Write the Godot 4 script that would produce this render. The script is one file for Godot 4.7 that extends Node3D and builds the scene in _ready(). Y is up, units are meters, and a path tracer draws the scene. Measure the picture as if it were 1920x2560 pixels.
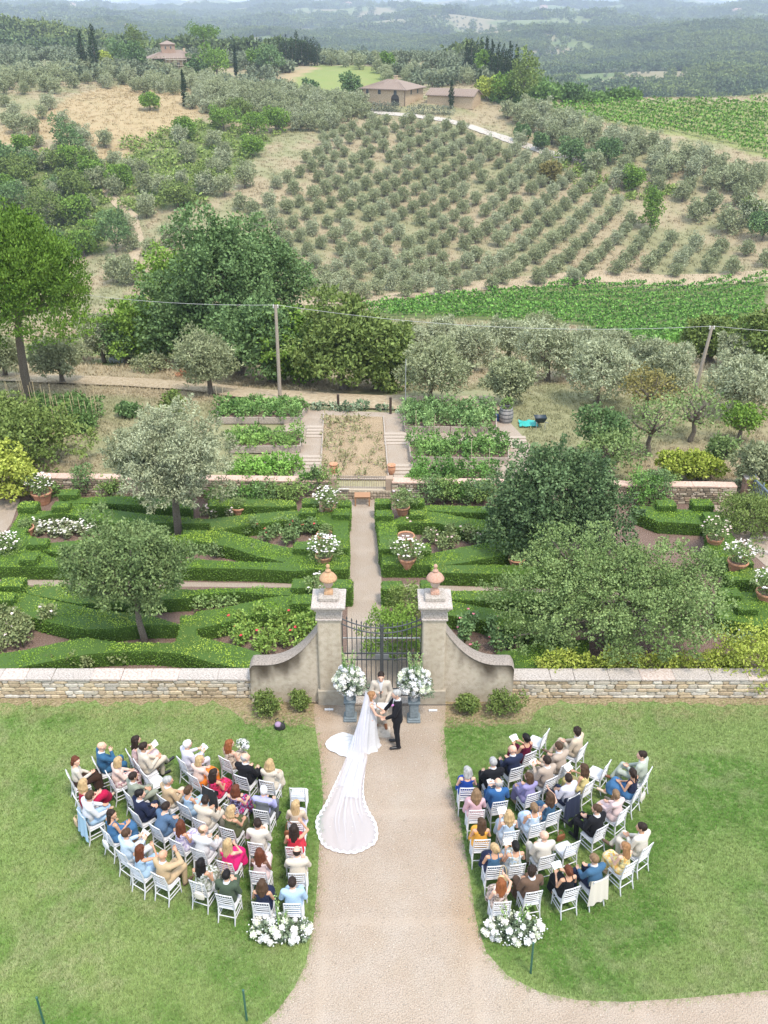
extends Node3D
# A garden wedding in front of an old gate, seen from the air, with a parterre, a kitchen garden and olive hills behind. Metres, y up, the lawn at y = 0, the gate looks towards +z.

const PROFILE := [Vector2(-60, 0), Vector2(42, 0), Vector2(50, -1.4), Vector2(60, -3.6), Vector2(70, -6.3), Vector2(85, -11), Vector2(105, -17.3), Vector2(125, -20.6), Vector2(145, -22), Vector2(160, -20.9), Vector2(200, -14.0), Vector2(245, -6.4), Vector2(262, -4.2), Vector2(300, -4.2), Vector2(350, -3.0), Vector2(420, -3.2), Vector2(480, -8), Vector2(600, -42), Vector2(800, -47), Vector2(1000, -40), Vector2(1300, -35), Vector2(1800, -32), Vector2(2500, -27), Vector2(3500, -12), Vector2(5000, 1), Vector2(7000, 7), Vector2(9000, 2), Vector2(14000, -60)]
var rng := RandomNumberGenerator.new()
var mats := {}
var names := {}
var wob := FastNoiseLite.new()
var pat := FastNoiseLite.new()


# ---------------------------------------------------------------- mesh buffers
class Buf:
	var v := PackedVector3Array()
	var n := PackedVector3Array()
	var c := PackedColorArray()
	var ix := PackedInt32Array()

	func tri(a: Vector3, b: Vector3, d: Vector3, col: Color) -> void:  # counter-clockwise seen from outside
		var nn := (b - a).cross(d - a).normalized()
		var k := v.size()
		v.append(a); v.append(d); v.append(b)
		n.append(nn); n.append(nn); n.append(nn)
		c.append(col); c.append(col); c.append(col)
		ix.append(k); ix.append(k + 1); ix.append(k + 2)

	func quad(a: Vector3, b: Vector3, d: Vector3, e: Vector3, col: Color) -> void:
		var nn := (d - a).cross(e - b).normalized()
		var k := v.size()
		v.append(a); v.append(b); v.append(d); v.append(e)
		for i in 4:
			n.append(nn); c.append(col)
		ix.append(k); ix.append(k + 2); ix.append(k + 1)
		ix.append(k); ix.append(k + 3); ix.append(k + 2)

	func leaf(p: Vector3, dir: Vector3, side: Vector3, col: Color) -> void:  # a diamond: base, two flanks, tip
		quad(p, p + dir * 0.45 + side, p + dir, p + dir * 0.45 - side, col)

	func box(t: Transform3D, s: Vector3, col: Color, bev := 0.0) -> void:
		var h := s * 0.5
		if bev <= 0.0:
			var p: Array[Vector3] = []
			for i in 8:
				p.append(t * Vector3(h.x if i & 1 else -h.x, h.y if i & 2 else -h.y, h.z if i & 4 else -h.z))
			quad(p[4], p[5], p[7], p[6], col); quad(p[1], p[0], p[2], p[3], col)
			quad(p[5], p[1], p[3], p[7], col); quad(p[0], p[4], p[6], p[2], col)
			quad(p[6], p[7], p[3], p[2], col); quad(p[0], p[1], p[5], p[4], col)
			return
		var m := h - Vector3(bev, bev, bev)
		var g := {}
		for i in 8:
			var sg := Vector3(1.0 if i & 1 else -1.0, 1.0 if i & 2 else -1.0, 1.0 if i & 4 else -1.0)
			for a in 3:
				var q := sg * m
				q[a] = sg[a] * h[a]
				g[i * 3 + a] = t * q
		var mid := t.origin
		for a in 3:  # faces
			var b := (a + 1) % 3
			var d := (a + 2) % 3
			for sgn in [0, 1]:
				var o: int = sgn << a
				face([g[o * 3 + a], g[(o | 1 << b) * 3 + a], g[(o | 1 << b | 1 << d) * 3 + a], g[(o | 1 << d) * 3 + a]], mid, col)
			for s1 in [0, 1]:  # edges along a
				for s2 in [0, 1]:
					var o2: int = s1 << b | s2 << d
					face([g[o2 * 3 + b], g[(o2 | 1 << a) * 3 + b], g[(o2 | 1 << a) * 3 + d], g[o2 * 3 + d]], mid, col)
		for i in 8:
			face([g[i * 3], g[i * 3 + 1], g[i * 3 + 2]], mid, col)

	func face(p: Array, mid: Vector3, col: Color) -> void:  # turned so that it looks away from mid
		var nn: Vector3 = (p[1] - p[0]).cross(p[2] - p[0])
		if nn.dot(p[0] + p[2] - mid * 2.0) < 0:
			p.reverse()
		if p.size() == 3:
			tri(p[0], p[1], p[2], col)
		else:
			quad(p[0], p[1], p[2], p[3], col)

	func grid(rows: Array, closed: bool, col: Color, cols := []) -> void:  # rows of points, smooth; outward for rows rising and points running clockwise seen from above
		var k := v.size()
		var w: int = rows[0].size()
		var h := rows.size()
		for r in h:
			for i in w:
				var l: int = (i - 1 + w) % w if closed else maxi(i - 1, 0)
				var g: int = (i + 1) % w if closed else mini(i + 1, w - 1)
				var du: Vector3 = rows[r][g] - rows[r][l]
				var dv: Vector3 = rows[mini(r + 1, h - 1)][i] - rows[maxi(r - 1, 0)][i]
				var nn := dv.cross(du)
				if nn.length_squared() < 1e-14:
					nn = dv.cross(rows[(r + 1) % h][g] - rows[(r + 1) % h][l]) if r < h / 2 else dv.cross(rows[r - 1][g] - rows[r - 1][l])
				if nn.length_squared() < 1e-16:
					nn = Vector3.UP if r >= h / 2 else Vector3.DOWN
				v.append(rows[r][i]); n.append(nn.normalized())
				c.append(cols[r][i] if cols else col)
		for r in h - 1:
			for i in (w if closed else w - 1):
				var a := k + r * w + i
				var b := k + r * w + (i + 1) % w
				ix.append(a); ix.append(b); ix.append(a + w)
				ix.append(b); ix.append(b + w); ix.append(a + w)

	func lathe(t: Transform3D, prof: Array, seg: int, col: Color, flute := 0.0, nf := 0) -> void:  # prof: Vector2(radius, height) from the bottom up
		var rows := []
		for p in prof:
			var row := PackedVector3Array()
			for i in seg:
				var a := TAU * i / seg
				var r: float = p.x * (1.0 + flute * (absf(sin(a * nf * 0.5)) - 0.5)) if nf else p.x
				row.append(t * Vector3(cos(a) * r, p.y, sin(a) * r))
			rows.append(row)
		grid(rows, true, col)

	func tube(pts: Array, rad: Array, seg: int, col: Color) -> void:
		var rows := []
		var up := Vector3(0.013, 0.02, 1.0)
		for i in pts.size():
			var d: Vector3 = (pts[mini(i + 1, pts.size() - 1)] - pts[maxi(i - 1, 0)]).normalized()
			if absf(d.dot(up)) > 0.95:
				up = Vector3(1.0, 0.02, 0.013)
			var x := d.cross(up).normalized()
			var y := x.cross(d)
			up = y
			var row := PackedVector3Array()
			for k in seg:
				var a := TAU * k / seg
				row.append(pts[i] + (x * cos(a) + y * sin(a)) * rad[mini(i, rad.size() - 1)])
			rows.append(row)
		for e in 2:  # caps
			var at: Vector3 = pts[0] if e == 0 else pts[pts.size() - 1]
			var row := PackedVector3Array()
			row.resize(seg)
			row.fill(at)
			if e == 0:
				rows.push_front(row)
			else:
				rows.append(row)
		grid(rows, true, col)

	func bar(a: Vector3, b: Vector3, w: float, h: float, col: Color, up := Vector3.UP, bev := 0.0) -> void:
		var d := b - a
		var z := d.normalized()
		var x := up.cross(z)
		x = Vector3.RIGHT if x.length() < 1e-3 else x.normalized()
		var y := z.cross(x)
		box(Transform3D(Basis(x, y, z), (a + b) * 0.5), Vector3(w, h, d.length()), col, bev)

	func prism(poly: PackedVector2Array, y0: float, y1: float, col: Color, side = null, bottom := false) -> void:  # footprint in x, z
		var p := poly
		if not Geometry2D.is_polygon_clockwise(p):
			p = poly.duplicate(); p.reverse()
		var t := Geometry2D.triangulate_polygon(p)
		for i in range(0, t.size(), 3):
			face([Vector3(p[t[i]].x, y1, p[t[i]].y), Vector3(p[t[i + 1]].x, y1, p[t[i + 1]].y), Vector3(p[t[i + 2]].x, y1, p[t[i + 2]].y)], Vector3(p[t[i]].x, y1 - 1.0, p[t[i]].y), col)
		for i in p.size():
			var a := p[i]
			var b := p[(i + 1) % p.size()]
			var nn := Vector2(b.y - a.y, a.x - b.x)
			var q := [Vector3(a.x, y0, a.y), Vector3(b.x, y0, b.y), Vector3(b.x, y1, b.y), Vector3(a.x, y1, a.y)]
			if Geometry2D.is_point_in_polygon((a + b) * 0.5 + nn.normalized() * 0.003, p):
				nn = -nn
			var m := (q[0] + q[2]) * 0.5 as Vector3
			face(q, m - Vector3(nn.x, 0, nn.y), side if side != null else col)

	func upward(from := 0) -> void:  # turns sheets face up
		for i in range(0, ix.size(), 3):
			if ix[i] < from:
				continue
			if (v[ix[i + 2]] - v[ix[i]]).cross(v[ix[i + 1]] - v[ix[i]]).y < 0:
				var sw := ix[i + 1]
				ix[i + 1] = ix[i + 2]
				ix[i + 2] = sw
		for i in range(from, n.size()):
			if n[i].y < 0:
				n[i] = -n[i]

	func mesh() -> ArrayMesh:
		var m := ArrayMesh.new()
		if v.is_empty():
			return m
		var a := []
		a.resize(Mesh.ARRAY_MAX)
		a[Mesh.ARRAY_VERTEX] = v
		a[Mesh.ARRAY_NORMAL] = n
		a[Mesh.ARRAY_COLOR] = c
		a[Mesh.ARRAY_INDEX] = ix
		m.add_surface_from_arrays(Mesh.PRIMITIVE_TRIANGLES, a)
		return m


# ---------------------------------------------------------------- a distance field that is meshed with surface nets: bodies and clothes
class Field:
	var o: Vector3
	var s: float
	var nx: int
	var ny: int
	var nz: int
	var d := PackedFloat32Array()

	func _init(lo: Vector3, hi: Vector3, cell: float) -> void:
		o = lo
		s = cell
		nx = int((hi.x - lo.x) / cell) + 2
		ny = int((hi.y - lo.y) / cell) + 2
		nz = int((hi.z - lo.z) / cell) + 2
		d.resize(nx * ny * nz)
		d.fill(1.0)

	func cap(a: Vector3, b: Vector3, ra: float, rb: float, k := 0.02, sx := 1.0, sz := 1.0) -> void:  # tapered capsule, its section stretched by sx across and sz in depth
		var m := maxf(ra, rb) * maxf(1.0, maxf(sx, sz)) + k + s * 2.5
		var lo := (a.min(b) - Vector3(m, m, m) - o) / s
		var hi := (a.max(b) + Vector3(m, m, m) - o) / s
		var ab := b - a
		var sc := Vector3(1.0 / sx, 1.0, 1.0 / sz)
		ab *= sc
		var l2 := maxf(ab.length_squared(), 1e-9)
		var shrink := minf(1.0, minf(sx, sz))
		for z in range(maxi(int(lo.z), 0), mini(int(hi.z) + 1, nz)):
			for y in range(maxi(int(lo.y), 0), mini(int(hi.y) + 1, ny)):
				var at := (z * ny + y) * nx
				for x in range(maxi(int(lo.x), 0), mini(int(hi.x) + 1, nx)):
					var p := (Vector3(o.x + x * s, o.y + y * s, o.z + z * s) - a) * sc
					var t := clampf(p.dot(ab) / l2, 0.0, 1.0)
					var e := ((p - ab * t).length() - (ra + (rb - ra) * t)) * shrink
					var f := d[at + x]
					var h := maxf(k - absf(e - f), 0.0)
					d[at + x] = minf(e, f) - h * h * 0.25 / k

	func cut(a: Vector3, nrm: Vector3) -> void:  # keeps what lies against nrm
		var i := 0
		for z in nz:
			for y in ny:
				for x in nx:
					if d[i] < 0.3:
						d[i] = maxf(d[i], (Vector3(o.x + x * s, o.y + y * s, o.z + z * s) - a).dot(nrm))
					i += 1

	func net(b: Buf, col := Color.WHITE) -> void:
		var at := PackedInt32Array()
		at.resize(d.size())
		at.fill(-1)
		var st := [0, 1, nx, nx + 1, nx * ny, nx * ny + 1, nx * ny + nx, nx * ny + nx + 1]
		var base := b.v.size()
		for z in nz - 1:
			for y in ny - 1:
				var i := (z * ny + y) * nx
				for x in nx - 1:
					var e := d[i]
					if absf(e) < s * 2.0:
						var e1 := d[i + 1]; var e2 := d[i + nx]; var e3 := d[i + nx + 1]
						var w := nx * ny
						var e4 := d[i + w]; var e5 := d[i + w + 1]; var e6 := d[i + w + nx]; var e7 := d[i + w + nx + 1]
						var lo := minf(minf(minf(e, e1), minf(e2, e3)), minf(minf(e4, e5), minf(e6, e7)))
						var hi := maxf(maxf(maxf(e, e1), maxf(e2, e3)), maxf(maxf(e4, e5), maxf(e6, e7)))
						if lo < 0.0 and hi >= 0.0:
							var g := Vector3(e1 + e3 + e5 + e7 - e - e2 - e4 - e6, e2 + e3 + e6 + e7 - e - e1 - e4 - e5, e4 + e5 + e6 + e7 - e - e1 - e2 - e3)
							var mean := (e + e1 + e2 + e3 + e4 + e5 + e6 + e7) * 0.125
							var gl := g.length_squared() / 16.0
							var off := Vector3(0.5, 0.5, 0.5) - g * 0.25 * mean / maxf(gl, 1e-12)
							off = off.clamp(Vector3.ZERO, Vector3.ONE)
							at[i] = b.v.size()
							b.v.append(o + (Vector3(x, y, z) + off) * s)
							b.n.append(g.normalized())
							b.c.append(col)
					i += 1
		var dirs := [1, nx, nx * ny]
		for i in range(nx * ny + nx + 1, d.size() - nx * ny - nx - 1):
			if at[i] < 0 and absf(d[i]) > s * 2.0:
				continue
			for a in 3:
				var j: int = i + dirs[a]
				if (d[i] < 0.0) != (d[j] < 0.0):
					var u: int = dirs[(a + 1) % 3]
					var w: int = dirs[(a + 2) % 3]
					var q0 := at[i - u - w]; var q1 := at[i - w]; var q2 := at[i]; var q3 := at[i - u]
					if q0 < base or q1 < base or q2 < base or q3 < base:
						continue
					if d[i] < 0.0:
						b.ix.append(q0); b.ix.append(q2); b.ix.append(q1); b.ix.append(q0); b.ix.append(q3); b.ix.append(q2)
					else:
						b.ix.append(q0); b.ix.append(q1); b.ix.append(q2); b.ix.append(q0); b.ix.append(q2); b.ix.append(q3)


# ---------------------------------------------------------------- the scene tree
func numbered(called: String) -> String:
	var k: int = names.get(called, 0)
	names[called] = k + 1
	return called if k == 0 else "%s_%03d" % [called, k]


func tag(o: Node3D, label: String, category := "", group := "", kind := "") -> Node3D:
	if label: o.set_meta("label", label)
	if category: o.set_meta("category", category)
	if group: o.set_meta("group", group)
	if kind: o.set_meta("kind", kind)
	return o


func thing(called: String, label: String, category: String, at := Vector3.ZERO, turn := 0.0, group := "") -> Node3D:
	var o := Node3D.new()
	o.name = numbered(called)
	add_child(o)
	o.position = at
	o.rotation.y = turn
	tag(o, label, category, group)
	return o


func part(called: String, mesh: Mesh, m: Material, parent: Node3D = self, at := Vector3.ZERO) -> MeshInstance3D:
	var o := MeshInstance3D.new()
	o.name = numbered(called) if parent == self else called
	o.mesh = mesh
	o.material_override = m
	o.position = at
	parent.add_child(o, true)
	return o


func build(called: String, b: Buf, m: Material, parent: Node3D = self, at := Vector3.ZERO) -> MeshInstance3D:
	return part(called, b.mesh(), m, parent, at)


func struct(called: String, b: Buf, m: Material) -> MeshInstance3D:
	var o := build(called, b, m)
	o.set_meta("kind", "structure")
	return o


func copy(o: Node3D, base: String, at: Vector3, turn: float, size := 1.0, label := "") -> Node3D:
	var r: Node3D = o.duplicate()
	r.name = numbered(base)
	add_child(r)
	r.position = at
	r.rotation = Vector3(0, turn, 0)
	r.scale = Vector3.ONE * size
	if label: r.set_meta("label", label)
	return r


func crowd(called: String, mesh: Mesh, m: Material, spots: Array, cols := PackedColorArray(), parent: Node3D = self) -> MultiMeshInstance3D:  # what nobody could count
	var mm := MultiMesh.new()
	mm.transform_format = MultiMesh.TRANSFORM_3D
	mm.use_colors = cols.size() > 0
	mm.mesh = mesh
	mm.instance_count = spots.size()
	for i in spots.size():
		mm.set_instance_transform(i, spots[i])
		if cols.size():
			mm.set_instance_color(i, cols[i])
	var o := MultiMeshInstance3D.new()
	o.name = numbered(called) if parent == self else called
	o.multimesh = mm
	o.material_override = m
	o.set_meta("kind", "stuff")
	parent.add_child(o, true)
	return o


func vcol(rough := 0.9, back := 0.0, spec := 0.3) -> StandardMaterial3D:  # colour comes with the vertices
	var key := "v%.2f_%.2f_%.2f" % [rough, back, spec]
	if not mats.has(key):
		var m := StandardMaterial3D.new()
		m.vertex_color_use_as_albedo = true
		m.roughness = rough
		m.metallic_specular = spec
		m.cull_mode = BaseMaterial3D.CULL_DISABLED
		if back > 0.0:
			m.backlight_enabled = true
			m.backlight = Color(back, back, back * 0.7)
		mats[key] = m
	return mats[key]


func lin(r: float, g: float, b: float) -> Color:
	return Color(r, g, b)


func flat(c: Color, rough := 0.8, metal := 0.0) -> StandardMaterial3D:  # c is a linear base colour
	var key := "f%s_%.2f_%.2f" % [c.to_html(), rough, metal]
	if not mats.has(key):
		var m := StandardMaterial3D.new()
		m.albedo_color = c.linear_to_srgb()
		m.roughness = rough
		m.metallic = metal
		m.cull_mode = BaseMaterial3D.CULL_DISABLED
		mats[key] = m
	return mats[key]


func noise_tex(freq: float, stops: Array, size := 512, seed_ := 1, oct := 4, kind := FastNoiseLite.TYPE_SIMPLEX_SMOOTH) -> NoiseTexture2D:  # stops: [offset, linear colour]
	var t := NoiseTexture2D.new()
	t.width = size
	t.height = size
	t.seamless = true
	t.seamless_blend_skirt = 0.2
	var n := FastNoiseLite.new()
	n.noise_type = kind
	n.frequency = freq
	n.fractal_octaves = oct
	n.seed = seed_
	t.noise = n
	if stops.size():
		var g := Gradient.new()
		var off := PackedFloat32Array()
		var cs := PackedColorArray()
		for s in stops:
			off.append(s[0])
			cs.append((s[1] as Color).linear_to_srgb())
		g.offsets = off
		g.colors = cs
		t.color_ramp = g
	return t


func bumps(freq: float, strength: float, size := 512, seed_ := 5) -> NoiseTexture2D:
	var t := noise_tex(freq, [], size, seed_, 4)
	t.as_normal_map = true
	t.bump_strength = strength
	return t


func rough_stuff(key: String, tex: Texture2D, tile: float, norm: Texture2D = null, world := true, rough := 0.95, vc := false) -> StandardMaterial3D:  # triplanar, tile metres across
	if mats.has(key):
		return mats[key]
	var m := StandardMaterial3D.new()
	m.albedo_texture = tex
	m.roughness = rough
	m.metallic_specular = 0.25
	m.uv1_triplanar = true
	m.uv1_world_triplanar = world
	m.uv1_scale = Vector3.ONE / tile
	m.vertex_color_use_as_albedo = vc
	m.cull_mode = BaseMaterial3D.CULL_DISABLED
	if norm:
		m.normal_enabled = true
		m.normal_texture = norm
	mats[key] = m
	return m


# ---------------------------------------------------------------- the lie of the land
func slope_at(j: int) -> float:
	if j <= 0 or j >= PROFILE.size() - 1:
		return 0.0
	var a: float = (PROFILE[j].y - PROFILE[j - 1].y) / (PROFILE[j].x - PROFILE[j - 1].x)
	var b: float = (PROFILE[j + 1].y - PROFILE[j].y) / (PROFILE[j + 1].x - PROFILE[j].x)
	return 0.0 if a * b <= 0.0 else 2.0 * a * b / (a + b)


func profile(d: float) -> float:
	if d <= PROFILE[0].x:
		return PROFILE[0].y
	for k in PROFILE.size() - 1:
		if d < PROFILE[k + 1].x:
			var p: Vector2 = PROFILE[k]
			var q: Vector2 = PROFILE[k + 1]
			var w := q.x - p.x
			var t := (d - p.x) / w
			var t2 := t * t
			var t3 := t2 * t
			return (2 * t3 - 3 * t2 + 1) * p.y + (t3 - 2 * t2 + t) * w * slope_at(k) + (3 * t2 - 2 * t3) * q.y + (t3 - t2) * w * slope_at(k + 1)
	return PROFILE[PROFILE.size() - 1].y


func hump(x: float, z: float, cx: float, cz: float, sx: float, sz: float) -> float:
	return exp(-pow((x - cx) / sx, 2) - pow((z - cz) / sz, 2))


func height(x: float, z: float) -> float:
	var d := -z
	var h := profile(d)
	if d > 46.0:
		var k := smoothstep(46.0, 110.0, d) * (1.0 - smoothstep(330.0, 480.0, d))
		h += k * (1.3 * sin(x * 0.045 + d * 0.02) + 0.7 * sin(x * 0.11 - d * 0.05 + 1.0))
		if d < 1300.0:
			h += 46.0 * hump(x, z, -240, -640, 150, 120) + 7.5 * hump(x, z, 122, -262, 34, 45) - 2.4 * smoothstep(36.0, 58.0, x) * smoothstep(205.0, 255.0, d) * (1.0 - smoothstep(420.0, 600.0, d)) + 2.0 * hump(x, z, -75, -360, 60, 60) - 4.0 * hump(x, z, -75, -165, 30, 40)
		h -= 34.0 * smoothstep(38.0, 80.0, x) * smoothstep(262.0, 400.0, d) * (1.0 - smoothstep(520.0, 700.0, d))
		var f := smoothstep(600.0, 1100.0, d)
		if f > 0.0:
			h += f * (5.0 + d * 0.0016) * (1.1 * sin(x * 0.0061 + 1.3 + d * 0.0021) + 0.9 * sin(d * 0.0083 + x * 0.0023) + 0.6 * sin(x * 0.017 - d * 0.006 + 2.0) + 0.45 * sin(x * 0.031 + d * 0.019))
	return h


func on_land(x: float, z: float) -> Vector3:
	return Vector3(x, height(x, z), z)


func xz(n: Array) -> Array:  # pairs of ground coordinates
	var o := []
	for i in range(0, n.size(), 2):
		o.append(Vector2(n[i], n[i + 1]))
	return o


func xyz(n: Array) -> Array:
	var o := []
	for i in range(0, n.size(), 3):
		o.append(Vector3(n[i], n[i + 1], n[i + 2]))
	return o


func inside(p: Vector2, poly: Array) -> bool:
	return Geometry2D.is_point_in_polygon(p, PackedVector2Array(poly))


# ---------------------------------------------------------------- the place
func _ready() -> void:
	rng.seed = 20
	wob.seed = 3
	wob.frequency = 0.08
	pat.seed = 11
	pat.frequency = 0.0035
	pat.fractal_octaves = 3
	camera_and_light()
	land()
	lawn_and_paths()
	far_country()
	hillside()
	buildings_far()
	field_trees()
	kitchen_garden()
	parterre()
	walls_and_gate()
	garden_trees()
	wedding()
	guests()
	tell_apart()


func camera_and_light() -> void:
	var cam := Camera3D.new()
	cam.name = "camera"
	cam.position = Vector3(0, 17.2, 0)
	cam.rotation_degrees = Vector3(-28.2, 0, 0)
	cam.fov = 56.77
	cam.near = 0.5
	cam.far = 30000.0
	add_child(cam)
	var sky := ProceduralSkyMaterial.new()
	sky.sky_top_color = Color(0.80, 0.87, 0.95)
	sky.sky_horizon_color = Color(0.96, 0.965, 0.975)
	sky.sky_curve = 0.12
	sky.ground_horizon_color = Color(0.80, 0.82, 0.84)
	sky.ground_bottom_color = Color(0.35, 0.36, 0.33)
	sky.sun_angle_max = 60.0
	sky.sky_energy_multiplier = 1.08
	var e := Environment.new()
	e.background_mode = Environment.BG_SKY
	e.sky = Sky.new()
	e.sky.sky_material = sky
	e.tonemap_mode = Environment.TONE_MAPPER_LINEAR
	e.tonemap_exposure = 2.0
	e.fog_enabled = true
	e.fog_light_color = Color(0.84, 0.89, 0.96)
	e.fog_density = 0.00021
	e.sdfgi_enabled = true
	e.ssao_enabled = true
	e.ssil_enabled = true
	var we := WorldEnvironment.new()
	we.name = "environment"
	we.environment = e
	add_child(we)
	var sun := DirectionalLight3D.new()
	sun.name = "sun"
	sun.light_color = Color(1.0, 0.965, 0.91)
	sun.light_energy = 0.68
	sun.light_angular_distance = 11.0
	sun.rotation_degrees = Vector3(-62, 35, 0)
	sun.shadow_enabled = true
	add_child(sun)


var brown_field: Array = xz([-77.52,-282.2, -68.82,-309.2, -47.62,-296, -40.6,-250.2, -51.04,-223.2, -54.94,-210.6, -59.29,-208.4, -62.83,-213.3, -74.36,-222.7, -84.06,-220.6, -90.1,-239.3, -80.16,-250.6])
var green_field: Array = xz([-34.26,-320.8, -23.81,-386, 0.84,-342.5, 9.42,-298.9, -5.09,-286.8, -27.69,-295.4])
var tan_strip: Array = xz([-36.45,-302.5, -30.49,-363, -21.56,-376.2, -30.92,-301.3])
var low_vineyard: Array = xz([-3.72,-125.5, 11.84,-140.6, 31.63,-153.3, 62.56,-154.2, 25.53,-60.37, 22.68,-64.61, 32.13,-117.5, 27.09,-128.5, 10.41,-122.2, 1.2,-117.5])
var high_vineyard: Array = xz([35,-249.3, 48.61,-256.6, 60.53,-258.4, 71.72,-256.8, 83.55,-257.8, 94.8,-254.2, 79.82,-208.2, 74.15,-221.3, 59.98,-230.6, 45.35,-243.9])
var scrub: Array = xz([-82.82,-216.7, -60.8,-208.7, -53.91,-222.5, -44.37,-238.8, -24.46,-233.4, -28.86,-200.2, -35.34,-182.4, -43.76,-185.2, -51.85,-181.6, -48.14,-166.1, -57.9,-168.3, -73.27,-185.9])
var near_green: Array = xz([-45.01,-107.2, -21.36,-79.85, -9.7,-61.54, -9.21,-54.46, -18.23,-57.56, -25.86,-61.15])


func land_colour(x: float, z: float) -> Color:
	var d := -z
	var p := Vector2(x, z)
	var n := wob.get_noise_2d(x * 3.0, z * 3.0)
	var n2 := wob.get_noise_2d(x * 0.7 + 90.0, z * 0.7)
	if d > 470.0:
		var q := pat.get_noise_2d(x * 0.55, z * 0.42)
		var wood := Color(0.045, 0.075, 0.035)
		if q > 0.085:
			var w := pat.get_noise_2d(x * 1.1 + 500.0, z * 0.9)
			return Color(0.18, 0.21, 0.09) if w > 0.12 else (Color(0.26, 0.225, 0.14) if w < -0.14 else Color(0.135, 0.18, 0.07))
		return wood
	var dry := Color(0.36, 0.295, 0.195).lerp(Color(0.275, 0.27, 0.15), smoothstep(-0.25, 0.35, n2 + n * 0.5))
	if d < 42.0:
		return dry
	if inside(p, low_vineyard):
		return Color(0.14, 0.17, 0.06)
	if inside(p, brown_field) or inside(p, tan_strip):
		return Color(0.44, 0.33, 0.20).lerp(Color(0.36, 0.29, 0.165), n * 0.5 + 0.5)
	if inside(p, green_field):
		return Color(0.20, 0.27, 0.08).lerp(Color(0.27, 0.28, 0.11), n * 0.5 + 0.5)
	if inside(p, high_vineyard):
		return Color(0.27, 0.29, 0.12)
	if inside(p, scrub):
		return Color(0.16, 0.21, 0.07).lerp(dry, smoothstep(-0.1, 0.5, n))
	if inside(p, near_green):
		return Color(0.21, 0.25, 0.10).lerp(dry, smoothstep(0.0, 0.5, n))
	return dry


func land() -> void:
	var b := Buf.new()
	var cols: Array[float] = []
	var c := -1.6
	while c <= 1.6:
		cols.append(c)
		c += 0.008 if absf(c) < 0.5 else 0.03
	var rows := []
	var tint := []
	var d := 36.0
	var first := PackedVector3Array()
	var t0 := PackedColorArray()
	for k in cols:  # near edge, behind the camera
		first.append(Vector3(k * 120.0, -0.05, 60.0))
		t0.append(Color(0.3, 0.26, 0.16))
	rows.append(first)
	tint.append(t0)
	while d < 14000.0:
		var row := PackedVector3Array()
		var tr := PackedColorArray()
		for k in cols:
			var x := k * maxf(d, 40.0)
			row.append(Vector3(x, height(x, -d) - 0.05, -d))
			tr.append(land_colour(x, -d))
		rows.append(row)
		tint.append(tr)
		d *= 1.012 if d < 480.0 else 1.018
	b.grid(rows, false, Color.WHITE, tint)
	var m := rough_stuff("land", noise_tex(0.06, [[0.0, Color(0.72, 0.7, 0.66)], [1.0, Color(1.0, 1.0, 1.0)]], 1024, 4, 5), 17.0, null, true, 0.97, true)
	m.detail_enabled = false
	struct("ground", b, m)


func sheet(called: String, poly: Array, y: float, m: Material) -> MeshInstance3D:
	var b := Buf.new()
	var p := PackedVector2Array(poly)
	var t := Geometry2D.triangulate_polygon(p)
	for i in range(0, t.size(), 3):
		b.face([Vector3(p[t[i]].x, y, p[t[i]].y), Vector3(p[t[i + 1]].x, y, p[t[i + 1]].y), Vector3(p[t[i + 2]].x, y, p[t[i + 2]].y)], Vector3(p[t[i]].x, y - 1.0, p[t[i]].y), Color.WHITE)
	return struct(called, b, m)


func tinted_sheet(called: String, poly: Array, y: float, cell: float, m: Material, tint: Callable) -> void:
	var b := Buf.new()
	var pv := PackedVector2Array(poly)
	var at := {}
	for i in range(-60, 60):
		for j in range(-80, 10):
			var lo := Vector2(i, j) * cell
			if lo.y < -21.3 or lo.y > -6.0:
				continue
			var q := PackedVector2Array([lo, lo + Vector2(cell, 0), lo + Vector2(cell, cell), lo + Vector2(0, cell)])
			for g in Geometry2D.intersect_polygons(q, pv):
				var t := Geometry2D.triangulate_polygon(g)
				for k in range(0, t.size(), 3):
					var base := b.v.size()
					b.face([Vector3(g[t[k]].x, y, g[t[k]].y), Vector3(g[t[k + 1]].x, y, g[t[k + 1]].y), Vector3(g[t[k + 2]].x, y, g[t[k + 2]].y)], Vector3(g[t[k]].x, y - 1.0, g[t[k]].y), Color.WHITE)
					for e in range(base, b.v.size()):
						b.c[e] = tint.call(b.v[e].x, b.v[e].z)
	struct(called, b, m)


func ribbon(called: String, line: Array, wide: float, lift: float, m: Material, kind_structure := true) -> MeshInstance3D:  # a strip that follows the land
	var cv := Curve3D.new()
	for p in line:
		cv.add_point(Vector3(p.x, 0, p.z))
	var rows := []
	var n := int(cv.get_baked_length() / 1.0) + 2
	for i in n:
		var s := cv.get_baked_length() * i / (n - 1)
		var a := cv.sample_baked(s)
		var f := (cv.sample_baked(minf(s + 0.5, cv.get_baked_length())) - cv.sample_baked(maxf(s - 0.5, 0))).normalized()
		var side := Vector3(-f.z, 0, f.x)
		var row := PackedVector3Array()
		for k in 7:
			var o := (k / 6.0 - 0.5) * wide * (1.0 + 0.18 * wob.get_noise_2d(s * 4.0, k * 30.0))
			var q := a + side * o
			row.append(Vector3(q.x, height(q.x, q.z) + lift, q.z))
		rows.append(row)
	var b := Buf.new()
	b.grid(rows, false, Color.WHITE)
	b.upward()
	return struct(called, b, m)


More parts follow.
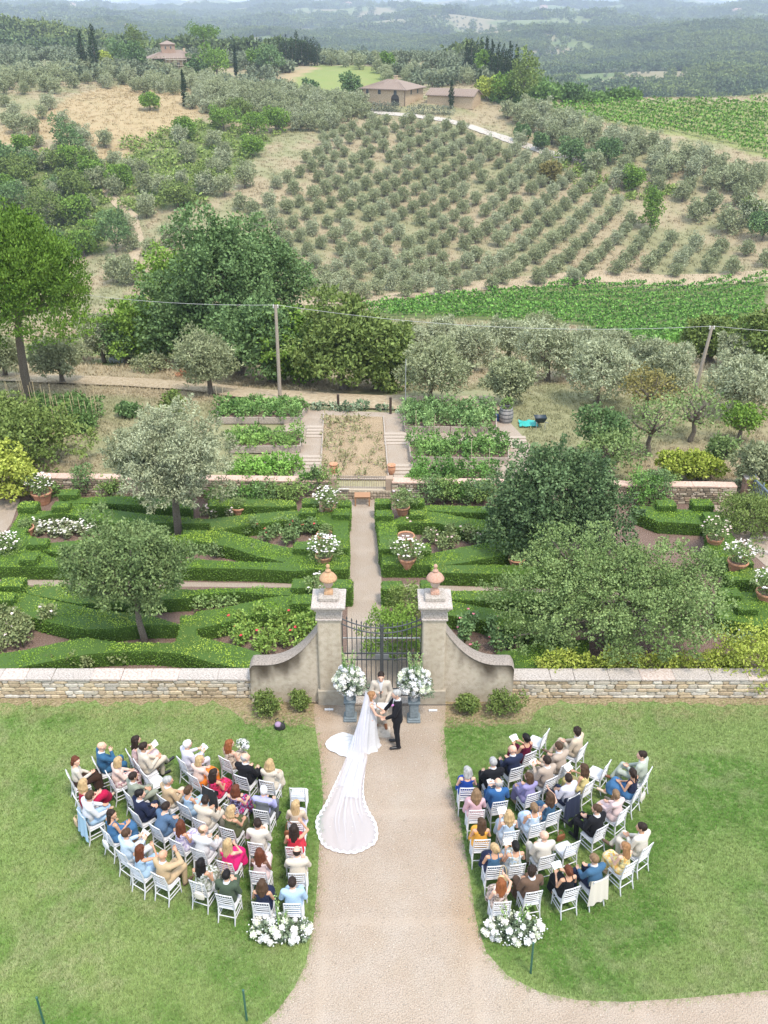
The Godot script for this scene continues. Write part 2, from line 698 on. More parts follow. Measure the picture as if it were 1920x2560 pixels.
func gravel() -> StandardMaterial3D:
	var m := rough_stuff("gravel", noise_tex(0.09, [[0.0, Color(0.24, 0.19, 0.15)], [0.45, Color(0.39, 0.32, 0.262)], [1.0, Color(0.50, 0.43, 0.37)]], 1024, 8, 5), 3.1, bumps(0.12, 6.0, 512, 9), true, 0.95, true)
	if not m.detail_enabled:
		m.detail_enabled = true
		m.detail_blend_mode = BaseMaterial3D.BLEND_MODE_MUL
		m.detail_albedo = noise_tex(0.006, [[0.0, Color(0.93, 0.89, 0.84)], [1.0, Color(1, 1, 1)]], 512, 21, 4)
		m.detail_uv_layer = BaseMaterial3D.DETAIL_UV_1
	return m


func dirt() -> StandardMaterial3D:
	return rough_stuff("dirt", noise_tex(0.03, [[0.0, Color(0.29, 0.22, 0.14)], [0.5, Color(0.40, 0.315, 0.215)], [1.0, Color(0.47, 0.385, 0.275)]], 512, 12, 5), 5.0, bumps(0.08, 4.0, 256, 3))


func soil() -> StandardMaterial3D:
	return rough_stuff("soil", noise_tex(0.08, [[0.0, Color(0.12, 0.075, 0.055)], [0.5, Color(0.22, 0.15, 0.12)], [1.0, Color(0.32, 0.235, 0.20)]], 512, 14, 4), 2.0, bumps(0.15, 7.0, 256, 4))


func blend_grass(x: float, z: float) -> Color:
	var n := wob.get_noise_2d(x * 4.0, z * 4.0)
	var n2 := wob.get_noise_2d(x * 16.0 + 50.0, z * 16.0)
	var n3 := wob.get_noise_2d(x * 1.4 - 70.0, z * 1.4)
	var c := Color(0.14, 0.275, 0.052).lerp(Color(0.285, 0.375, 0.125), clampf(0.5 + n * 1.9 + n3 * 1.2, 0.0, 1.0))
	c = c.lerp(Color(0.44, 0.42, 0.25), clampf(n2 * 0.7 + n3 * 0.8 - n * 0.4 - 0.06, 0.0, 0.5))
	var edge := smoothstep(-19.6, -20.9, z)  # worn strip under the wall
	return c.lerp(Color(0.42, 0.33, 0.19), edge * 0.75 * clampf(0.6 + n2, 0.0, 1.0))


var path_main: Array = xz([-1.96,-21.01, -1.9,-20.08, -1.65,-18.53, -1.49,-17.14, -1.5,-15.52, -1.48,-14.41, -1.51,-13.39, -1.59,-12.63, -1.78,-12.1, -2.09,-11.59, -2.33,-11.35, -2.96,-10.65, -5.32,-9.58, 6.48,-8.93, 12.85,-11.84, 7.68,-12.06, 5.81,-11.87, 4.69,-11.8, 3.76,-11.84, 3.08,-12.01, 2.49,-12.36, 2.1,-12.91, 1.96,-13.68, 1.92,-14.73, 1.82,-16.49, 1.63,-18.1, 1.61,-19.6, 1.75,-21.01])


func lawn_and_paths() -> void:
	# one lawn sheet, gravel laid on it, then blades
	var lawn := rough_stuff("lawn", noise_tex(0.05, [[0.0, Color(0.10, 0.15, 0.045)], [0.5, Color(0.17, 0.235, 0.075)], [1.0, Color(0.27, 0.29, 0.14)]], 1024, 2, 6), 4.3, bumps(0.1, 5.0, 512, 6))
	sheet("lawn", [Vector2(-30, -21.0), Vector2(30, -21.0), Vector2(30, 8), Vector2(-30, 8)], 0.0, lawn)
	var worn := func(x: float, z: float) -> Color:
		var n := wob.get_noise_2d(x * 5.0, z * 5.0 + 200.0)
		var n2 := wob.get_noise_2d(x * 1.6, z * 1.1 - 80.0)
		var c := Color(1.06, 1.05, 1.04).lerp(Color(0.90, 0.88, 0.86), clampf(0.4 + n * 0.5 + n2 * 0.7, 0, 1))
		var side := 0.65 * smoothstep(1.15, 1.8, absf(x - 0.1 + 0.02 * (z + 20.0))) * smoothstep(-11.0, -14.0, z)
		return c.lerp(Color(0.94, 0.82, 0.67), clampf(side * (0.75 + n * 1.2), 0, 0.9))
	tinted_sheet("gravel_path", path_main, 0.006, 0.3, gravel(), worn)
	# soil apron along the foot of the wall
	var apron := []
	for i in 161:
		var x := -12.0 + i * 0.15
		apron.append(Vector2(x, -20.78 + 0.3 * wob.get_noise_2d(x * 22.0, 4.0) + 0.95 * smoothstep(4.8, 3.4, absf(x)) + 0.12 * wob.get_noise_2d(x * 60.0, 9.0)))
	apron.append(Vector2(12, -21.0))
	apron.append(Vector2(-12, -21.0))
	sheet("bare_soil", apron, 0.003, rough_stuff("bare", noise_tex(0.05, [[0.0, Color(0.17, 0.145, 0.07)], [0.5, Color(0.29, 0.225, 0.135)], [1.0, Color(0.38, 0.30, 0.20)]], 512, 13, 5), 2.6, bumps(0.1, 6.0, 256, 3)))
	# grass blades
	var tuft := Buf.new()
	for i in 7:
		var a := rng.randf() * TAU
		var l := rng.randf_range(0.03, 0.062)
		var d := Vector3(cos(a) * 0.6, 1.0, sin(a) * 0.6).normalized() * l
		var s := Vector3(-sin(a), 0, cos(a)) * 0.0055
		var p := Vector3(rng.randf_range(-0.035, 0.035), -0.004, rng.randf_range(-0.035, 0.035))
		tuft.tri(p - s, p + s, p + d, Color(1, 1, 1))
	var spots := []
	var cols := PackedColorArray()
	var pp := PackedVector2Array(path_main)
	while spots.size() < 230000:
		var z := -rng.randf_range(9.0, 20.9)
		var reach := 0.47 * -z + 5.0
		var x := rng.randf_range(-reach, reach)
		var q := Vector2(x + rng.randfn(0, 0.08), z + rng.randfn(0, 0.08))
		if Geometry2D.is_point_in_polygon(q, pp):
			continue
		var strip := smoothstep(4.9, 3.3, absf(x))
		if z < -19.6 and rng.randf() < smoothstep(-20.1 + 0.75 * strip, -21.05 + 0.5 * strip, z) * 0.96:
			continue
		var k := rng.randf_range(0.7, 1.25)
		spots.append(Transform3D(Basis(Vector3.UP, rng.randf() * TAU).scaled(Vector3(k, k * rng.randf_range(0.7, 1.2), k)), Vector3(x, 0.0, z)))
		cols.append(blend_grass(x, z) * rng.randf_range(0.72, 1.15))
	var pebble := Buf.new()
	pebble.lathe(Transform3D(), [Vector2(0, -0.006), Vector2(0.012, -0.002), Vector2(0.011, 0.006), Vector2(0, 0.011)], 6, Color.WHITE)
	var ps := []
	var pc := PackedColorArray()
	while ps.size() < 2200:
		var q := Vector2(rng.randf_range(-9.0, 11.0), rng.randf_range(-21.0, -9.0))
		if Geometry2D.is_point_in_polygon(q, pp):
			ps.append(Transform3D(Basis(Vector3.UP, rng.randf() * TAU).scaled(Vector3.ONE * rng.randf_range(0.5, 1.5)), Vector3(q.x, 0.008, q.y)))
			var w := rng.randf_range(0.26, 0.52)
			pc.append(Color(w, w * 0.86, w * 0.72))
	crowd("loose_gravel", pebble.mesh(), vcol(0.95), ps, pc)
	crowd("lawn_grass", tuft.mesh(), vcol(0.75, 0.35), spots, cols)


# ---------------------------------------------------------------- foliage
func rvec() -> Vector3:
	var z := rng.randf_range(-1.0, 1.0)
	var a := rng.randf() * TAU
	var r := sqrt(1.0 - z * z)
	return Vector3(r * cos(a), z, r * sin(a))


func mix_leaf(c1: Color, c2: Color) -> Color:
	var c := c1.lerp(c2, rng.randf())
	var k := rng.randf_range(0.8, 1.2)
	return Color(c.r * k, c.g * k, c.b * k)


# lumps: [centre, radii]; leaves lie on and in the lumps' outer shells, each lump with a tone of its own
func leaves(b: Buf, lumps: Array, n: int, l: float, w: float, c1: Color, c2: Color, droop := 0.0, inner := 0.72, twigs := 0.3) -> void:
	var acc: Array[float] = []
	var tone: Array[Color] = []
	var twig: Array[Vector3] = []
	var sum := 0.0
	for q in lumps:
		sum += q[1].x * q[1].x + q[1].y * q[1].y
		acc.append(sum)
		var t := c1.lerp(c2, clampf(0.5 + rng.randfn(0.0, 0.3), 0.0, 1.0))
		tone.append(t)
		for i in 6:
			twig.append((rvec() + Vector3(0, 0.25, 0)).normalized())
	for i in n:
		var k := acc.bsearch(rng.randf() * sum)
		k = mini(k, lumps.size() - 1)
		var u := rvec()
		var f := inner + (1.1 - inner) * sqrt(rng.randf())
		var r: Vector3 = lumps[k][1]
		if rng.randf() < twigs:  # shoots that break the outline
			u = (twig[k * 6 + rng.randi() % 6] + rvec() * 0.16).normalized()
			f = rng.randf_range(0.75, 1.55)
		var p: Vector3 = lumps[k][0] + u * r * f
		var d := (u * 0.7 + rvec() * 0.9 + Vector3(0, 0.15 - droop, 0)).normalized()
		var s := d.cross(rvec()).normalized() * w * rng.randf_range(0.7, 1.2)
		b.leaf(p, d * l * rng.randf_range(0.7, 1.25), s, mix_leaf(tone[k], c1.lerp(c2, rng.randf())))


func lump_crown(c: Vector3, r: Vector3, n: int, size: float, flat_top := 0.0) -> Array:
	var out := [[c, r * 0.72]]
	for i in n:
		var y := 1.0 - 2.0 * (i + 0.5) / n
		var a := i * 2.39996 + rng.randf() * 0.7
		var q := sqrt(1.0 - y * y)
		var u := Vector3(cos(a) * q, y, sin(a) * q)
		if u.y < -0.75:
			continue
		var k := size * rng.randf_range(0.5, 1.45)
		var p := c + u * r * rng.randf_range(0.52, 0.98) * (1.0 + 0.22 * sin(a * 1.7 + u.y * 4.0 + c.x))
		p.y -= flat_top * maxf(0.0, u.y) * r.y
		out.append([p, Vector3(k, k * rng.randf_range(0.6, 0.95), k)])
	return out


func limbs(b: Buf, base: Vector3, fork: Vector3, lumps: Array, r: float, n: int, col: Color) -> void:
	var mid := base.lerp(fork, 0.5) + Vector3(rng.randf_range(-1, 1), 0, rng.randf_range(-1, 1)) * r * 0.9
	b.tube([base + Vector3(0, -0.15, 0), base + Vector3(0, 0.12, 0), mid, fork], [r * 1.5, r * 1.12, r * 0.9, r * 0.75], 9, col)
	for i in n:
		var to: Vector3 = lumps[1 + (i * maxi(1, (lumps.size() - 1) / n)) % (lumps.size() - 1)][0] if lumps.size() > 1 else fork + rvec()
		var m := fork.lerp(to, 0.5) + Vector3(rng.randf_range(-1, 1), rng.randf_range(-0.6, 0.3), rng.randf_range(-1, 1)) * r * 1.6
		b.tube([fork - (to - fork).normalized() * r * 0.4, m, to], [r * 0.62, r * 0.42, r * 0.14], 6, col)


func bark() -> StandardMaterial3D:
	return rough_stuff("bark", noise_tex(0.06, [[0.0, Color(0.075, 0.06, 0.045)], [0.5, Color(0.17, 0.14, 0.11)], [1.0, Color(0.27, 0.24, 0.20)]], 256, 31, 4), 0.8, bumps(0.1, 8.0, 256, 8), false)


# a tree at the origin: Node3D > trunk, crown. kind gives the colours.
const LEAF := {
	"olive": [Color(0.22, 0.245, 0.135), Color(0.42, 0.445, 0.29)],
	"olive_dark": [Color(0.175, 0.20, 0.095), Color(0.35, 0.375, 0.22)],
	"oak": [Color(0.07, 0.128, 0.044), Color(0.18, 0.275, 0.105)],
	"holm": [Color(0.085, 0.125, 0.03), Color(0.215, 0.28, 0.08)],
	"pine": [Color(0.052, 0.115, 0.015), Color(0.17, 0.275, 0.04)],
	"cypress": [Color(0.018, 0.035, 0.016), Color(0.05, 0.085, 0.035)],
	"bright": [Color(0.09, 0.17, 0.025), Color(0.22, 0.34, 0.06)],
	"ochre": [Color(0.17, 0.145, 0.045), Color(0.28, 0.25, 0.09)],
	"lime": [Color(0.22, 0.28, 0.035), Color(0.43, 0.47, 0.10)],
	"shrub": [Color(0.09, 0.135, 0.03), Color(0.22, 0.28, 0.08)],
	"citrus": [Color(0.085, 0.135, 0.045), Color(0.22, 0.29, 0.115)],
	"apple": [Color(0.09, 0.145, 0.04), Color(0.25, 0.33, 0.125)],
	"laurel": [Color(0.06, 0.105, 0.042), Color(0.165, 0.24, 0.105)],
}


func tree(called: String, label: String, kind: String, at: Vector3, tall: float, r: Vector3, opts := {}) -> Node3D:
	var o := thing(called, label, opts.get("category", "tree"), at, opts.get("turn", 0.0), opts.get("group", ""))
	var c := Vector3(opts.get("lean", 0.0), tall - r.y, opts.get("lean_z", 0.0))
	var lumps := lump_crown(c, r, opts.get("lumps", 26), opts.get("lump", 0.3) * (r.x + r.y) * 0.5, opts.get("flat", 0.0))
	if opts.has("extra"):
		lumps.append_array(opts.extra)
	var b := Buf.new()
	limbs(b, Vector3.ZERO, Vector3(c.x * 0.5, maxf(0.3, tall - r.y * 1.75), c.z * 0.5), lumps, opts.get("trunk", 0.16), opts.get("limbs", 7), Color.WHITE)
	build("trunk", b, bark(), o)
	var cr := Buf.new()
	var lc: Array = LEAF[kind]
	leaves(cr, lumps, opts.get("n", 9000), opts.get("l", 0.14), opts.get("w", 0.04), lc[0], lc[1], opts.get("droop", 0.0), opts.get("inner", 0.72), opts.get("twigs", 0.3))
	build("crown", cr, vcol(0.7, 0.3), o)
	return o


func cypress(called: String, label: String, at: Vector3, tall: float, r: float, n: int, group := "") -> Node3D:
	var o := thing(called, label, "cypress", at, 0.0, group)
	var b := Buf.new()
	b.tube([Vector3(0, -0.3, 0), Vector3(0, tall * 0.8, 0)], [r * 0.16, r * 0.05], 6, Color.WHITE)
	build("trunk", b, bark(), o)
	var lumps := []
	for i in 16:
		var t := i / 15.0
		var q := r * (0.45 + 0.75 * sin(PI * clampf(t * 0.85 + 0.12, 0, 1))) * (1.0 - t * t * 0.72)
		var k := q * 0.75
		lumps.append([Vector3(rng.randf_range(-0.25, 0.25) * r, tall * (0.07 + t * 0.88), rng.randf_range(-0.25, 0.25) * r), Vector3(k, tall * 0.07, k)])
	var cr := Buf.new()
	leaves(cr, lumps, n, tall * 0.05, tall * 0.011, LEAF.cypress[0], LEAF.cypress[1], -0.9, 0.5)
	build("crown", cr, vcol(0.8, 0.15), o)
	return o


# one small clumpy tree for woods and groves seen from afar: radius 1, foot at y = 0
func far_tree(n: int, l: float, w: float, c1: Color, c2: Color, tall := 1.5, lumps := 9) -> ArrayMesh:
	var b := Buf.new()
	var q := lump_crown(Vector3(0, tall * 0.56, 0), Vector3(0.85, tall * 0.42, 0.85), lumps, 0.36)
	leaves(b, q, n, l, w, c1, c2, 0.0, 0.6)
	b.tube([Vector3(0, -0.1, 0), Vector3(0.03, tall * 0.5, 0)], [0.09, 0.05], 5, Color(0.11, 0.09, 0.07))
	return b.mesh()


func rnd_basis(k: float, ky := 1.0) -> Basis:
	return Basis(Vector3.UP, rng.randf() * TAU).scaled(Vector3(k * rng.randf_range(0.85, 1.15), k * ky, k * rng.randf_range(0.85, 1.15)))


func far_country() -> void:
	var woods: Array[Mesh] = []
	for i in 3:
		woods.append(far_tree(230, 0.36, 0.15, Color(0.06, 0.095, 0.035), Color(0.16, 0.205, 0.08), 1.5 + 0.2 * i))
	var spots := [[], [], []]
	var cols := [PackedColorArray(), PackedColorArray(), PackedColorArray()]
	var count := 0
	while count < 62000:
		var far := rng.randf() < 0.36
		var d := sqrt(rng.randf_range(2100.0 * 2100.0, 4600.0 * 4600.0)) if far else sqrt(rng.randf_range(450.0 * 450.0, 2100.0 * 2100.0))
		var x := d * rng.randf_range(-0.52, 0.52)
		count += 1
		var q := pat.get_noise_2d(x * 0.55, -d * 0.42)
		if q > 0.08 and rng.randf() > (0.12 if q < 0.2 else 0.03):
			continue
		if d < 520.0 and absf(x) < 30.0:
			continue
		var k := rng.randf_range(7.0, 12.0) if far else rng.randf_range(3.2, 6.0)
		var s := rng.randi() % 3
		spots[s].append(Transform3D(rnd_basis(k), on_land(x, -d) - Vector3(0, 0.5, 0)))
		var t := clampf(0.5 + pat.get_noise_2d(x * 2.0, d * 2.0) * 1.6, 0.0, 1.0)
		cols[s].append(Color(0.8, 0.85, 0.9).lerp(Color(1.35, 1.25, 1.0), t) * rng.randf_range(0.85, 1.15))
	for i in 3:
		crowd("far_woods", woods[i], vcol(0.9), spots[i], cols[i])
	# olive groves and hedge lines in the far fields
	var grey := far_tree(150, 0.36, 0.15, Color(0.11, 0.14, 0.08), Color(0.22, 0.25, 0.16), 1.4)
	var gs := []
	for i in 5200:
		var d := sqrt(rng.randf_range(480.0 * 480.0, 2400.0 * 2400.0))
		var x := d * rng.randf_range(-0.5, 0.5)
		if pat.get_noise_2d(x * 0.55, -d * 0.42) > 0.09 and pat.get_noise_2d(x * 1.1 + 500.0, -d * 0.9) < 0.12:
			gs.append(Transform3D(rnd_basis(rng.randf_range(1.8, 3.0)), on_land(x, -d)))
	for i in 1500:
		var d := rng.randf_range(285.0, 470.0)
		var x := d * rng.randf_range(-0.5, 0.13)
		var p := Vector2(x, -d)
		if not (inside(p, green_field) or inside(p, tan_strip) or inside(p, brown_field)) and absf(x + 58.0) + absf(d - 335.0) > 22.0 and absf(x - 4.0) + absf(d - 265.0) > 34.0:
			gs.append(Transform3D(rnd_basis(rng.randf_range(1.7, 2.6)), on_land(x, -d)))
	crowd("far_groves", grey, vcol(0.9), gs)


func scatter_in(poly: Array, step: float, turn: float, jit: float, keep := 1.0) -> Array:  # a turned grid over a footprint
	var lo := Vector2(1e9, 1e9)
	var hi := -lo
	var ax := Vector2(cos(turn), sin(turn))
	var ay := Vector2(-ax.y, ax.x)
	for p in poly:
		var q := Vector2(ax.dot(p), ay.dot(p))
		lo = lo.min(q)
		hi = hi.max(q)
	var out := []
	var v := lo.y + step * 0.5
	while v < hi.y:
		var u := lo.x + step * 0.5
		while u < hi.x:
			var p := ax * (u + rng.randf_range(-jit, jit)) + ay * (v + rng.randf_range(-jit, jit))
			if inside(p, poly) and rng.randf() < keep:
				out.append(p)
			u += step
		v += step
	return out


var slope_grove: Array = xz([-9.32,-134.8, -13.86,-149.1, -24.38,-177.2, -22.2,-194.1, -17.24,-207.2, -12.99,-228, -3.25,-242.7, 11,-240.8, 24.24,-229.5, 33.4,-212, 44.31,-192.3, 48.29,-176.9, 59.75,-169.8, 65.48,-163.1, 63.28,-156.4, 44.06,-157.9, 23.37,-148.1, 4.75,-136.2])
var dense_grove: Array = xz([-48.07,-248.1, -43.41,-269.3, -24.36,-286.6, -4.57,-256.8, -4.38,-244.7, -13.69,-231.3, -22.4,-234.2, -29.92,-244.5, -37.95,-238.9])
var left_slope: Array = xz([-93.9,-251.4, -79.61,-248.6, -64.71,-221.1, -51.9,-212.3, -51.04,-223.2, -35.97,-224.4, -24.46,-194, -26.04,-177, -34.94,-179.9, -34.26,-157.2, -40.28,-138.3, -46.88,-152.1, -40.73,-158.6, -52.74,-178, -73.27,-185.9])
var ridge_grove: Array = xz([-117.2,-317.6, -100.1,-322.3, -62.22,-325.7, -43.6,-315.4, -32.53,-268.6, -49.57,-250.4, -63.51,-267.5, -81.26,-289.4, -82.54,-263.1, -95,-254.8])
var back_grove: Array = xz([-23.28,-407.2, 4.65,-343.9, 24.96,-293.7, 23.89,-280.4, 0.07,-318, -21.56,-376.2])
var road_belt: Array = xz([27.38,-246.1, 33.99,-250.3, 47.83,-227.4, 64.86,-209.1, 75.7,-195.3, 72.57,-185.3, 65.84,-191.8, 51.15,-203.6, 37.51,-220.3])
var gully: Array = xz([-82.32,-215.2, -60.54,-207.6, -56.04,-198.2, -53.76,-184.1, -50.02,-163.9, -51.67,-155.4, -68.8,-171])
var right_olives: Array = xz([52.12,-182.7, 59.6,-188.3, 70.01,-177.2, 67.52,-169.4, 60.84,-173.7])


func hillside() -> void:
	# olive trees: one of each shape with its parts, then copies
	var protos: Array[Node3D] = []
	for i in 4:
		var o := tree("olive_tree", "round silver green olive tree in the planted rows on the far slope", "olive_dark" if i < 3 else "olive", Vector3.ZERO, 3.3 + 0.25 * (i % 2), Vector3(1.5, 1.5 + 0.08 * i, 1.5), {"n": 1900, "l": 0.32, "w": 0.08, "twigs": 0.18, "lumps": 12, "lump": 0.4, "trunk": 0.13, "limbs": 4, "category": "olive tree", "group": "olive trees on the far slope", "inner": 0.5})
		protos.append(o)
	var all := []
	for p in scatter_in(slope_grove, 4.3, 0.52, 0.28, 0.95):
		if inside(p, scrub) and rng.randf() < 0.4:
			continue
		all.append([p, rng.randf_range(0.7, 0.9), "round silver green olive tree in the planted rows on the far slope", "olive trees on the far slope"])
	for p in scatter_in(dense_grove, 3.9, 0.4, 0.8, 0.95):
		all.append([p, rng.randf_range(0.95, 1.25), "silver olive tree in the dense grove left of the farmhouse", "olive trees in the dense grove"])
	for p in scatter_in(left_slope, 5.9, 0.3, 1.9, 0.72):
		all.append([p, rng.randf_range(0.8, 1.3), "olive tree scattered over the dry slope on the left", "olive trees on the dry left slope"])
	for p in scatter_in(ridge_grove, 6.0, 0.1, 1.8, 0.85):
		all.append([p, rng.randf_range(0.9, 1.35), "olive tree in the grove below the ivy covered villa", "olive trees below the villa"])
	for p in scatter_in(back_grove, 6.0, 0.1, 1.6, 0.8):
		all.append([p, rng.randf_range(1.0, 1.35), "olive tree in the grove on the ridge behind the farmhouse", "olive trees behind the farmhouse"])
	for p in scatter_in(road_belt, 4.2, 0.5, 1.0, 0.9):
		all.append([p, rng.randf_range(1.05, 1.4), "big olive tree in the belt along the white road", "olive trees along the white road"])
	for p in scatter_in(right_olives, 4.6, 0.5, 1.2, 0.85):
		all.append([p, rng.randf_range(1.1, 1.5), "big olive tree below the white road at the right edge", "olive trees at the right edge"])
	for p in scatter_in(xz([26.93,-235.6, 35.45,-219.9, 46.65,-204.9, 60.21,-198.1, 72.57,-185.3, 68.77,-173.3, 61.11,-174.7, 51.89,-185.6, 39.52,-201.8, 30.4,-219.6]), 5.6, 0.5, 1.6, 0.55):
		all.append([p, rng.randf_range(0.9, 1.25), "olive tree on the bank below the white road", "olive trees on the bank below the white road"])
	all.sort_custom(func(a, b): return a[0].y > b[0].y)
	var rest := [[], [], [], []]
	for i in all.size():
		var a = all[i]
		var k := rng.randi() % 4
		var at := on_land(a[0].x, a[0].y)
		var turn := rng.randf() * TAU
		if i < 290:
			var o := protos[k]
			if i < 4:
				o = protos[i]
				o.position = at
				o.rotation.y = turn
				o.scale = Vector3.ONE * a[1]
			else:
				o = copy(protos[k], "olive_tree", at, turn, a[1])
			o.set_meta("label", a[2])
			o.set_meta("group", a[3])
		else:
			rest[k].append(Transform3D(Basis(Vector3.UP, turn).scaled(Vector3.ONE * a[1]), at))
	for k in 4:
		var both := Buf.new()
		for ch in protos[k].get_children():
			var ar: Array = ch.mesh.surface_get_arrays(0)
			var base := both.v.size()
			both.v.append_array(ar[Mesh.ARRAY_VERTEX])
			both.n.append_array(ar[Mesh.ARRAY_NORMAL])
			if ch.name == "trunk":
				for j in ar[Mesh.ARRAY_VERTEX].size():
					both.c.append(Color(0.13, 0.11, 0.09))
			else:
				both.c.append_array(ar[Mesh.ARRAY_COLOR])
			for j in ar[Mesh.ARRAY_INDEX]:
				both.ix.append(j + base)
		if rest[k].size():
			crowd("olive_groves", both.mesh(), vcol(0.7, 0.3), rest[k])
	vines()
	scrub_and_trees()


func vine_rows(called: String, label: String, group: String, poly: Array, along: Vector2, gap: float, tall: float, per_m: float, c1: Color, c2: Color, l: float) -> void:
	var ax := along.normalized()
	var ay := Vector2(-ax.y, ax.x)
	var lo := Vector2(1e9, 1e9)
	var hi := -lo
	for p in poly:
		var q := Vector2(ax.dot(p), ay.dot(p))
		lo = lo.min(q)
		hi = hi.max(q)
	var v := lo.y + gap * 0.5
	while v < hi.y:
		var b := Buf.new()
		var start := Vector3.ZERO
		var u := lo.x
		while u < hi.x:
			var p := ax * u + ay * v
			if not inside(p, poly):
				if b.v.size():
					tag(build(called, b, vcol(0.7, 0.3), self, start), label, "vine row", group)
					b = Buf.new()
			elif wob.get_noise_2d(p.x * 5.0, p.y * 5.0) > -0.9:
				var g := on_land(p.x, p.y)
				if b.v.is_empty():
					start = g
				var bush := 0.75 + 0.4 * wob.get_noise_2d(p.x * 9.0, p.y * 9.0 + 40.0)
				for i in int(per_m):
					var q := g - start + Vector3(ax.x, 0, ax.y) * rng.randf_range(-0.5, 0.5) + Vector3(ay.x, 0, ay.y) * rng.randfn(0, 0.17) * bush + Vector3(0, tall * (0.3 + 0.75 * sqrt(rng.randf())) * bush, 0)
					var d := (rvec() + Vector3(0, 0.3, 0)).normalized()
					b.leaf(q, d * l, d.cross(rvec()).normalized() * l * 0.36, mix_leaf(c1, c2))
			u += 1.0
		if not b.v.is_empty():
			var o := build(called, b, vcol(0.7, 0.3), self, start)
			tag(o, label, "vine row", group)
		v += gap


func vines() -> void:
	vine_rows("vine_row", "green row of vines in the vineyard below the olive slope", "vine rows of the lower vineyard", low_vineyard, (xz([62.3,-153.4])[0] - xz([-1.88,-127.9])[0]), 2.45, 1.4, 32.0, Color(0.065, 0.16, 0.025), Color(0.20, 0.38, 0.075), 0.40)
	vine_rows("vine_row", "bright row of vines in the vineyard on the right hilltop", "vine rows of the hilltop vineyard", high_vineyard, (xz([80.28,-209.6])[0] - xz([41.08,-244.9])[0]), 3.5, 1.5, 15.0, Color(0.08, 0.17, 0.025), Color(0.20, 0.36, 0.06), 0.6)


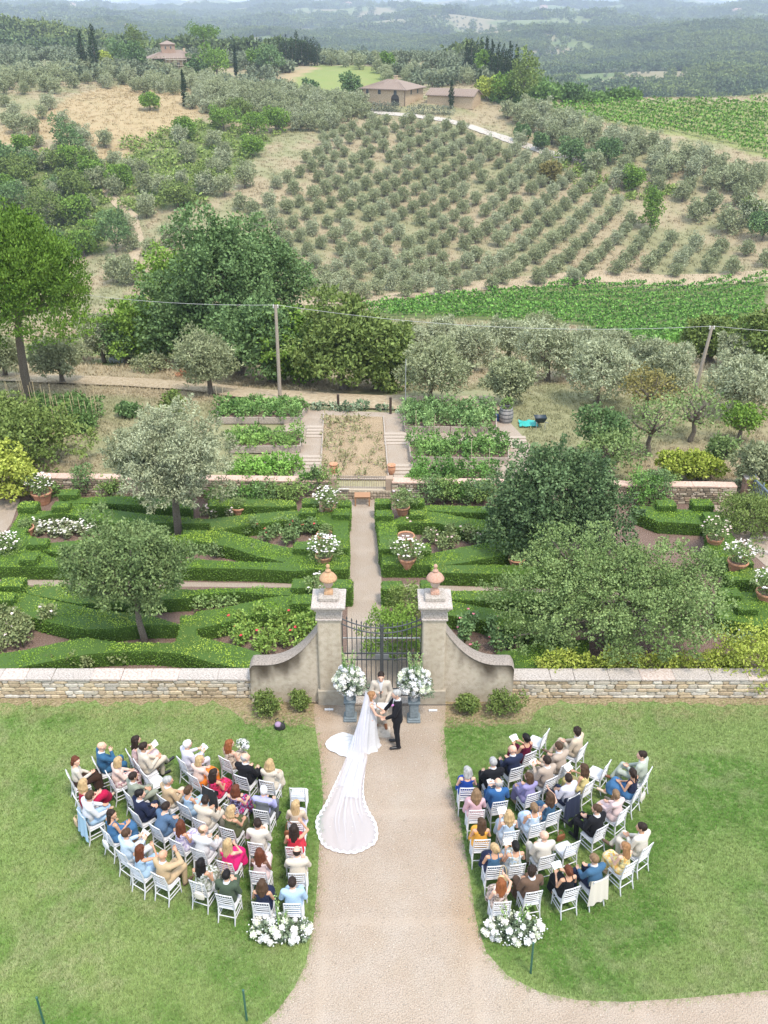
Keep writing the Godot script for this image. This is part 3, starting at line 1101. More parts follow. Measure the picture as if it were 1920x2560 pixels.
func scrub_and_trees() -> void:
	# green clumps and single trees over the left slope and the gully; [place, height, radius, kind, label]
	var list := [
		[Vector3(-66.2,-11.32,-210.5), 7.5, 2.6, "oak", "tall dark green tree on the edge of the dry slope"],
		[Vector3(-60.6,-16.58,-192.1), 6.0, 3.2, "holm", "olive brown oak behind the umbrella pine"],
		[Vector3(-63.39,-19.4,-183.2), 6.5, 3.6, "holm", "broad dark oak at the left edge behind the umbrella pine"],
		[Vector3(-46.2,-20.49,-165.2), 7.0, 3.0, "oak", "dark green bushy tree right of the umbrella pine"],
		[Vector3(-71.13,-18.54,-186.4), 6.5, 3.4, "oak", "dark green oak at the far left edge of the gully"],
		[Vector3(-58.4,-14.41,-199.6), 4.2, 2.4, "bright", "light green bush at the edge of the dry slope"],
		[Vector3(-66.32,-13.13,-203.8), 4.0, 2.6, "shrub", "mid green shrub under the dry slope"],
		[Vector3(-73.29,-13.68,-202.4), 4.0, 2.8, "shrub", "mid green shrub at the left edge of the slope"],
		[Vector3(-52.57,-15.11,-196.8), 4.6, 2.4, "bright", "ivy covered bush beside the dirt track"],
		[Vector3(-44.64,-9.18,-225.9), 4.6, 2.6, "bright", "bright green ivy clad tree, left one of the thicket"],
		[Vector3(-36.94,-8.46,-234.5), 5.0, 3.4, "bright", "bright green ivy clad tree in the middle of the thicket"],
		[Vector3(-29.07,-9.64,-229.8), 5.4, 3.4, "bright", "bright green ivy clad tree at the right of the thicket"],
		[Vector3(-34.42,-7.26,-243.9), 4.8, 3.2, "shrub", "yellow green tree at the back of the thicket"],
		[Vector3(-25.06,-9,-235.5), 5.2, 2.8, "bright", "tall bright green bush at the thicket edge by the grove"],
		[Vector3(-28.28,-11.51,-214.9), 4.2, 2.2, "bright", "green bush below the thicket"],
		[Vector3(-55.6,-5.02,-243.6), 3.6, 2.2, "bright", "lone green bush on the dry field"],
		[Vector3(-34.26,-14.72,-192.2), 3.8, 2.4, "shrub", "green shrub in front of the olive slope"],
		[Vector3(-38.63,-16.53,-183.6), 4.4, 2.8, "shrub", "green shrub above the big oaks"],
		[Vector3(32.89,-14.63,-198.6), 4.6, 2.1, "ochre", "brown leaved tree standing among the olives"],
		[Vector3(31.18,-9.9,-228.4), 3.4, 1.7, "oak", "small green tree on the near side of the white road"],
		[Vector3(34.09,-10.94,-219.9), 3.2, 1.6, "oak", "small dark tree by the white road, second one down"],
		[Vector3(39.05,-12.05,-210), 4.6, 2.5, "oak", "round dark green tree beside the white road"],
		[Vector3(42.27,-12.4,-206.9), 3.2, 1.5, "oak", "small bushy tree at the bend of the white road"],
		[Vector3(46.52,-12.1,-207.6), 5.2, 2.5, "oak", "bigger round green tree beside the white road"],
		[Vector3(48.84,-15.1,-194.4), 4.2, 2.0, "bright", "light green tree below the white road"],
		[Vector3(66.69,-19.51,-170), 4.6, 2.4, "oak", "dark green tree at the right edge of the olive slope"],
		[Vector3(67.2,-18.22,-177.4), 4.2, 2.2, "holm", "dark shrub at the right edge under the road"],
	]
	for a in list:
		tree("green_tree" if a[1] > 4.5 else "green_shrub", a[4], a[3], a[0], a[1], Vector3(a[2], a[1] * 0.44, a[2]), {"n": 2600, "l": 0.42, "w": 0.13, "lumps": 16, "lump": 0.36, "trunk": 0.16, "limbs": 4, "inner": 0.55, "category": "tree" if a[1] > 4.5 else "shrub"})
	for k in ["oak", "shrub", "bright"]:
		var p0: Node3D = null
		for p in scatter_in(gully, 8.5, 0.9 + k.length(), 2.8, 0.5):
			var at := on_land(p.x, p.y)
			if p0:
				copy(p0, "gully_tree", at, rng.randf() * TAU, rng.randf_range(0.7, 1.3))
			else:
				p0 = tree("gully_tree", {"oak": "dark bushy tree", "shrub": "olive green bushy tree", "bright": "fresh green bushy tree"}[k] + " in the gully left of the olive slope", k, at, 4.4, Vector3(2.2, 1.9, 2.2), {"n": 2400, "l": 0.4, "w": 0.13, "lumps": 16, "lump": 0.36, "limbs": 4, "inner": 0.55, "group": "bushy trees in the gully"})
	# ivy-clad post
	tree("ivy_column", "tall narrow ivy covered trunk among the olives on the right", "bright", Vector3(48.76,-19.33,-177.5), 7.6, Vector3(1.15, 3.7, 1.15), {"n": 3000, "l": 0.36, "w": 0.12, "lumps": 16, "lump": 0.34, "inner": 0.6, "limbs": 3})
	# low scrub and weeds
	var weed := Buf.new()
	leaves(weed, [[Vector3(0, 0.32, 0), Vector3(0.6, 0.4, 0.6)], [Vector3(0.4, 0.25, 0.2), Vector3(0.4, 0.3, 0.4)]], 70, 0.34, 0.1, Color(0.09, 0.15, 0.03), Color(0.24, 0.31, 0.08), 0.0, 0.2)
	var ws := []
	for p in scatter_in(scrub, 2.6, 0.2, 1.3, 0.75):
		ws.append(Transform3D(rnd_basis(rng.randf_range(0.8, 2.4)), on_land(p.x, p.y)))
	for p in scatter_in(xz([33.24,-218.3, 45.46,-208.8, 46.03,-196.6, 59.39,-194.7, 52.55,-188.5, 38.9,-192.3]), 2.0, 0.2, 1.0, 0.9):
		ws.append(Transform3D(rnd_basis(rng.randf_range(0.8, 2.0)), on_land(p.x, p.y)))
	crowd("wild_scrub", weed.mesh(), vcol(0.7, 0.3), ws)
	# dry grass over the slopes
	var hay := Buf.new()
	for i in 14:
		var a := rng.randf() * TAU
		var d := Vector3(cos(a) * 0.5, 1, sin(a) * 0.5).normalized() * rng.randf_range(0.25, 0.55)
		var p := Vector3(rng.randf_range(-0.6, 0.6), -0.05, rng.randf_range(-0.6, 0.6))
		var s := Vector3(-sin(a), 0, cos(a)) * 0.05
		hay.tri(p - s, p + s, p + d, Color(1, 1, 1))
	var hs := []
	var hc := PackedColorArray()
	for i in 75000:
		var d := rng.randf_range(33.5, 300.0) if i < 60000 else rng.randf_range(33.5, 52.0)
		var x := d * rng.randf_range(-0.5, 0.5)
		if inside(Vector2(x, -d), low_vineyard) or (d < 47.0 and x > -8.0 and x < 6.3):
			continue
		hs.append(Transform3D(rnd_basis(rng.randf_range(0.6, 1.0) * (0.3 if d < 52.0 else 0.55 if d < 70.0 else 1.0)), on_land(x, -d)))
		hc.append(land_colour(x, -d) * rng.randf_range(0.8, 1.3))
	crowd("dry_grass", hay.mesh(), vcol(0.8, 0.3), hs, hc)
	ribbon("white_road", xyz([-5.45,-5.98,-254.1, 0,-6.34,-249.1, 7.24,-6.63,-246.6, 14.82,-7.34,-243.9, 20.72,-8.39,-239.5, 26.6,-9.66,-232.2, 32.65,-10.74,-222.2, 36.87,-11.38,-215.1, 40.36,-11.87,-210.4, 44.65,-12.41,-206.4]), 2.6, 0.1, flat(Color(0.41, 0.365, 0.32), 0.95))
	ribbon("dirt_track", xyz([-57.68,-12.68,-206.1, -54.75,-15.59,-195.1, -47.24,-17.84,-182.8, -43.28,-19.41,-169.6, -41.41,-20.47,-156.5]), 2.0, 0.08, dirt())
	ribbon("field_track", xyz([-23.1,-20.98,-134.8, -3.49,-20.84,-135.9, 15.08,-21.86,-148, 35.88,-22.64,-157.3, 65.09,-21.53,-154.2]), 5.0, 0.08, dirt())
	ribbon("dirt_road", xyz([-23.66,-1.82,-52.16, -20.61,-1.67,-51.43, -16.43,-1.48,-50.46, -13.53,-1.33,-49.67, -10.63,-1.07,-48.49, -6.59,-0.48,-45.86, -3.21,-0.23,-44.56, 0,-0.13,-43.87, 2.75,-0.09,-43.56, 5.52,-0.11,-43.71]), 2.6, 0.05, dirt())


# ---------------------------------------------------------------- houses on the ridge
func stone_far() -> StandardMaterial3D:
	return rough_stuff("far_stone", noise_tex(0.05, [[0.0, Color(0.30, 0.22, 0.14)], [0.5, Color(0.45, 0.34, 0.23)], [1.0, Color(0.55, 0.44, 0.32)]], 256, 41, 4), 4.0, null, false)


func tiles_far() -> StandardMaterial3D:
	return rough_stuff("far_tiles", noise_tex(0.06, [[0.0, Color(0.17, 0.125, 0.10)], [0.5, Color(0.26, 0.20, 0.165)], [1.0, Color(0.34, 0.27, 0.235)]], 256, 43, 4), 3.0, null, false)


func hip_roof(b: Buf, w: float, dp: float, y: float, rise: float, over: float, ridge: float) -> void:
	var x := w * 0.5 + over
	var z := dp * 0.5 + over
	var a := Vector3(-x, y, z); var c := Vector3(x, y, z); var d := Vector3(x, y, -z); var e := Vector3(-x, y, -z)
	var r0 := Vector3(-ridge * 0.5, y + rise, 0); var r1 := Vector3(ridge * 0.5, y + rise, 0)
	b.quad(a, c, r1, r0, Color.WHITE); b.quad(d, e, r0, r1, Color.WHITE)
	b.tri(c, d, r1, Color.WHITE); b.tri(e, a, r0, Color.WHITE)
	b.box(Transform3D(Basis(), Vector3(0, y - 0.09, 0)), Vector3(x * 2 - 0.02, 0.17, z * 2 - 0.02), Color.WHITE)
	for i in int(w / 0.6):  # courses of cover tiles running down the front
		var t := (i + 0.5) / int(w / 0.6) * 2.0 - 1.0
		var top := Vector3(clampf(t * x, -ridge * 0.5, ridge * 0.5), y + rise, 0)
		var foot := Vector3(t * x, y, z)
		b.bar(foot + Vector3(0, 0.03, 0), foot.lerp(top, 0.97) + Vector3(0, 0.03, 0), 0.16, 0.09, Color.WHITE)


func windows(o: Node3D, list: Array) -> void:  # [centre, size, turn]
	for q in list:
		var b := Buf.new()
		var t := Transform3D(Basis(Vector3.UP, q[2]), q[0])
		b.box(t, Vector3(q[1].x + 0.2, q[1].y + 0.2, 0.16), Color.WHITE)
		var f := build("window", b, flat(Color(0.42, 0.34, 0.25)), o)
		var g := Buf.new()
		g.box(t * Transform3D(Basis(), Vector3(0, 0, 0.03)), Vector3(q[1].x, q[1].y, 0.16), Color.WHITE)
		build("pane", g, flat(Color(0.05, 0.06, 0.065), 0.3), f)


func buildings_far() -> void:
	# farmhouse at the head of the olive slope
	var at: Vector3 = Vector3(1.5,-5.09,-257)
	var o := thing("farmhouse", "stone farmhouse with a low hipped tile roof above the olive slope", "house", at + Vector3(0.8, -0.3, -5.0), -0.47)
	var b := Buf.new()
	b.box(Transform3D(Basis(), Vector3(0, 1.85, 0)), Vector3(12.0, 4.1, 10.5), Color.WHITE)
	build("wall", b, stone_far(), o)
	b = Buf.new()
	hip_roof(b, 12.0, 10.5, 4.0, 1.9, 0.7, 2.6)
	var rf := build("roof", b, tiles_far(), o)
	b = Buf.new()
	b.box(Transform3D(Basis(), Vector3(0.6, 6.0, -0.3)), Vector3(0.8, 1.3, 0.6), Color.WHITE)
	b.box(Transform3D(Basis(), Vector3(0.6, 6.72, -0.3)), Vector3(1.0, 0.12, 0.8), Color.WHITE)
	build("chimney", b, stone_far(), rf)
	windows(o, [[Vector3(-1.2, 3.3, 5.2), Vector2(0.8, 1.1), 0.0], [Vector3(3.2, 3.3, 5.2), Vector2(0.8, 1.1), 0.0], [Vector3(-4.6, 3.3, 5.2), Vector2(0.7, 1.0), 0.0], [Vector3(5.95, 3.3, 2.0), Vector2(0.7, 1.1), PI / 2], [Vector3(5.95, 3.3, -1.8), Vector2(0.7, 1.1), PI / 2]])
	b = Buf.new()
	b.box(Transform3D(Basis(), Vector3(3.2, 0.9, 5.24)), Vector3(2.2, 1.8, 0.12), Color.WHITE)
	b.lathe(Transform3D(Basis(Vector3.RIGHT, PI / 2), Vector3(3.2, 1.8, 5.18)), [Vector2(0, 0), Vector2(1.1, 0.0), Vector2(1.1, 0.12), Vector2(0, 0.12)], 20, Color.WHITE)
	build("arched_door", b, flat(Color(0.06, 0.055, 0.05)), o)
	b = Buf.new()
	b.box(Transform3D(Basis(), Vector3(-5.9, 2.2, 5.33)), Vector3(0.14, 4.2, 0.12), Color.WHITE)
	b.box(Transform3D(Basis(), Vector3(5.9, 2.2, 5.33)), Vector3(0.14, 4.2, 0.12), Color.WHITE)
	build("drainpipe", b, flat(Color(0.12, 0.08, 0.06)), o)
	# barn
	at = Vector3(17.48,-5.16,-254.1)
	o = thing("stone_barn", "long low stone barn with a pitched tile roof right of the farmhouse", "barn", at + Vector3(0, -0.3, -3.0), -0.42)
	b = Buf.new()
	b.box(Transform3D(Basis(), Vector3(0, 1.3, 0)), Vector3(12.0, 2.9, 6.0), Color.WHITE)
	for s in [-1.0, 1.0]:
		b.face([Vector3(s * 6.0, 2.75, -3.0), Vector3(s * 6.0, 2.75, 3.0), Vector3(s * 6.0, 3.95, 0)], Vector3(0, 3, 0), Color.WHITE)
	build("wall", b, stone_far(), o)
	b = Buf.new()
	for s in [-1.0, 1.0]:
		b.bar(Vector3(0, 2.65, s * 3.5), Vector3(0, 4.1, 0), 12.8, 0.16, Color.WHITE, Vector3(0, 1, s * 0.2))
	for i in 20:
		b.bar(Vector3(-6.1 + i * 0.64, 2.8, 3.5), Vector3(-6.1 + i * 0.64, 4.18, 0.1), 0.2, 0.1, Color.WHITE)
	build("roof", b, tiles_far(), o)
	# grey hedge bank and wall in front of the houses
	for q in [[Vector3(-3.03,-6.07,-252), Vector3(3.35,-6.01,-250.2), "clipped grey hedge in front of the farmhouse"], [Vector3(6.37,-6.35,-248), Vector3(16.2,-6.47,-248.1), "grey green hedge in front of the stone barn"]]:
		var a: Vector3 = q[0]
		var c: Vector3 = q[1]
		var lumps := []
		for i in 9:
			lumps.append([(c - a) * (i / 8.0) + Vector3(0, 0.9, 0), Vector3(0.95, 1.0, 0.8)])
		b = Buf.new()
		leaves(b, lumps, 1500, 0.3, 0.1, Color(0.10, 0.12, 0.085), Color(0.20, 0.22, 0.16), 0.0, 0.5)
		tag(build("hedge", b, vcol(0.8), self, a), q[2], "hedge")
	# villa with a tower, its walls under ivy, scaffold on the front
	at = Vector3(-65.93,-2.58,-321.8)
	o = thing("tower_villa", "ivy covered villa with a square brick tower and scaffolding on its front", "villa", at + Vector3(0, -0.4, -6.0), 0.25)
	o.scale = Vector3.ONE * 0.8
	b = Buf.new()
	b.box(Transform3D(Basis(), Vector3(0, 3.3, 0)), Vector3(18.5, 7.4, 12.0), Color.WHITE)
	build("wall", b, stone_far(), o)
	b = Buf.new()
	hip_roof(b, 18.5, 12.0, 6.9, 2.6, 0.8, 6.0)
	var vr := build("roof", b, tiles_far(), o)
	b = Buf.new()
	b.box(Transform3D(Basis(), Vector3(-1.6, 9.0, 0)), Vector3(5.2, 5.0, 5.2), Color.WHITE)
	var tw := build("tower", b, rough_stuff("tower", noise_tex(0.05, [[0.0, Color(0.27, 0.17, 0.12)], [1.0, Color(0.42, 0.30, 0.23)]], 256, 44), 3.0, null, false), o)
	b = Buf.new()
	b.lathe(Transform3D(Basis(Vector3.UP, PI / 4), Vector3(-1.6, 11.5, 0)), [Vector2(0, -0.1), Vector2(4.2, -0.1), Vector2(4.2, 0.1), Vector2(0.05, 1.3)], 4, Color.WHITE)
	build("tower_roof", b, tiles_far(), tw)
	b = Buf.new()
	b.box(Transform3D(Basis(), Vector3(4.5, 9.4, 0.5)), Vector3(0.9, 1.4, 0.9), Color.WHITE)
	build("chimney", b, stone_far(), vr)
	windows(o, [[Vector3(-2.6, 10.4, 2.62), Vector2(0.6, 0.9), 0.0], [Vector3(-0.6, 10.4, 2.62), Vector2(0.6, 0.9), 0.0], [Vector3(-1.2, 4.6, 6.0), Vector2(0.9, 1.4), 0.0], [Vector3(1.6, 4.6, 6.0), Vector2(0.9, 1.4), 0.0]])
	b = Buf.new()
	var iv := []
	for i in 7:
		for j in 3:
			iv.append([Vector3(-9.0 + i * 0.95, 1.0 + j * 2.2, 6.1), Vector3(0.8, 1.4, 0.35)])
			if i < 5:
				iv.append([Vector3(5.0 + i * 0.95, 1.0 + j * 2.2, 6.1), Vector3(0.8, 1.4, 0.35)])
	leaves(b, iv, 5200, 0.4, 0.16, Color(0.035, 0.085, 0.02), Color(0.09, 0.17, 0.045), 0.4, 0.6)
	build("ivy", b, vcol(0.7), o)
	var sc := Buf.new()
	for y in [2.2, 4.4, 6.4]:
		sc.box(Transform3D(Basis(), Vector3(0.7, y, 7.3)), Vector3(8.0, 0.12, 1.1), Color.WHITE)
	for i in 6:
		sc.bar(Vector3(-3.2 + i * 1.55, -0.3, 7.9), Vector3(-3.2 + i * 1.55, 7.4, 7.9), 0.09, 0.09, Color.WHITE)
	var so := thing("scaffold", "pale scaffold platforms along the front of the ivy covered villa", "scaffold", o.position, 0.25)
	so.scale = o.scale
	build("platforms", sc, flat(Color(0.52, 0.46, 0.36)), so)
	# trees round the villa and on the ridge: [place, height, radius, kind, label, flat, trunk]
	for a in [
		[Vector3(-71.42,-2.53,-419.5), 12.5, 6.2, "pine", "flat topped umbrella pine behind the villa", 0.45], [Vector3(-52.28,-3.92,-326.8), 9.5, 5.2, "bright", "broad light green tree right of the villa", 0.0],
		[Vector3(-58.65,-3.36,-324.5), 7.0, 3.2, "oak", "dark green tree hard against the right of the villa", 0.0], [Vector3(-78.57,-1.14,-331.6), 8.0, 2.4, "oak", "dense upright dark tree left of the villa", 0.0],
		[Vector3(-93.8,-1.7,-399.5), 12.0, 3.4, "holm", "tall dark pointed tree behind the left of the villa", 0.0], [Vector3(-88.6,-1.61,-352.9), 7.5, 4.2, "oak", "round mid green tree between the cypresses and the villa", 0.0],
		[Vector3(-91.5,-1.43,-342.9), 5.0, 2.2, "lime", "yellow green bush by the two cypresses", 0.0], [Vector3(-37.75,-3.43,-347.6), 8.5, 4.0, "oak", "dark tree at the foot of the ridge grove", 0.0],
		[Vector3(-43.64,-2.64,-358.7), 6.0, 3.2, "bright", "green tree beside the white track", 0.0], [Vector3(-156,-40.79,-1338.6), 9.0, 4.4, "lime", "yellow green tree in front of the dark ridge trees", 0.0],
		[Vector3(-170.2,-39.32,-1335.3), 9.0, 4.0, "holm", "dark tree at the left of the ridge trees", 0.0], [Vector3(-8.81,-5.9,-282.4), 6.2, 2.6, "oak", "dark pointed tree left of the farmhouse", 0.0],
		[Vector3(-20.52,-5.38,-286.7), 4.0, 2.0, "oak", "small dark bush below the green field", 0.0], [Vector3(1.12,-2.16,-337.6), 5.5, 2.6, "bright", "round green tree among the olives on the ridge", 0.0],
		[Vector3(30.29,-2.01,-313.1), 7.0, 3.0, "bright", "bright round tree among the ridge cypresses", 0.0], [Vector3(30.85,-4.51,-258.7), 6.0, 4.4, "bright", "bright green tree right of the stone barn", 0.0],
		[Vector3(26.74,-4.2,-261.5), 5.0, 3.4, "lime", "yellow green bush beside the stone barn", 0.0], [Vector3(34.47,-4.98,-255), 13.0, 3.6, "holm", "big dark fir like tree right of the barn", 0.0],
		[Vector3(47.72,-4.76,-258.5), 4.4, 2.6, "oak", "dark round bush at the edge of the right hand wood", 0.0]]:
		tree("ridge_tree", a[4], a[3], a[0], a[1], Vector3(a[2], a[1] * (0.2 if a[5] > 0 else 0.44), a[2]), {"n": 2400, "l": 0.6, "w": 0.2, "lumps": 15, "lump": 0.36, "flat": a[5], "trunk": 0.3, "limbs": 4, "inner": 0.5})
	var k := 0
	for a in [[Vector3(-90.8,-1.55,-315.9), 11.5, 1.35, "left one of the two tall cypresses left of the villa"], [Vector3(-87.07,-1.42,-315.9), 13.0, 1.7, "right one of the two tall cypresses left of the villa"], [Vector3(-48.19,-4.71,-248.9), 8.0, 0.75, "lone slim cypress standing on the dry field"], [Vector3(-47.67,-3.72,-335.4), 9.5, 0.55, "very slim cypress right of the villa"], [Vector3(24.79,-3.75,-268.2), 6.0, 0.7, "small cypress behind the stone barn"], [Vector3(16.51,-5.54,-252.3), 6.4, 0.65, "small cypress in front of the stone barn"], [Vector3(149.2,-49.07,-1038.7), 8.5, 0.8, "single cypress apart from the ridge group, on its right"], [Vector3(136.3,-45.51,-864.2), 5.6, 0.6, "left cypress of the small pair in the right hand wood"], [Vector3(138.4,-45.52,-864.3), 5.4, 0.55, "right cypress of the small pair in the right hand wood"]]:
		cypress("cypress", a[3], a[0], a[1], a[2], 1300)
	var cx := [355, 375, 395, 415, 440, 462, 485, 520, 540, 565, 600, 500]
	for i in cx.size():
		var p: Vector3 = xyz([26.29,-2.06,-333.6, 27.63,-1.96,-331.9, 28.96,-1.87,-330.3, 30,-1.85,-323.1, 30.62,-2.01,-313, 31.13,-2.29,-302.5, 31.76,-2.64,-292.3, 33.52,-2.86,-288.7, 34.57,-3.01,-286.6, 36.26,-3.06,-287.3, 38.41,-3.29,-286.3, 34.08,-2.42,-299.9])[i]
		cypress("ridge_cypress", "dark cypress in the clump on the ridge above the barn", p, [12.5, 13.0, 12.0, 13.0, 14.5, 14.0, 14.5, 12.0, 15.0, 14.0, 12.5, 13.0][i] * 0.72, rng.randf_range(0.9, 1.5), 1100, "cypresses clumped on the ridge above the barn")
	for i in 13:
		var p: Vector3 = Vector3(-37.08,-2.32,-373.2).lerp(Vector3(-24.04,-2.46,-376), i / 12.0)
		cypress("ridge_cypress", "dark cypress in the ridge row left of the green field", on_land(p.x, p.z - rng.randf_range(0, 6)), rng.randf_range(8.0, 11.6) * (1.0 - 0.03 * absf(i - 4)), rng.randf_range(1.2, 1.9), 1000, "cypresses in the row left of the green field")
	# the wood that falls away on the right of the barn
	var wood := far_tree(260, 0.36, 0.15, Color(0.07, 0.13, 0.03), Color(0.16, 0.26, 0.07), 1.6)
	var ws := []
	for p in scatter_in(xz([26.63,-256.5, 37.76,-313.9, 169.4,-1087.7, 193.7,-943.1, 198.6,-819.3, 63.52,-261.4, 42.91,-257.3, 35.52,-253.7]), 4.2, 0.2, 1.6):
		ws.append(Transform3D(rnd_basis(rng.randf_range(1.7, 2.8)), on_land(p.x, p.y) - Vector3(0, 1.5, 0)))
	for i in 500:
		var x := rng.randf_range(50, 140)
		var z := -rng.randf_range(335, 470)
		if not inside(Vector2(x, z), high_vineyard):
			ws.append(Transform3D(rnd_basis(rng.randf_range(2.0, 3.2)), on_land(x, z) - Vector3(0, 1.0, 0)))
	crowd("hillside_wood", wood, vcol(0.8, 0.2), ws)
	# houses far out in the hills
	k = 0
	for a in [[Vector3(-295.9,-29.72,-1860.6), 26.0, 7.0, Color(0.50, 0.33, 0.24), "long rose coloured villa among dark trees behind the umbrella pine"], [Vector3(307.9,-45.71,-1116.9), 15.0, 7.0, Color(0.66, 0.58, 0.50), "pale house on the wooded slope above the hilltop vineyard"], [Vector3(705.5,-9.97,-3157.8), 22.0, 12.0, Color(0.60, 0.50, 0.42), "pale far off house near the top of the hills, right of the centre"], [Vector3(244.5,-45.55,-1337.8), 10.0, 5.0, Color(0.55, 0.46, 0.38), "small far house in the trees right of the cypress clump"], [Vector3(935.9,-5.05,-2838.8), 26.0, 10.0, Color(0.55, 0.42, 0.36), "far farm near the top right of the hills"], [Vector3(553.9,2.24,-3720.8), 24.0, 10.0, Color(0.55, 0.40, 0.34), "far farm on the skyline hills above the cypress clump"], [Vector3(-132.3,11.96,-3863.7), 30.0, 10.0, Color(0.56, 0.42, 0.36), "far farm on the hills above the row of ridge cypresses"], [Vector3(-992.4,8.68,-3412.9), 26.0, 10.0, Color(0.6, 0.5, 0.42), "far pale farm on the hills at the upper left"], [Vector3(-1452.4,13.08,-4217.1), 26.0, 10.0, Color(0.6, 0.48, 0.40), "far farm at the upper left corner of the hills"]]:
		var h := thing("distant_house", a[4], "house", a[0] + Vector3(0, -1.0, 0), [0.3, -0.4, 0.2, 0.6, -0.2][k % 5])
		k += 1
		b = Buf.new()
		b.box(Transform3D(Basis(), Vector3(0, a[2] * 0.5, 0)), Vector3(a[1], a[2], a[1] * 0.6), Color.WHITE)
		build("wall", b, flat(a[3], 0.9), h)
		b = Buf.new()
		hip_roof(b, a[1], a[1] * 0.6, a[2] + 0.1, a[1] * 0.13, 0.6, a[1] * 0.4)
		build("roof", b, flat(Color(0.36, 0.23, 0.17), 0.9), h)
		windows(h, [[Vector3(-a[1] * 0.25, a[2] * 0.6, a[1] * 0.3), Vector2(1.2, 1.8), 0.0], [Vector3(a[1] * 0.25, a[2] * 0.6, a[1] * 0.3), Vector2(1.2, 1.8), 0.0]])


# ---------------------------------------------------------------- the fields between the garden and the valley
func wire(a: Vector3, c: Vector3, sag: float, label: String) -> void:
	var pts := []
	for i in 17:
		var t := i / 16.0
		pts.append(a.lerp(c, t) - a - Vector3(0, sag * 4.0 * t * (1.0 - t), 0))
	var b := Buf.new()
	b.tube(pts, [0.009], 5, Color.WHITE)
	tag(build("overhead_wire", b, flat(Color(0.42, 0.42, 0.41), 0.6), self, a), label, "wire")


func pole(at: Vector3, top: Vector3, label: String) -> void:
	var o := thing("utility_pole", label, "utility pole", at)
	var b := Buf.new()
	b.tube([Vector3(0, -0.4, 0), (top - at) * 0.5, top - at], [0.10, 0.085, 0.07], 9, Color.WHITE)
	build("post", b, rough_stuff("grey_wood", noise_tex(0.05, [[0.0, Color(0.24, 0.20, 0.16)], [1.0, Color(0.42, 0.36, 0.30)]], 256, 52), 0.7, null, false), o)
	b = Buf.new()
	b.bar(top - at + Vector3(-0.14, -0.12, 0.0), top - at + Vector3(0.14, -0.12, 0), 0.04, 0.05, Color.WHITE)
	b.lathe(Transform3D(Basis(), top - at + Vector3(-0.1, -0.1, 0)), [Vector2(0.02, 0), Vector2(0.045, 0.03), Vector2(0.03, 0.07), Vector2(0.04, 0.1), Vector2(0.0, 0.13)], 8, Color.WHITE)
	b.lathe(Transform3D(Basis(), top - at + Vector3(0.1, -0.1, 0)), [Vector2(0.02, 0), Vector2(0.045, 0.03), Vector2(0.03, 0.07), Vector2(0.04, 0.1), Vector2(0.0, 0.13)], 8, Color.WHITE)
	build("insulator", b, flat(Color(0.55, 0.53, 0.5), 0.4), o)


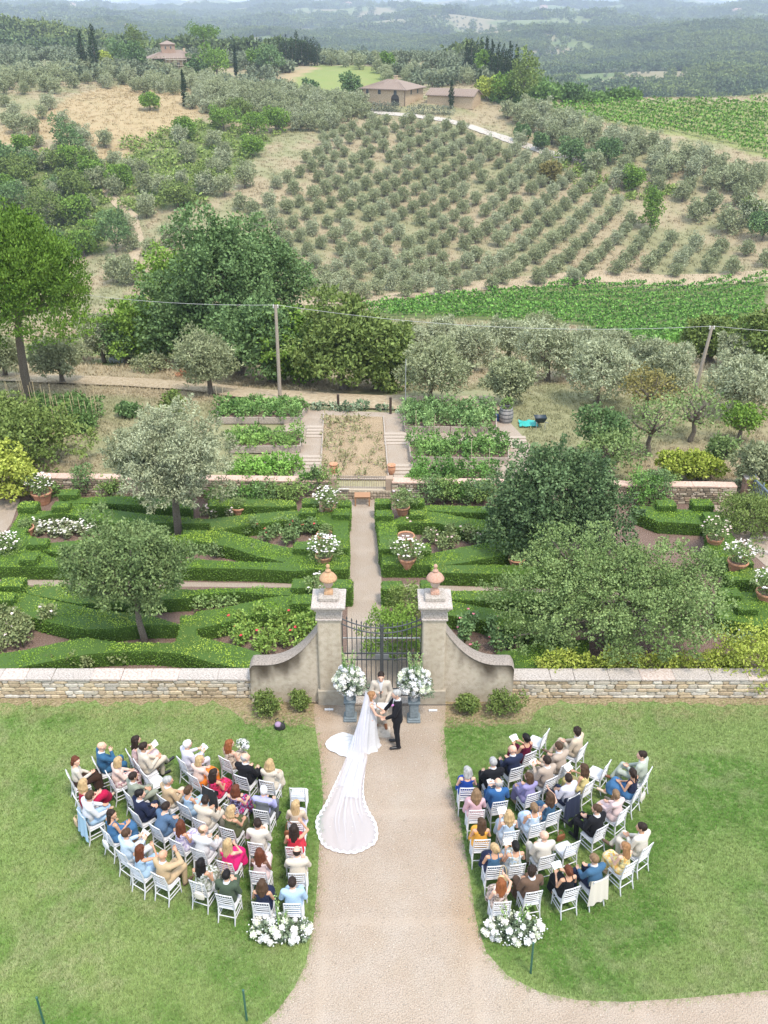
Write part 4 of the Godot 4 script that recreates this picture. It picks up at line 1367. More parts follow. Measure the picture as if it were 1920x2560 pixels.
func field_trees() -> void:
	# umbrella pine at the left edge, its crown made of tufts
	var o := thing("umbrella_pine", "big bright green umbrella pine with a bare dark trunk at the left edge", "pine", Vector3(-17.76,-0.21,-44.41))
	var b := Buf.new()
	b.tube([Vector3(0, -0.2, 0), Vector3(0.02, 1.2, 0), Vector3(0.12, 3.0, 0.1), Vector3(0.3, 4.6, 0.1)], [0.27, 0.22, 0.19, 0.15], 10, Color(0.75, 0.62, 0.55))
	var lumps := []
	for i in 78:
		var a := i * 2.39996
		var q := sqrt((i + 0.5) / 78.0)
		var up := sqrt(maxf(0.0, 1.0 - q * q))
		var p := Vector3(-0.3 + cos(a) * q * 3.5, 5.0 + up * 3.2 + rng.randf_range(-0.5, 0.4), sin(a) * q * 3.4)
		if q > 0.75:
			p.y -= rng.randf_range(0.2, 2.2)
		lumps.append([p, Vector3(1.0, 0.72, 1.0) * rng.randf_range(0.75, 1.25)])
	for i in 9:
		var to: Vector3 = lumps[i * 8 + 4][0]
		b.tube([Vector3(0.29, 4.4, 0.1), (Vector3(0.29, 4.4, 0.1) + to) * 0.5 + Vector3(0, -0.4, 0), to], [0.15, 0.1, 0.04], 6, Color(0.75, 0.62, 0.55))
	build("trunk", b, bark(), o)
	b = Buf.new()
	leaves(b, lumps, 82000, 0.16, 0.04, LEAF.pine[0], LEAF.pine[1], -0.9, 0.35)
	build("crown", b, vcol(0.6, 0.3), o)
	# the oaks behind the dirt road: [place, height, radius, kind, label, leaves]
	for a in [
		[Vector3(-9.52,-2.59,-55.85), 9.3, 2.7, "oak", "tallest oak, the broad dark one left of the first utility pole", 16000, 3.7], [Vector3(-7.74,-3.16,-58.45) + Vector3(0, 0, -3), 7.9, 2.7, "oak", "dark oak leaning against the right of the tallest oak", 11000, 3.4],
		[Vector3(-12.22,-2.7,-56.37), 5.2, 2.2, "oak", "mid green oak left of the tallest oak", 8000, 2.4], [Vector3(-15.06,-3.1,-58.29), 4.2, 2.2, "bright", "lighter green tree at the left end of the oak group", 8000, 2.0],
		[Vector3(-14.38,-3.58,-60.46) + Vector3(0, 0, -3), 6.6, 1.9, "bright", "yellow green pointed tree behind the left oaks", 6000, 3.0], [Vector3(-4.47,-1.41,-50.07), 4.0, 1.9, "bright", "fresh green oak right behind the first utility pole", 9000, 2.1],
		[Vector3(-2.13,-0.86,-47.56), 4.9, 2.0, "holm", "olive green oak, second from the right of the group", 8500, 2.1], [Vector3(-0.32,-0.86,-47.55), 3.9, 2.1, "holm", "rounded olive green oak at the right end of the oak group", 8500, 1.95],
		[Vector3(-6.26,-1.41,-50.08), 4.6, 2.2, "oak", "low dark tree in front of the oaks by the pole", 6500, 2.1], [Vector3(-8.47,-1.99,-52.96), 4.2, 2.0, "oak", "low dark bush under the tallest oak", 5500, 1.9],
		[Vector3(20.85,-2.98,-57.93), 3.0, 1.6, "holm", "dark oak in front of the vineyard on the right", 6500, 1.4], [Vector3(22.74,-2.21,-54.27), 3.6, 1.7, "holm", "dark oak at the right edge in front of the vineyard", 6500, 1.7],
		[Vector3(-16.47,-3.1,-58.28), 3.0, 1.6, "oak", "low green bush between the pale olive and the oaks", 3500, 1.4]]:
		tree("oak_tree", a[4], a[3], a[0], a[1], Vector3(a[2], a[6], a[2]), {"n": int(a[5] * 1.35), "l": 0.21, "w": 0.072, "lumps": 40, "lump": 0.29, "twigs": 0.42, "trunk": 0.24, "limbs": 6, "inner": 0.6})
	# single olives in the near field: [place, height, radius, label, dark]
	for a in [
		[Vector3(2.35,-0.15,-44.01), 3.2, 1.75, "round dense grey green olive just behind the right vegetable beds", 1], [Vector3(5.96,-0.08,-43.48), 2.5, 1.1, "small round olive behind the barrel", 1], [Vector3(-8.93,-0.48,-45.89), 3.5, 1.5, "bushy upright olive on the near side of the dirt road", 1],
		[Vector3(1.75,-2.77,-56.62), 3.4, 1.7, "pale olive right of the oak group", 0], [Vector3(5.27,-2.29,-54.43), 3.6, 1.9, "forked pale olive in the middle of the near field", 0], [Vector3(4.32,-4.79,-65.12), 3.4, 1.8, "pale olive at the back of the near field, on its left", 0],
		[Vector3(9.19,-1.49,-50.52), 4.0, 2.0, "wide pale olive with two dark stems in the near field", 0], [Vector3(8.22,-3.4,-59.51), 3.6, 1.9, "pale olive before the vineyard edge", 0], [Vector3(12.29,-6.45,-71.15), 3.4, 1.9, "darker olive at the vineyard edge", 1],
		[Vector3(11.28,-1.8,-52.13), 3.6, 1.7, "pale olive right of the wide two stemmed one", 0], [Vector3(10.53,-0.12,-43.82), 3.4, 1.7, "olive whose crown meets the straw coloured bare tree", 0], [Vector3(14.08,-2.66,-56.32), 3.0, 1.5, "pale olive near the vineyard corner", 0],
		[Vector3(15.14,-0.93,-47.87), 3.2, 1.6, "soft grey olive left of the second utility pole", 0], [Vector3(14.61,-1.3,-49.58), 3.2, 1.6, "soft grey olive behind the straw coloured bare tree", 0], [Vector3(16.78,0,-42.02), 3.2, 1.6, "grey olive right of the second utility pole", 0],
		[Vector3(20.91,-2.18,-54.14), 2.8, 1.2, "small pale olive before the dark right hand oak", 0], [Vector3(-18,-3.1,-58.26), 3.4, 1.4, "pale olive left of the oak group", 0], [Vector3(-17.91,-1.38,-49.94), 2.8, 1.5, "shaggy olive beside the dirt road at the left", 1], [Vector3(-21.96,-1.82,-52.19), 2.6, 1.3, "dark olive behind the umbrella pine trunk", 1],
		[Vector3(14.78,0,-33.4), 2.3, 1.0, "olive at the right edge behind the garden wall", 1]]:
		var small := 0.76 if a[0].x > -4.0 and a[0].z < -45.0 else 0.92
		tree("olive_tree", a[3], "olive_dark" if a[4] else "olive", a[0], a[1] * small, Vector3(a[2], a[1] * 0.42, a[2]) * small, {"n": 9000, "l": 0.18, "w": 0.036, "lumps": 26, "lump": 0.33, "trunk": 0.14, "limbs": 6, "inner": 0.55, "category": "olive tree"})
	# orchard on the right: [place, height, radius, kind, label, leaves]
	for a in [
		[Vector3(11.44,0,-37.34), 2.7, 1.25, "apple", "sparse spreading fruit tree with a thick dark trunk in the orchard", 800], [Vector3(9.1,0,-36.49), 2.6, 1.0, "oak", "dense dark green fruit tree behind the garden wall", 3600], [Vector3(9.16,0,-34.89), 2.2, 1.1, "apple", "small grey green tree just behind the garden wall", 2400],
		[Vector3(13.7,0,-38.82), 2.5, 1.3, "apple", "sparse green fruit tree right of the thick trunked one", 900], [Vector3(13.83,0,-35.5), 1.7, 0.6, "apple", "thin young fruit tree near the wall", 1300], [Vector3(15.73,0,-38.51), 1.9, 0.8, "bright", "small bright green tree in the orchard at the right", 1900],
		[Vector3(11.88,0,-34.89), 1.2, 0.78, "lime", "yellow leaved bush behind the wall, left one", 3200], [Vector3(12.87,0,-34.72), 1.2, 0.8, "lime", "yellow green bush behind the wall, right one", 3200], [Vector3(12.31,0,-41.34), 2.6, 1.5, "ochre", "straw coloured nearly bare tree in the field", 1500]]:
		tree("fruit_tree", a[4], a[3], a[0], a[1], Vector3(a[2], a[1] * 0.36, a[2]), {"n": a[5], "l": 0.13, "w": 0.045, "lumps": 18, "lump": 0.33, "trunk": 0.11, "limbs": 12})
	# shrubs at the left, behind the wall
	for a in [
		[Vector3(-14.99,0,-36.04), 2.6, 2.0, "shrub", "big olive green shrub behind the left end of the garden wall", 9000], [Vector3(-16.56,0,-37.43), 2.8, 1.7, "shrub", "green shrub at the left edge by the bean canes", 7000], [Vector3(-14.92,0,-33.16), 2.2, 1.2, "lime", "yellow green leafy bush at the left end of the wall", 6000],
		[Vector3(-12.07,0,-41.79), 0.6, 0.55, "oak", "small round green bush on the dry grass", 1300], [Vector3(-10.01,0,-41.91), 1.2, 0.55, "shrub", "tall weedy plant behind the garden olive", 900], [Vector3(-13.95,-2.28,-54.42), 0.9, 1.0, "olive_dark", "low grey green bush by the brown heaps", 1500]]:
		tree("shrub", a[4], a[3], a[0], a[1], Vector3(a[2], a[1] * 0.5, a[2]), {"n": a[5], "l": 0.15, "w": 0.05, "lumps": 24, "lump": 0.35, "trunk": 0.06, "limbs": 5, "category": "shrub"})
	# bean canes with plants
	b = Buf.new()
	var bl := []
	for i in 60:
		var p: Vector3 = Vector3(-17.19,-0.04,-43.03).lerp(Vector3(-13.7,-0.01,-42.59), rng.randf()).lerp(Vector3(-14.57,0,-39.35).lerp(Vector3(-13.21,0,-39.76), rng.randf()), rng.randf())
		bl.append([p - Vector3(-15.07,0,-41.03) + Vector3(0, 0.35, 0), Vector3(0.35, 0.4, 0.35)])
	leaves(b, bl, 6500, 0.13, 0.05, Color(0.06, 0.12, 0.03), Color(0.16, 0.25, 0.08))
	tag(build("bean_plants", b, vcol(0.7, 0.3), self, Vector3(-15.07,0,-41.03)), "green climbing bean plants growing among thin canes on the left", "bean plants", "", "stuff")
	for q in xyz([-18.14,-0.03,-42.92, -18.01,-0.03,-42.86, -17.79,-0.09,-43.52, -17.51,-0.04,-43.03, -17.52,-0.06,-43.27, -17.16,-0.01,-42.59, -16.74,0,-42.1, -16.87,-0.03,-42.8, -16.47,0,-42.01, -16.31,-0.01,-42.49, -15.85,0,-41.47, -15.72,0,-41.83, -15.26,0,-40.6, -15.03,0,-40.34, -14.8,0,-40.26, -14.65,0,-40.17, -14.47,0,-40.34, -14.21,0,-40.26, -14.42,0,-41.29, -13.92,0,-40.6, -13.56,0,-40.26, -13.53,0,-40.94, -13.52,0,-41.47]):
		b = Buf.new()
		b.tube([Vector3(0, -0.05, 0), Vector3(rng.randf_range(-0.1, 0.1), 1.5 * rng.randf_range(0.8, 1.1), 0)], [0.013, 0.011], 5, Color.WHITE)
		tag(build("bean_cane", b, flat(Color(0.55, 0.43, 0.25)), self, q), "thin upright straw coloured bean cane", "cane", "bean canes on the left")
	# power line
	var t1: Vector3 = Vector3(-5.19,-0.2,-44.37)
	var t2: Vector3 = Vector3(15.53,-0.24,-44.65)
	var p1 := t1 + Vector3(0.03, 4.78, 0)
	var p2 := t2 + Vector3(0.35, 3.7, 0)
	pole(t1, p1, "weathered wooden utility pole in front of the oaks")
	pole(t2, p2, "leaning utility pole in the field on the right")
	var p0 := Vector3(-19.5, 4.9, -47.5)
	wire(p1 + Vector3(-0.1, 0, 0), p0, 0.35, "overhead wire from the first utility pole to the left")
	wire(p1 + Vector3(0.1, 0, 0), p2 + Vector3(-0.1, 0, 0), 0.55, "overhead wire between the two utility poles")
	wire(p2 + Vector3(0.1, 0, 0), Vector3(33.0, 3.2, -45.0), 0.4, "overhead wire from the leaning pole to the right")
	b = Buf.new()
	b.tube([Vector3(0, -0.1, 0), Vector3(0, 2.5, 0)], [0.02], 6, Color.WHITE)
	tag(build("metal_post", b, flat(Color(0.45, 0.46, 0.46), 0.5, 0.4), self, Vector3(1.03,-0.01,-42.59)), "thin grey metal post left of the round olive", "post")
	# odds and ends in the field
	for a in [[Vector3(-13.62,-2.49,-55.42), "brown heap of cut twigs by the dirt road, left one", Color(0.36, 0.17, 0.09)], [Vector3(-11.41,-1.83,-52.22), "brown heap of cut twigs by the dirt road, right one", Color(0.36, 0.18, 0.10)], [Vector3(-19.7,-3.31,-59.24), "pale straw heap left of the oaks", Color(0.50, 0.38, 0.27)]]:
		b = Buf.new()
		for i in 420:
			var u := rvec()
			u.y = absf(u.y)
			var d := (rvec() + Vector3(0, -0.1, 0)).normalized() * 0.3
			b.leaf(u * Vector3(0.75, 0.42, 0.5) * sqrt(rng.randf()), d, d.cross(rvec()).normalized() * 0.02, a[2] * rng.randf_range(0.6, 1.3))
		tag(build("twig_heap", b, vcol(0.95), self, a[0]), a[1], "heap")
	b = Buf.new()
	b.grid([PackedVector3Array([Vector3(-0.9, 0, 0.4), Vector3(-0.3, 0.02, 0.45), Vector3(0.3, 0.03, 0.4), Vector3(0.9, 0, 0.3)]), PackedVector3Array([Vector3(-0.9, 0.3, 0.1), Vector3(-0.3, 0.42, 0.05), Vector3(0.3, 0.25, 0.0), Vector3(0.9, 0.12, 0.0)]), PackedVector3Array([Vector3(-0.8, 0.05, -0.4), Vector3(-0.3, 0.05, -0.4), Vector3(0.3, 0.03, -0.4), Vector3(0.9, 0, -0.3)])], false, Color.WHITE)
	tag(build("tarpaulin", b, flat(Color(0.6, 0.6, 0.6), 0.5), self, Vector3(-16.85,-3.2,-58.75)), "crumpled pale tarpaulin lying left of the oaks", "tarpaulin")


# ---------------------------------------------------------------- kitchen garden behind the second wall
func old_boards() -> StandardMaterial3D:
	return rough_stuff("old_boards", noise_tex(0.05, [[0.0, Color(0.27, 0.22, 0.18)], [0.5, Color(0.40, 0.34, 0.29)], [1.0, Color(0.50, 0.43, 0.37)]], 256, 53, 4), 0.9, bumps(0.08, 4.0, 256, 22), false)


func plant_mass(called: String, label: String, poly: Array, y: float, per_m2: float, tall: float, c1: Color, c2: Color, l := 0.13) -> void:
	var b := Buf.new()
	var at := Vector3(poly[0].x, y, poly[0].y)
	var lumps := []
	for p in scatter_in(poly, 1.0 / sqrt(per_m2), 0.2, 0.16):
		var k := rng.randf_range(0.5, 1.0)
		lumps.append([Vector3(p.x - at.x, tall * k * 0.5, p.y - at.z), Vector3(rng.randf_range(0.16, 0.34), tall * k * 0.55, rng.randf_range(0.16, 0.34))])
		lumps[-1].append(mix_leaf(c1, c2))
	for q in lumps:
		leaves(b, [q], int(130.0 * q[1].x / 0.25), l * rng.randf_range(0.6, 1.3), l * rng.randf_range(0.2, 0.45), q[2] * 0.75, q[2] * 1.25, 0.0, 0.4)
	tag(build(called, b, vcol(0.65, 0.35), self, at), label, "vegetables", "", "stuff")


func kitchen_garden() -> void:
	ribbon_sheet("kitchen_path", xz([-4.57,-42.67, -3.39,-42.46, 0.98,-42.03, 5.81,-41.15, 6.53,-38.16, 6.24,-34.82, -5.39,-34.93, -4.73,-38.38]), 0.012, gravel())
	ribbon_sheet("dug_bed", xz([-2.86,-41.77, -0.03,-41.52, 0.18,-35.08, -2.61,-35]), 0.03, rough_stuff("dug", noise_tex(0.07, [[0.0, Color(0.25, 0.175, 0.105)], [0.5, Color(0.40, 0.295, 0.19)], [1.0, Color(0.50, 0.40, 0.29)]], 512, 61, 5), 2.5, bumps(0.12, 8.0, 256, 62)))
	# edging of the dug bed
	for q in [[Vector3(-2.86,0,-41.77), Vector3(-2.61,0,-35), "weathered edging board along the left of the bare bed"], [Vector3(-0.03,0,-41.52), Vector3(0.18,0,-35.08), "weathered edging board along the right of the bare bed"]]:
		var a: Vector3 = q[0]
		var e := Buf.new()
		e.bar(Vector3(0, 0.05, 0), q[1] - a + Vector3(0, 0.05, 0), 0.05, 0.12, Color.WHITE)
		tag(build("edging_board", e, old_boards(), self, a), q[2], "board")
	# dry plants on the bare bed
	var dry := Buf.new()
	leaves(dry, [[Vector3(0, 0.1, 0), Vector3(0.16, 0.12, 0.16)]], 26, 0.13, 0.03, Color(0.19, 0.20, 0.09), Color(0.40, 0.35, 0.20), 0.0, 0.2)
	var ds := []
	for p in scatter_in(xz([-2.8,-41.6, -0.08,-41.35, 0.14,-35.21, -2.57,-35.16]), 0.42, 0.05, 0.2, 0.6):
		ds.append(Transform3D(rnd_basis(rng.randf_range(0.5, 1.5)), Vector3(p.x, 0.03, p.y)))
	crowd("dry_bed_plants", dry.mesh(), vcol(0.8, 0.3), ds)
	# raised beds: boards in front and at the side, plants behind
	var beds := [
		[xz([-7.71,-40.79, -3.94,-40.79, -3.65,-42.67, -8,-42.67]), 0.32, "raised bed of weathered boards, back one on the left", "leafy green vegetables in the back bed on the left", Color(0.10, 0.19, 0.05), Color(0.24, 0.38, 0.12), 0.5],
		[xz([-6.67,-37.48, -3.64,-37.52, -3.67,-39.15, -6.81,-39.09]), 0.34, "raised bed of weathered boards, middle one on the left", "mixed vegetables in the middle bed on the left", Color(0.10, 0.19, 0.05), Color(0.25, 0.39, 0.10), 0.5],
		[xz([-6.2,-34.78, -3.71,-34.78, -3.63,-36.29, -6.34,-36.39]), 0.1, "low raised bed by the wall on the left", "bright feathery vegetables in the bed by the wall on the left", Color(0.12, 0.25, 0.04), Color(0.26, 0.44, 0.10), 0.6],
		[xz([0.94,-39.73, 5.08,-39.61, 5.32,-41.9, 0.99,-42.15]), 0.32, "raised bed of weathered boards, back one on the right", "tall grey green vegetables in the back bed on the right", Color(0.10, 0.18, 0.06), Color(0.25, 0.37, 0.14), 0.75],
		[xz([1.14,-36.49, 5.26,-36.39, 5.45,-38.05, 1.09,-38.16]), 0.3, "raised bed of weathered boards, middle one on the right", "tomato like plants in the middle bed on the right", Color(0.09, 0.18, 0.05), Color(0.22, 0.36, 0.10), 0.7],
		[xz([1.33,-34.52, 4.55,-34.52, 4.77,-35.79, 1.29,-35.79]), 0.1, "low raised bed by the wall on the right", "dense climbing beans in the bed by the wall on the right", Color(0.08, 0.17, 0.04), Color(0.20, 0.36, 0.09), 0.75]]
	for q in beds:
		var p: Array = q[0]
		var o := thing("raised_bed", q[2], "raised bed", Vector3(p[0].x, 0, p[0].y))
		for i in 4:
			var a := Vector3(p[i].x - p[0].x, 0, p[i].y - p[0].y)
			var c := Vector3(p[(i + 1) % 4].x - p[0].x, 0, p[(i + 1) % 4].y - p[0].y)
			var n := maxi(1, int(a.distance_to(c) / 1.6))
			for j in n:
				var s := a.lerp(c, float(j) / n + 0.004)
				var t := a.lerp(c, (j + 1.0) / n - 0.004)
				var b := Buf.new()
				b.bar(s + Vector3(0, q[1] * 0.5, 0), t + Vector3(0, q[1] * 0.5 + rng.randf_range(-0.015, 0.015), 0), 0.05, q[1], Color.WHITE, Vector3.UP, 0.006)
				build("board", b, old_boards(), o)
		var sb := Buf.new()
		var inset := PackedVector2Array()
		for v in p:
			inset.append(v - p[0])
		sb.prism(inset, 0.0, q[1] - 0.05, Color.WHITE)
		build("earth", sb, soil(), o)
		plant_mass("vegetables", q[3], p, q[1] - 0.06, 5.5, q[6], q[4], q[5])
	plant_mass("grey_herbs", "grey green herbs in the strip behind the kitchen garden", xz([-3.39,-42.46, 0.89,-42.15, 0.9,-42.62, -3.42,-42.98]), 0.0, 4.0, 0.35, Color(0.14, 0.20, 0.11), Color(0.30, 0.36, 0.24))
	# steps of sleepers
	for q in [[Vector3(-3.06,0,-36.45), 0.85, "pale timber steps beside the bare bed, lower left"], [Vector3(-3.16,0,-39.68), 0.72, "pale timber steps beside the bare bed, upper left"], [Vector3(0.5,0,-38.89), 1.0, "pale timber steps beside the bare bed, upper right"], [Vector3(0.82,0,-35.56), 0.85, "pale timber steps beside the bare bed, lower right"], [Vector3(5.9,0,-38.49), 0.85, "pale timber steps at the right of the kitchen garden"]]:
		var o := thing("garden_steps", q[2], "steps", q[0])
		for i in 4:
			var b := Buf.new()
			b.box(Transform3D(Basis(), Vector3(0, 0.025 + 0.02 * i, 0.42 - 0.26 * i)), Vector3(q[1], 0.05 + 0.04 * i, 0.25), Color.WHITE, 0.008)
			build("step", b, rough_stuff("pale_step", noise_tex(0.05, [[0.0, Color(0.32, 0.26, 0.21)], [1.0, Color(0.45, 0.375, 0.31)]], 256, 64), 1.0, null, false), o)
	# dark posts, barrel, cans, barrow, tarp
	for q in [[Vector3(-2.19,0,-42.36), "dark square post at the back of the bare bed, left one"], [Vector3(0.31,0,-41.98), "dark square post at the back of the bare bed, right one"]]:
		var b := Buf.new()
		b.box(Transform3D(Basis(), Vector3(0, 0.4, 0)), Vector3(0.12, 0.85, 0.12), Color.WHITE, 0.01)
		tag(build("bed_post", b, flat(Color(0.045, 0.028, 0.02)), self, q[0]), q[1], "post")
	var o := thing("barrel_planter", "grey wooden barrel with a young plant standing behind the right beds", "barrel", Vector3(5.68,0,-41.01))
	for i in 16:
		var a := TAU * i / 16
		var b := Buf.new()
		var pts := []
		for j in 5:
			var t := j / 4.0
			var r := 0.27 + 0.055 * sin(PI * t)
			pts.append(Vector3(cos(a) * r, t * 0.72, sin(a) * r))
		for j in 4:
			b.bar(pts[j], pts[j + 1], 0.125, 0.025, Color.WHITE, Vector3(cos(a), 0, sin(a)))
		build("stave", b, flat(Color(0.30, 0.28, 0.27) * rng.randf_range(0.8, 1.15), 0.9), o)
	for y in [0.1, 0.27, 0.46, 0.63]:
		var b := Buf.new()
		var r := 0.293 + 0.055 * sin(PI * y / 0.72)
		b.lathe(Transform3D(), [Vector2(r, y - 0.02), Vector2(r + 0.006, y - 0.015), Vector2(r + 0.006, y + 0.015), Vector2(r, y + 0.02)], 20, Color.WHITE)
		build("hoop", b, flat(Color(0.12, 0.12, 0.13), 0.6, 0.5), o)
	var pb := Buf.new()
	pb.lathe(Transform3D(), [Vector2(0.27, 0.6), Vector2(0.0, 0.64)], 16, Color(0.1, 0.07, 0.05))
	leaves(pb, [[Vector3(0, 0.85, 0), Vector3(0.25, 0.25, 0.25)]], 160, 0.14, 0.03, Color(0.12, 0.2, 0.05), Color(0.28, 0.36, 0.12))
	build("plant", pb, vcol(0.7, 0.3), o)
	for q in [[Vector3(5.29,0,-41.15), Color(0.03, 0.10, 0.28), "blue watering drum beside the barrel, left one"], [Vector3(5.43,0,-41.13), Color(0.04, 0.13, 0.32), "blue watering drum hard against the barrel"]]:
		var b := Buf.new()
		b.lathe(Transform3D(), [Vector2(0, 0), Vector2(0.12, 0), Vector2(0.13, 0.02), Vector2(0.13, 0.27), Vector2(0.11, 0.3), Vector2(0.05, 0.31), Vector2(0.05, 0.35), Vector2(0, 0.35)], 14, Color.WHITE)
		tag(build("blue_drum", b, flat(q[1], 0.4), self, q[0]), q[2], "drum")
	var tb := Buf.new()
	var rows := []
	for i in 6:
		var row := PackedVector3Array()
		for j in 8:
			row.append(Vector3((j - 3.5) * 0.12 + rng.randf_range(-0.03, 0.03), rng.randf_range(0.02, 0.1), (2.5 - i) * 0.14))
		rows.append(row)
	tb.grid(rows, false, Color.WHITE)
	tag(build("turquoise_sheet", tb, flat(Color(0.03, 0.38, 0.34), 0.5), self, Vector3(6.69,0,-40.7)), "crumpled turquoise plastic sheet on the grass by the wheelbarrow", "plastic sheet")
	o = thing("wheelbarrow", "dark wheelbarrow standing on the grass right of the turquoise sheet", "wheelbarrow", Vector3(7.18,0,-40.4))
	var b2 := Buf.new()
	b2.lathe(Transform3D(Basis(Vector3.UP, PI / 4).scaled(Vector3(1.0, 1, 0.8)), Vector3(0, 0.25, 0)), [Vector2(0.0, 0), Vector2(0.24, 0), Vector2(0.40, 0.26), Vector2(0.36, 0.26), Vector2(0.22, 0.03), Vector2(0, 0.03)], 4, Color.WHITE)
	build("tray", b2, flat(Color(0.02, 0.035, 0.05), 0.5), o)
	b2 = Buf.new()
	b2.lathe(Transform3D(Basis(Vector3.RIGHT, PI / 2), Vector3(0, 0.16, -0.42)), [Vector2(0.1, -0.03), Vector2(0.16, -0.025), Vector2(0.16, 0.025), Vector2(0.1, 0.03), Vector2(0, 0.02)], 16, Color.WHITE)
	build("wheel", b2, flat(Color(0.02, 0.02, 0.02)), o)
	for s in [-1.0, 1.0]:
		b2 = Buf.new()
		b2.tube([Vector3(s * 0.05, 0.18, -0.42), Vector3(s * 0.2, 0.28, 0.1), Vector3(s * 0.26, 0.5, 0.75)], [0.018], 6, Color.WHITE)
		b2.tube([Vector3(s * 0.2, 0.28, 0.25), Vector3(s * 0.2, 0.0, 0.32)], [0.015], 6, Color.WHITE)
		build("handle", b2, flat(Color(0.25, 0.25, 0.25), 0.5), o)
	for q in xyz([-4.36,0,-35.5, 3.34,0,-38.38, 3.7,0,-36.29, 4.36,0,-35.5, 2.2,0,-39.04, 1.44,0,-39.61, -7.71,0,-42.41, -8,0,-42.67]):
		var b := Buf.new()
		b.tube([Vector3.ZERO, Vector3(rng.randf_range(-0.08, 0.08), 1.15, 0)], [0.013], 5, Color.WHITE)
		tag(build("plant_stake", b, flat(Color(0.5, 0.42, 0.28)), self, q), "thin pale stake among the vegetables", "stake", "stakes in the vegetable beds")


func ribbon_sheet(called: String, poly: Array, y: float, m: Material) -> void:  # a thin sheet on the land, finely cut so that it follows it
	var b := Buf.new()
	var lo := Vector2(1e9, 1e9)
	var hi := -lo
	for p in poly:
		lo = lo.min(p)
		hi = hi.max(p)
	var pv := PackedVector2Array(poly)
	var n := Vector2i(((hi - lo) / 1.5).ceil())
	for i in n.x:
		for j in n.y:
			var cell := PackedVector2Array([lo + Vector2(i, j) * 1.5, lo + Vector2(i + 1, j) * 1.5, lo + Vector2(i + 1, j + 1) * 1.5, lo + Vector2(i, j + 1) * 1.5])
			for q in Geometry2D.intersect_polygons(cell, pv):
				var t := Geometry2D.triangulate_polygon(q)
				for k in range(0, t.size(), 3):
					var f := []
					for e in 3:
						f.append(Vector3(q[t[k + e]].x, height(q[t[k + e]].x, q[t[k + e]].y) + y, q[t[k + e]].y))
					b.face(f, f[0] - Vector3(0, 5, 0), Color.WHITE)
	struct(called, b, m)


# ---------------------------------------------------------------- the parterre
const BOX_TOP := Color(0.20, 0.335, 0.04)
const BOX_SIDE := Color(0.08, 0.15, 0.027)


func hedge(label: String, poly: Array, y0: float, y1: float) -> void:
	var p := PackedVector2Array(poly)
	var at := p[0]
	for i in p.size():
		p[i] -= at
	var b := Buf.new()
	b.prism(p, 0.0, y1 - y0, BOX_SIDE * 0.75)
	var h := y1 - y0
	# clipped leaves: over the top and down the sides
	var t := Geometry2D.triangulate_polygon(p)
	for i in range(0, t.size(), 3):
		var a := p[t[i]]; var c := p[t[i + 1]]; var d := p[t[i + 2]]
		var n := int(absf((c - a).cross(d - a)) * 0.5 * 620.0)
		for k in n:
			var u := rng.randf(); var v := rng.randf()
			if u + v > 1.0:
				u = 1.0 - u; v = 1.0 - v
			var q := a + (c - a) * u + (d - a) * v
			var g := wob.get_noise_2d((q.x + at.x) * 9.0, (q.y + at.y) * 9.0)
			var g2 := wob.get_noise_2d((q.x + at.x) * 2.2, (q.y + at.y) * 2.2 + 30.0)
			var dir := (rvec() + Vector3(0, 0.9, 0)).normalized()
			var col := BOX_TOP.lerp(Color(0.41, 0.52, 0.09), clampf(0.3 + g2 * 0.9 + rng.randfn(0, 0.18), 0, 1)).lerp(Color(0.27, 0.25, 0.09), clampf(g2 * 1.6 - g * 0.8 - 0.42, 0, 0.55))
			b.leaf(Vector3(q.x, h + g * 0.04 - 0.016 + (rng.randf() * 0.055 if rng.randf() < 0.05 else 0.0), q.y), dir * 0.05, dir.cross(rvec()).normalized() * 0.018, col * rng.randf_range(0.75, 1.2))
	for i in p.size():
		var a := p[i]
		var c := p[(i + 1) % p.size()]
		var out := Vector2(c.y - a.y, a.x - c.x).normalized()
		if Geometry2D.is_point_in_polygon((a + c) * 0.5 + out * 0.003, p):
			out = -out
		for k in int(a.distance_to(c) * h * 620.0):
			var q := a.lerp(c, rng.randf()) + out * (rng.randf_range(-0.01, 0.02) + 0.05 * wob.get_noise_3d((a.x + at.x) * 3.0 + k * 0.0, k * 0.31, at.y * 5.0) * rng.randf())
			var dir := (rvec() * 0.9 + Vector3(out.x, 0.25, out.y)).normalized()
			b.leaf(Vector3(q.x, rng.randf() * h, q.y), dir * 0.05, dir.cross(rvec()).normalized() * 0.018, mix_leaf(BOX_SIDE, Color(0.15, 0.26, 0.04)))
	tag(build("box_hedge", b, vcol(0.65, 0.25), self, Vector3(at.x, y0, at.y)), label, "hedge")


func cube_hedge(label: String, a: Vector3, w: float, d: float, y1: float) -> void:  # a = middle of the top
	w *= 0.7
	d *= 0.64
	hedge(label, [Vector2(a.x - w / 2, a.z + d / 2), Vector2(a.x + w / 2, a.z + d / 2), Vector2(a.x + w / 2, a.z - d / 2), Vector2(a.x - w / 2, a.z - d / 2)], 0.0, y1)


func terracotta() -> StandardMaterial3D:
	return rough_stuff("terracotta", noise_tex(0.03, [[0.0, Color(0.36, 0.16, 0.085)], [0.5, Color(0.50, 0.255, 0.155)], [1.0, Color(0.58, 0.36, 0.25)]], 256, 71, 4), 0.7, null, false)


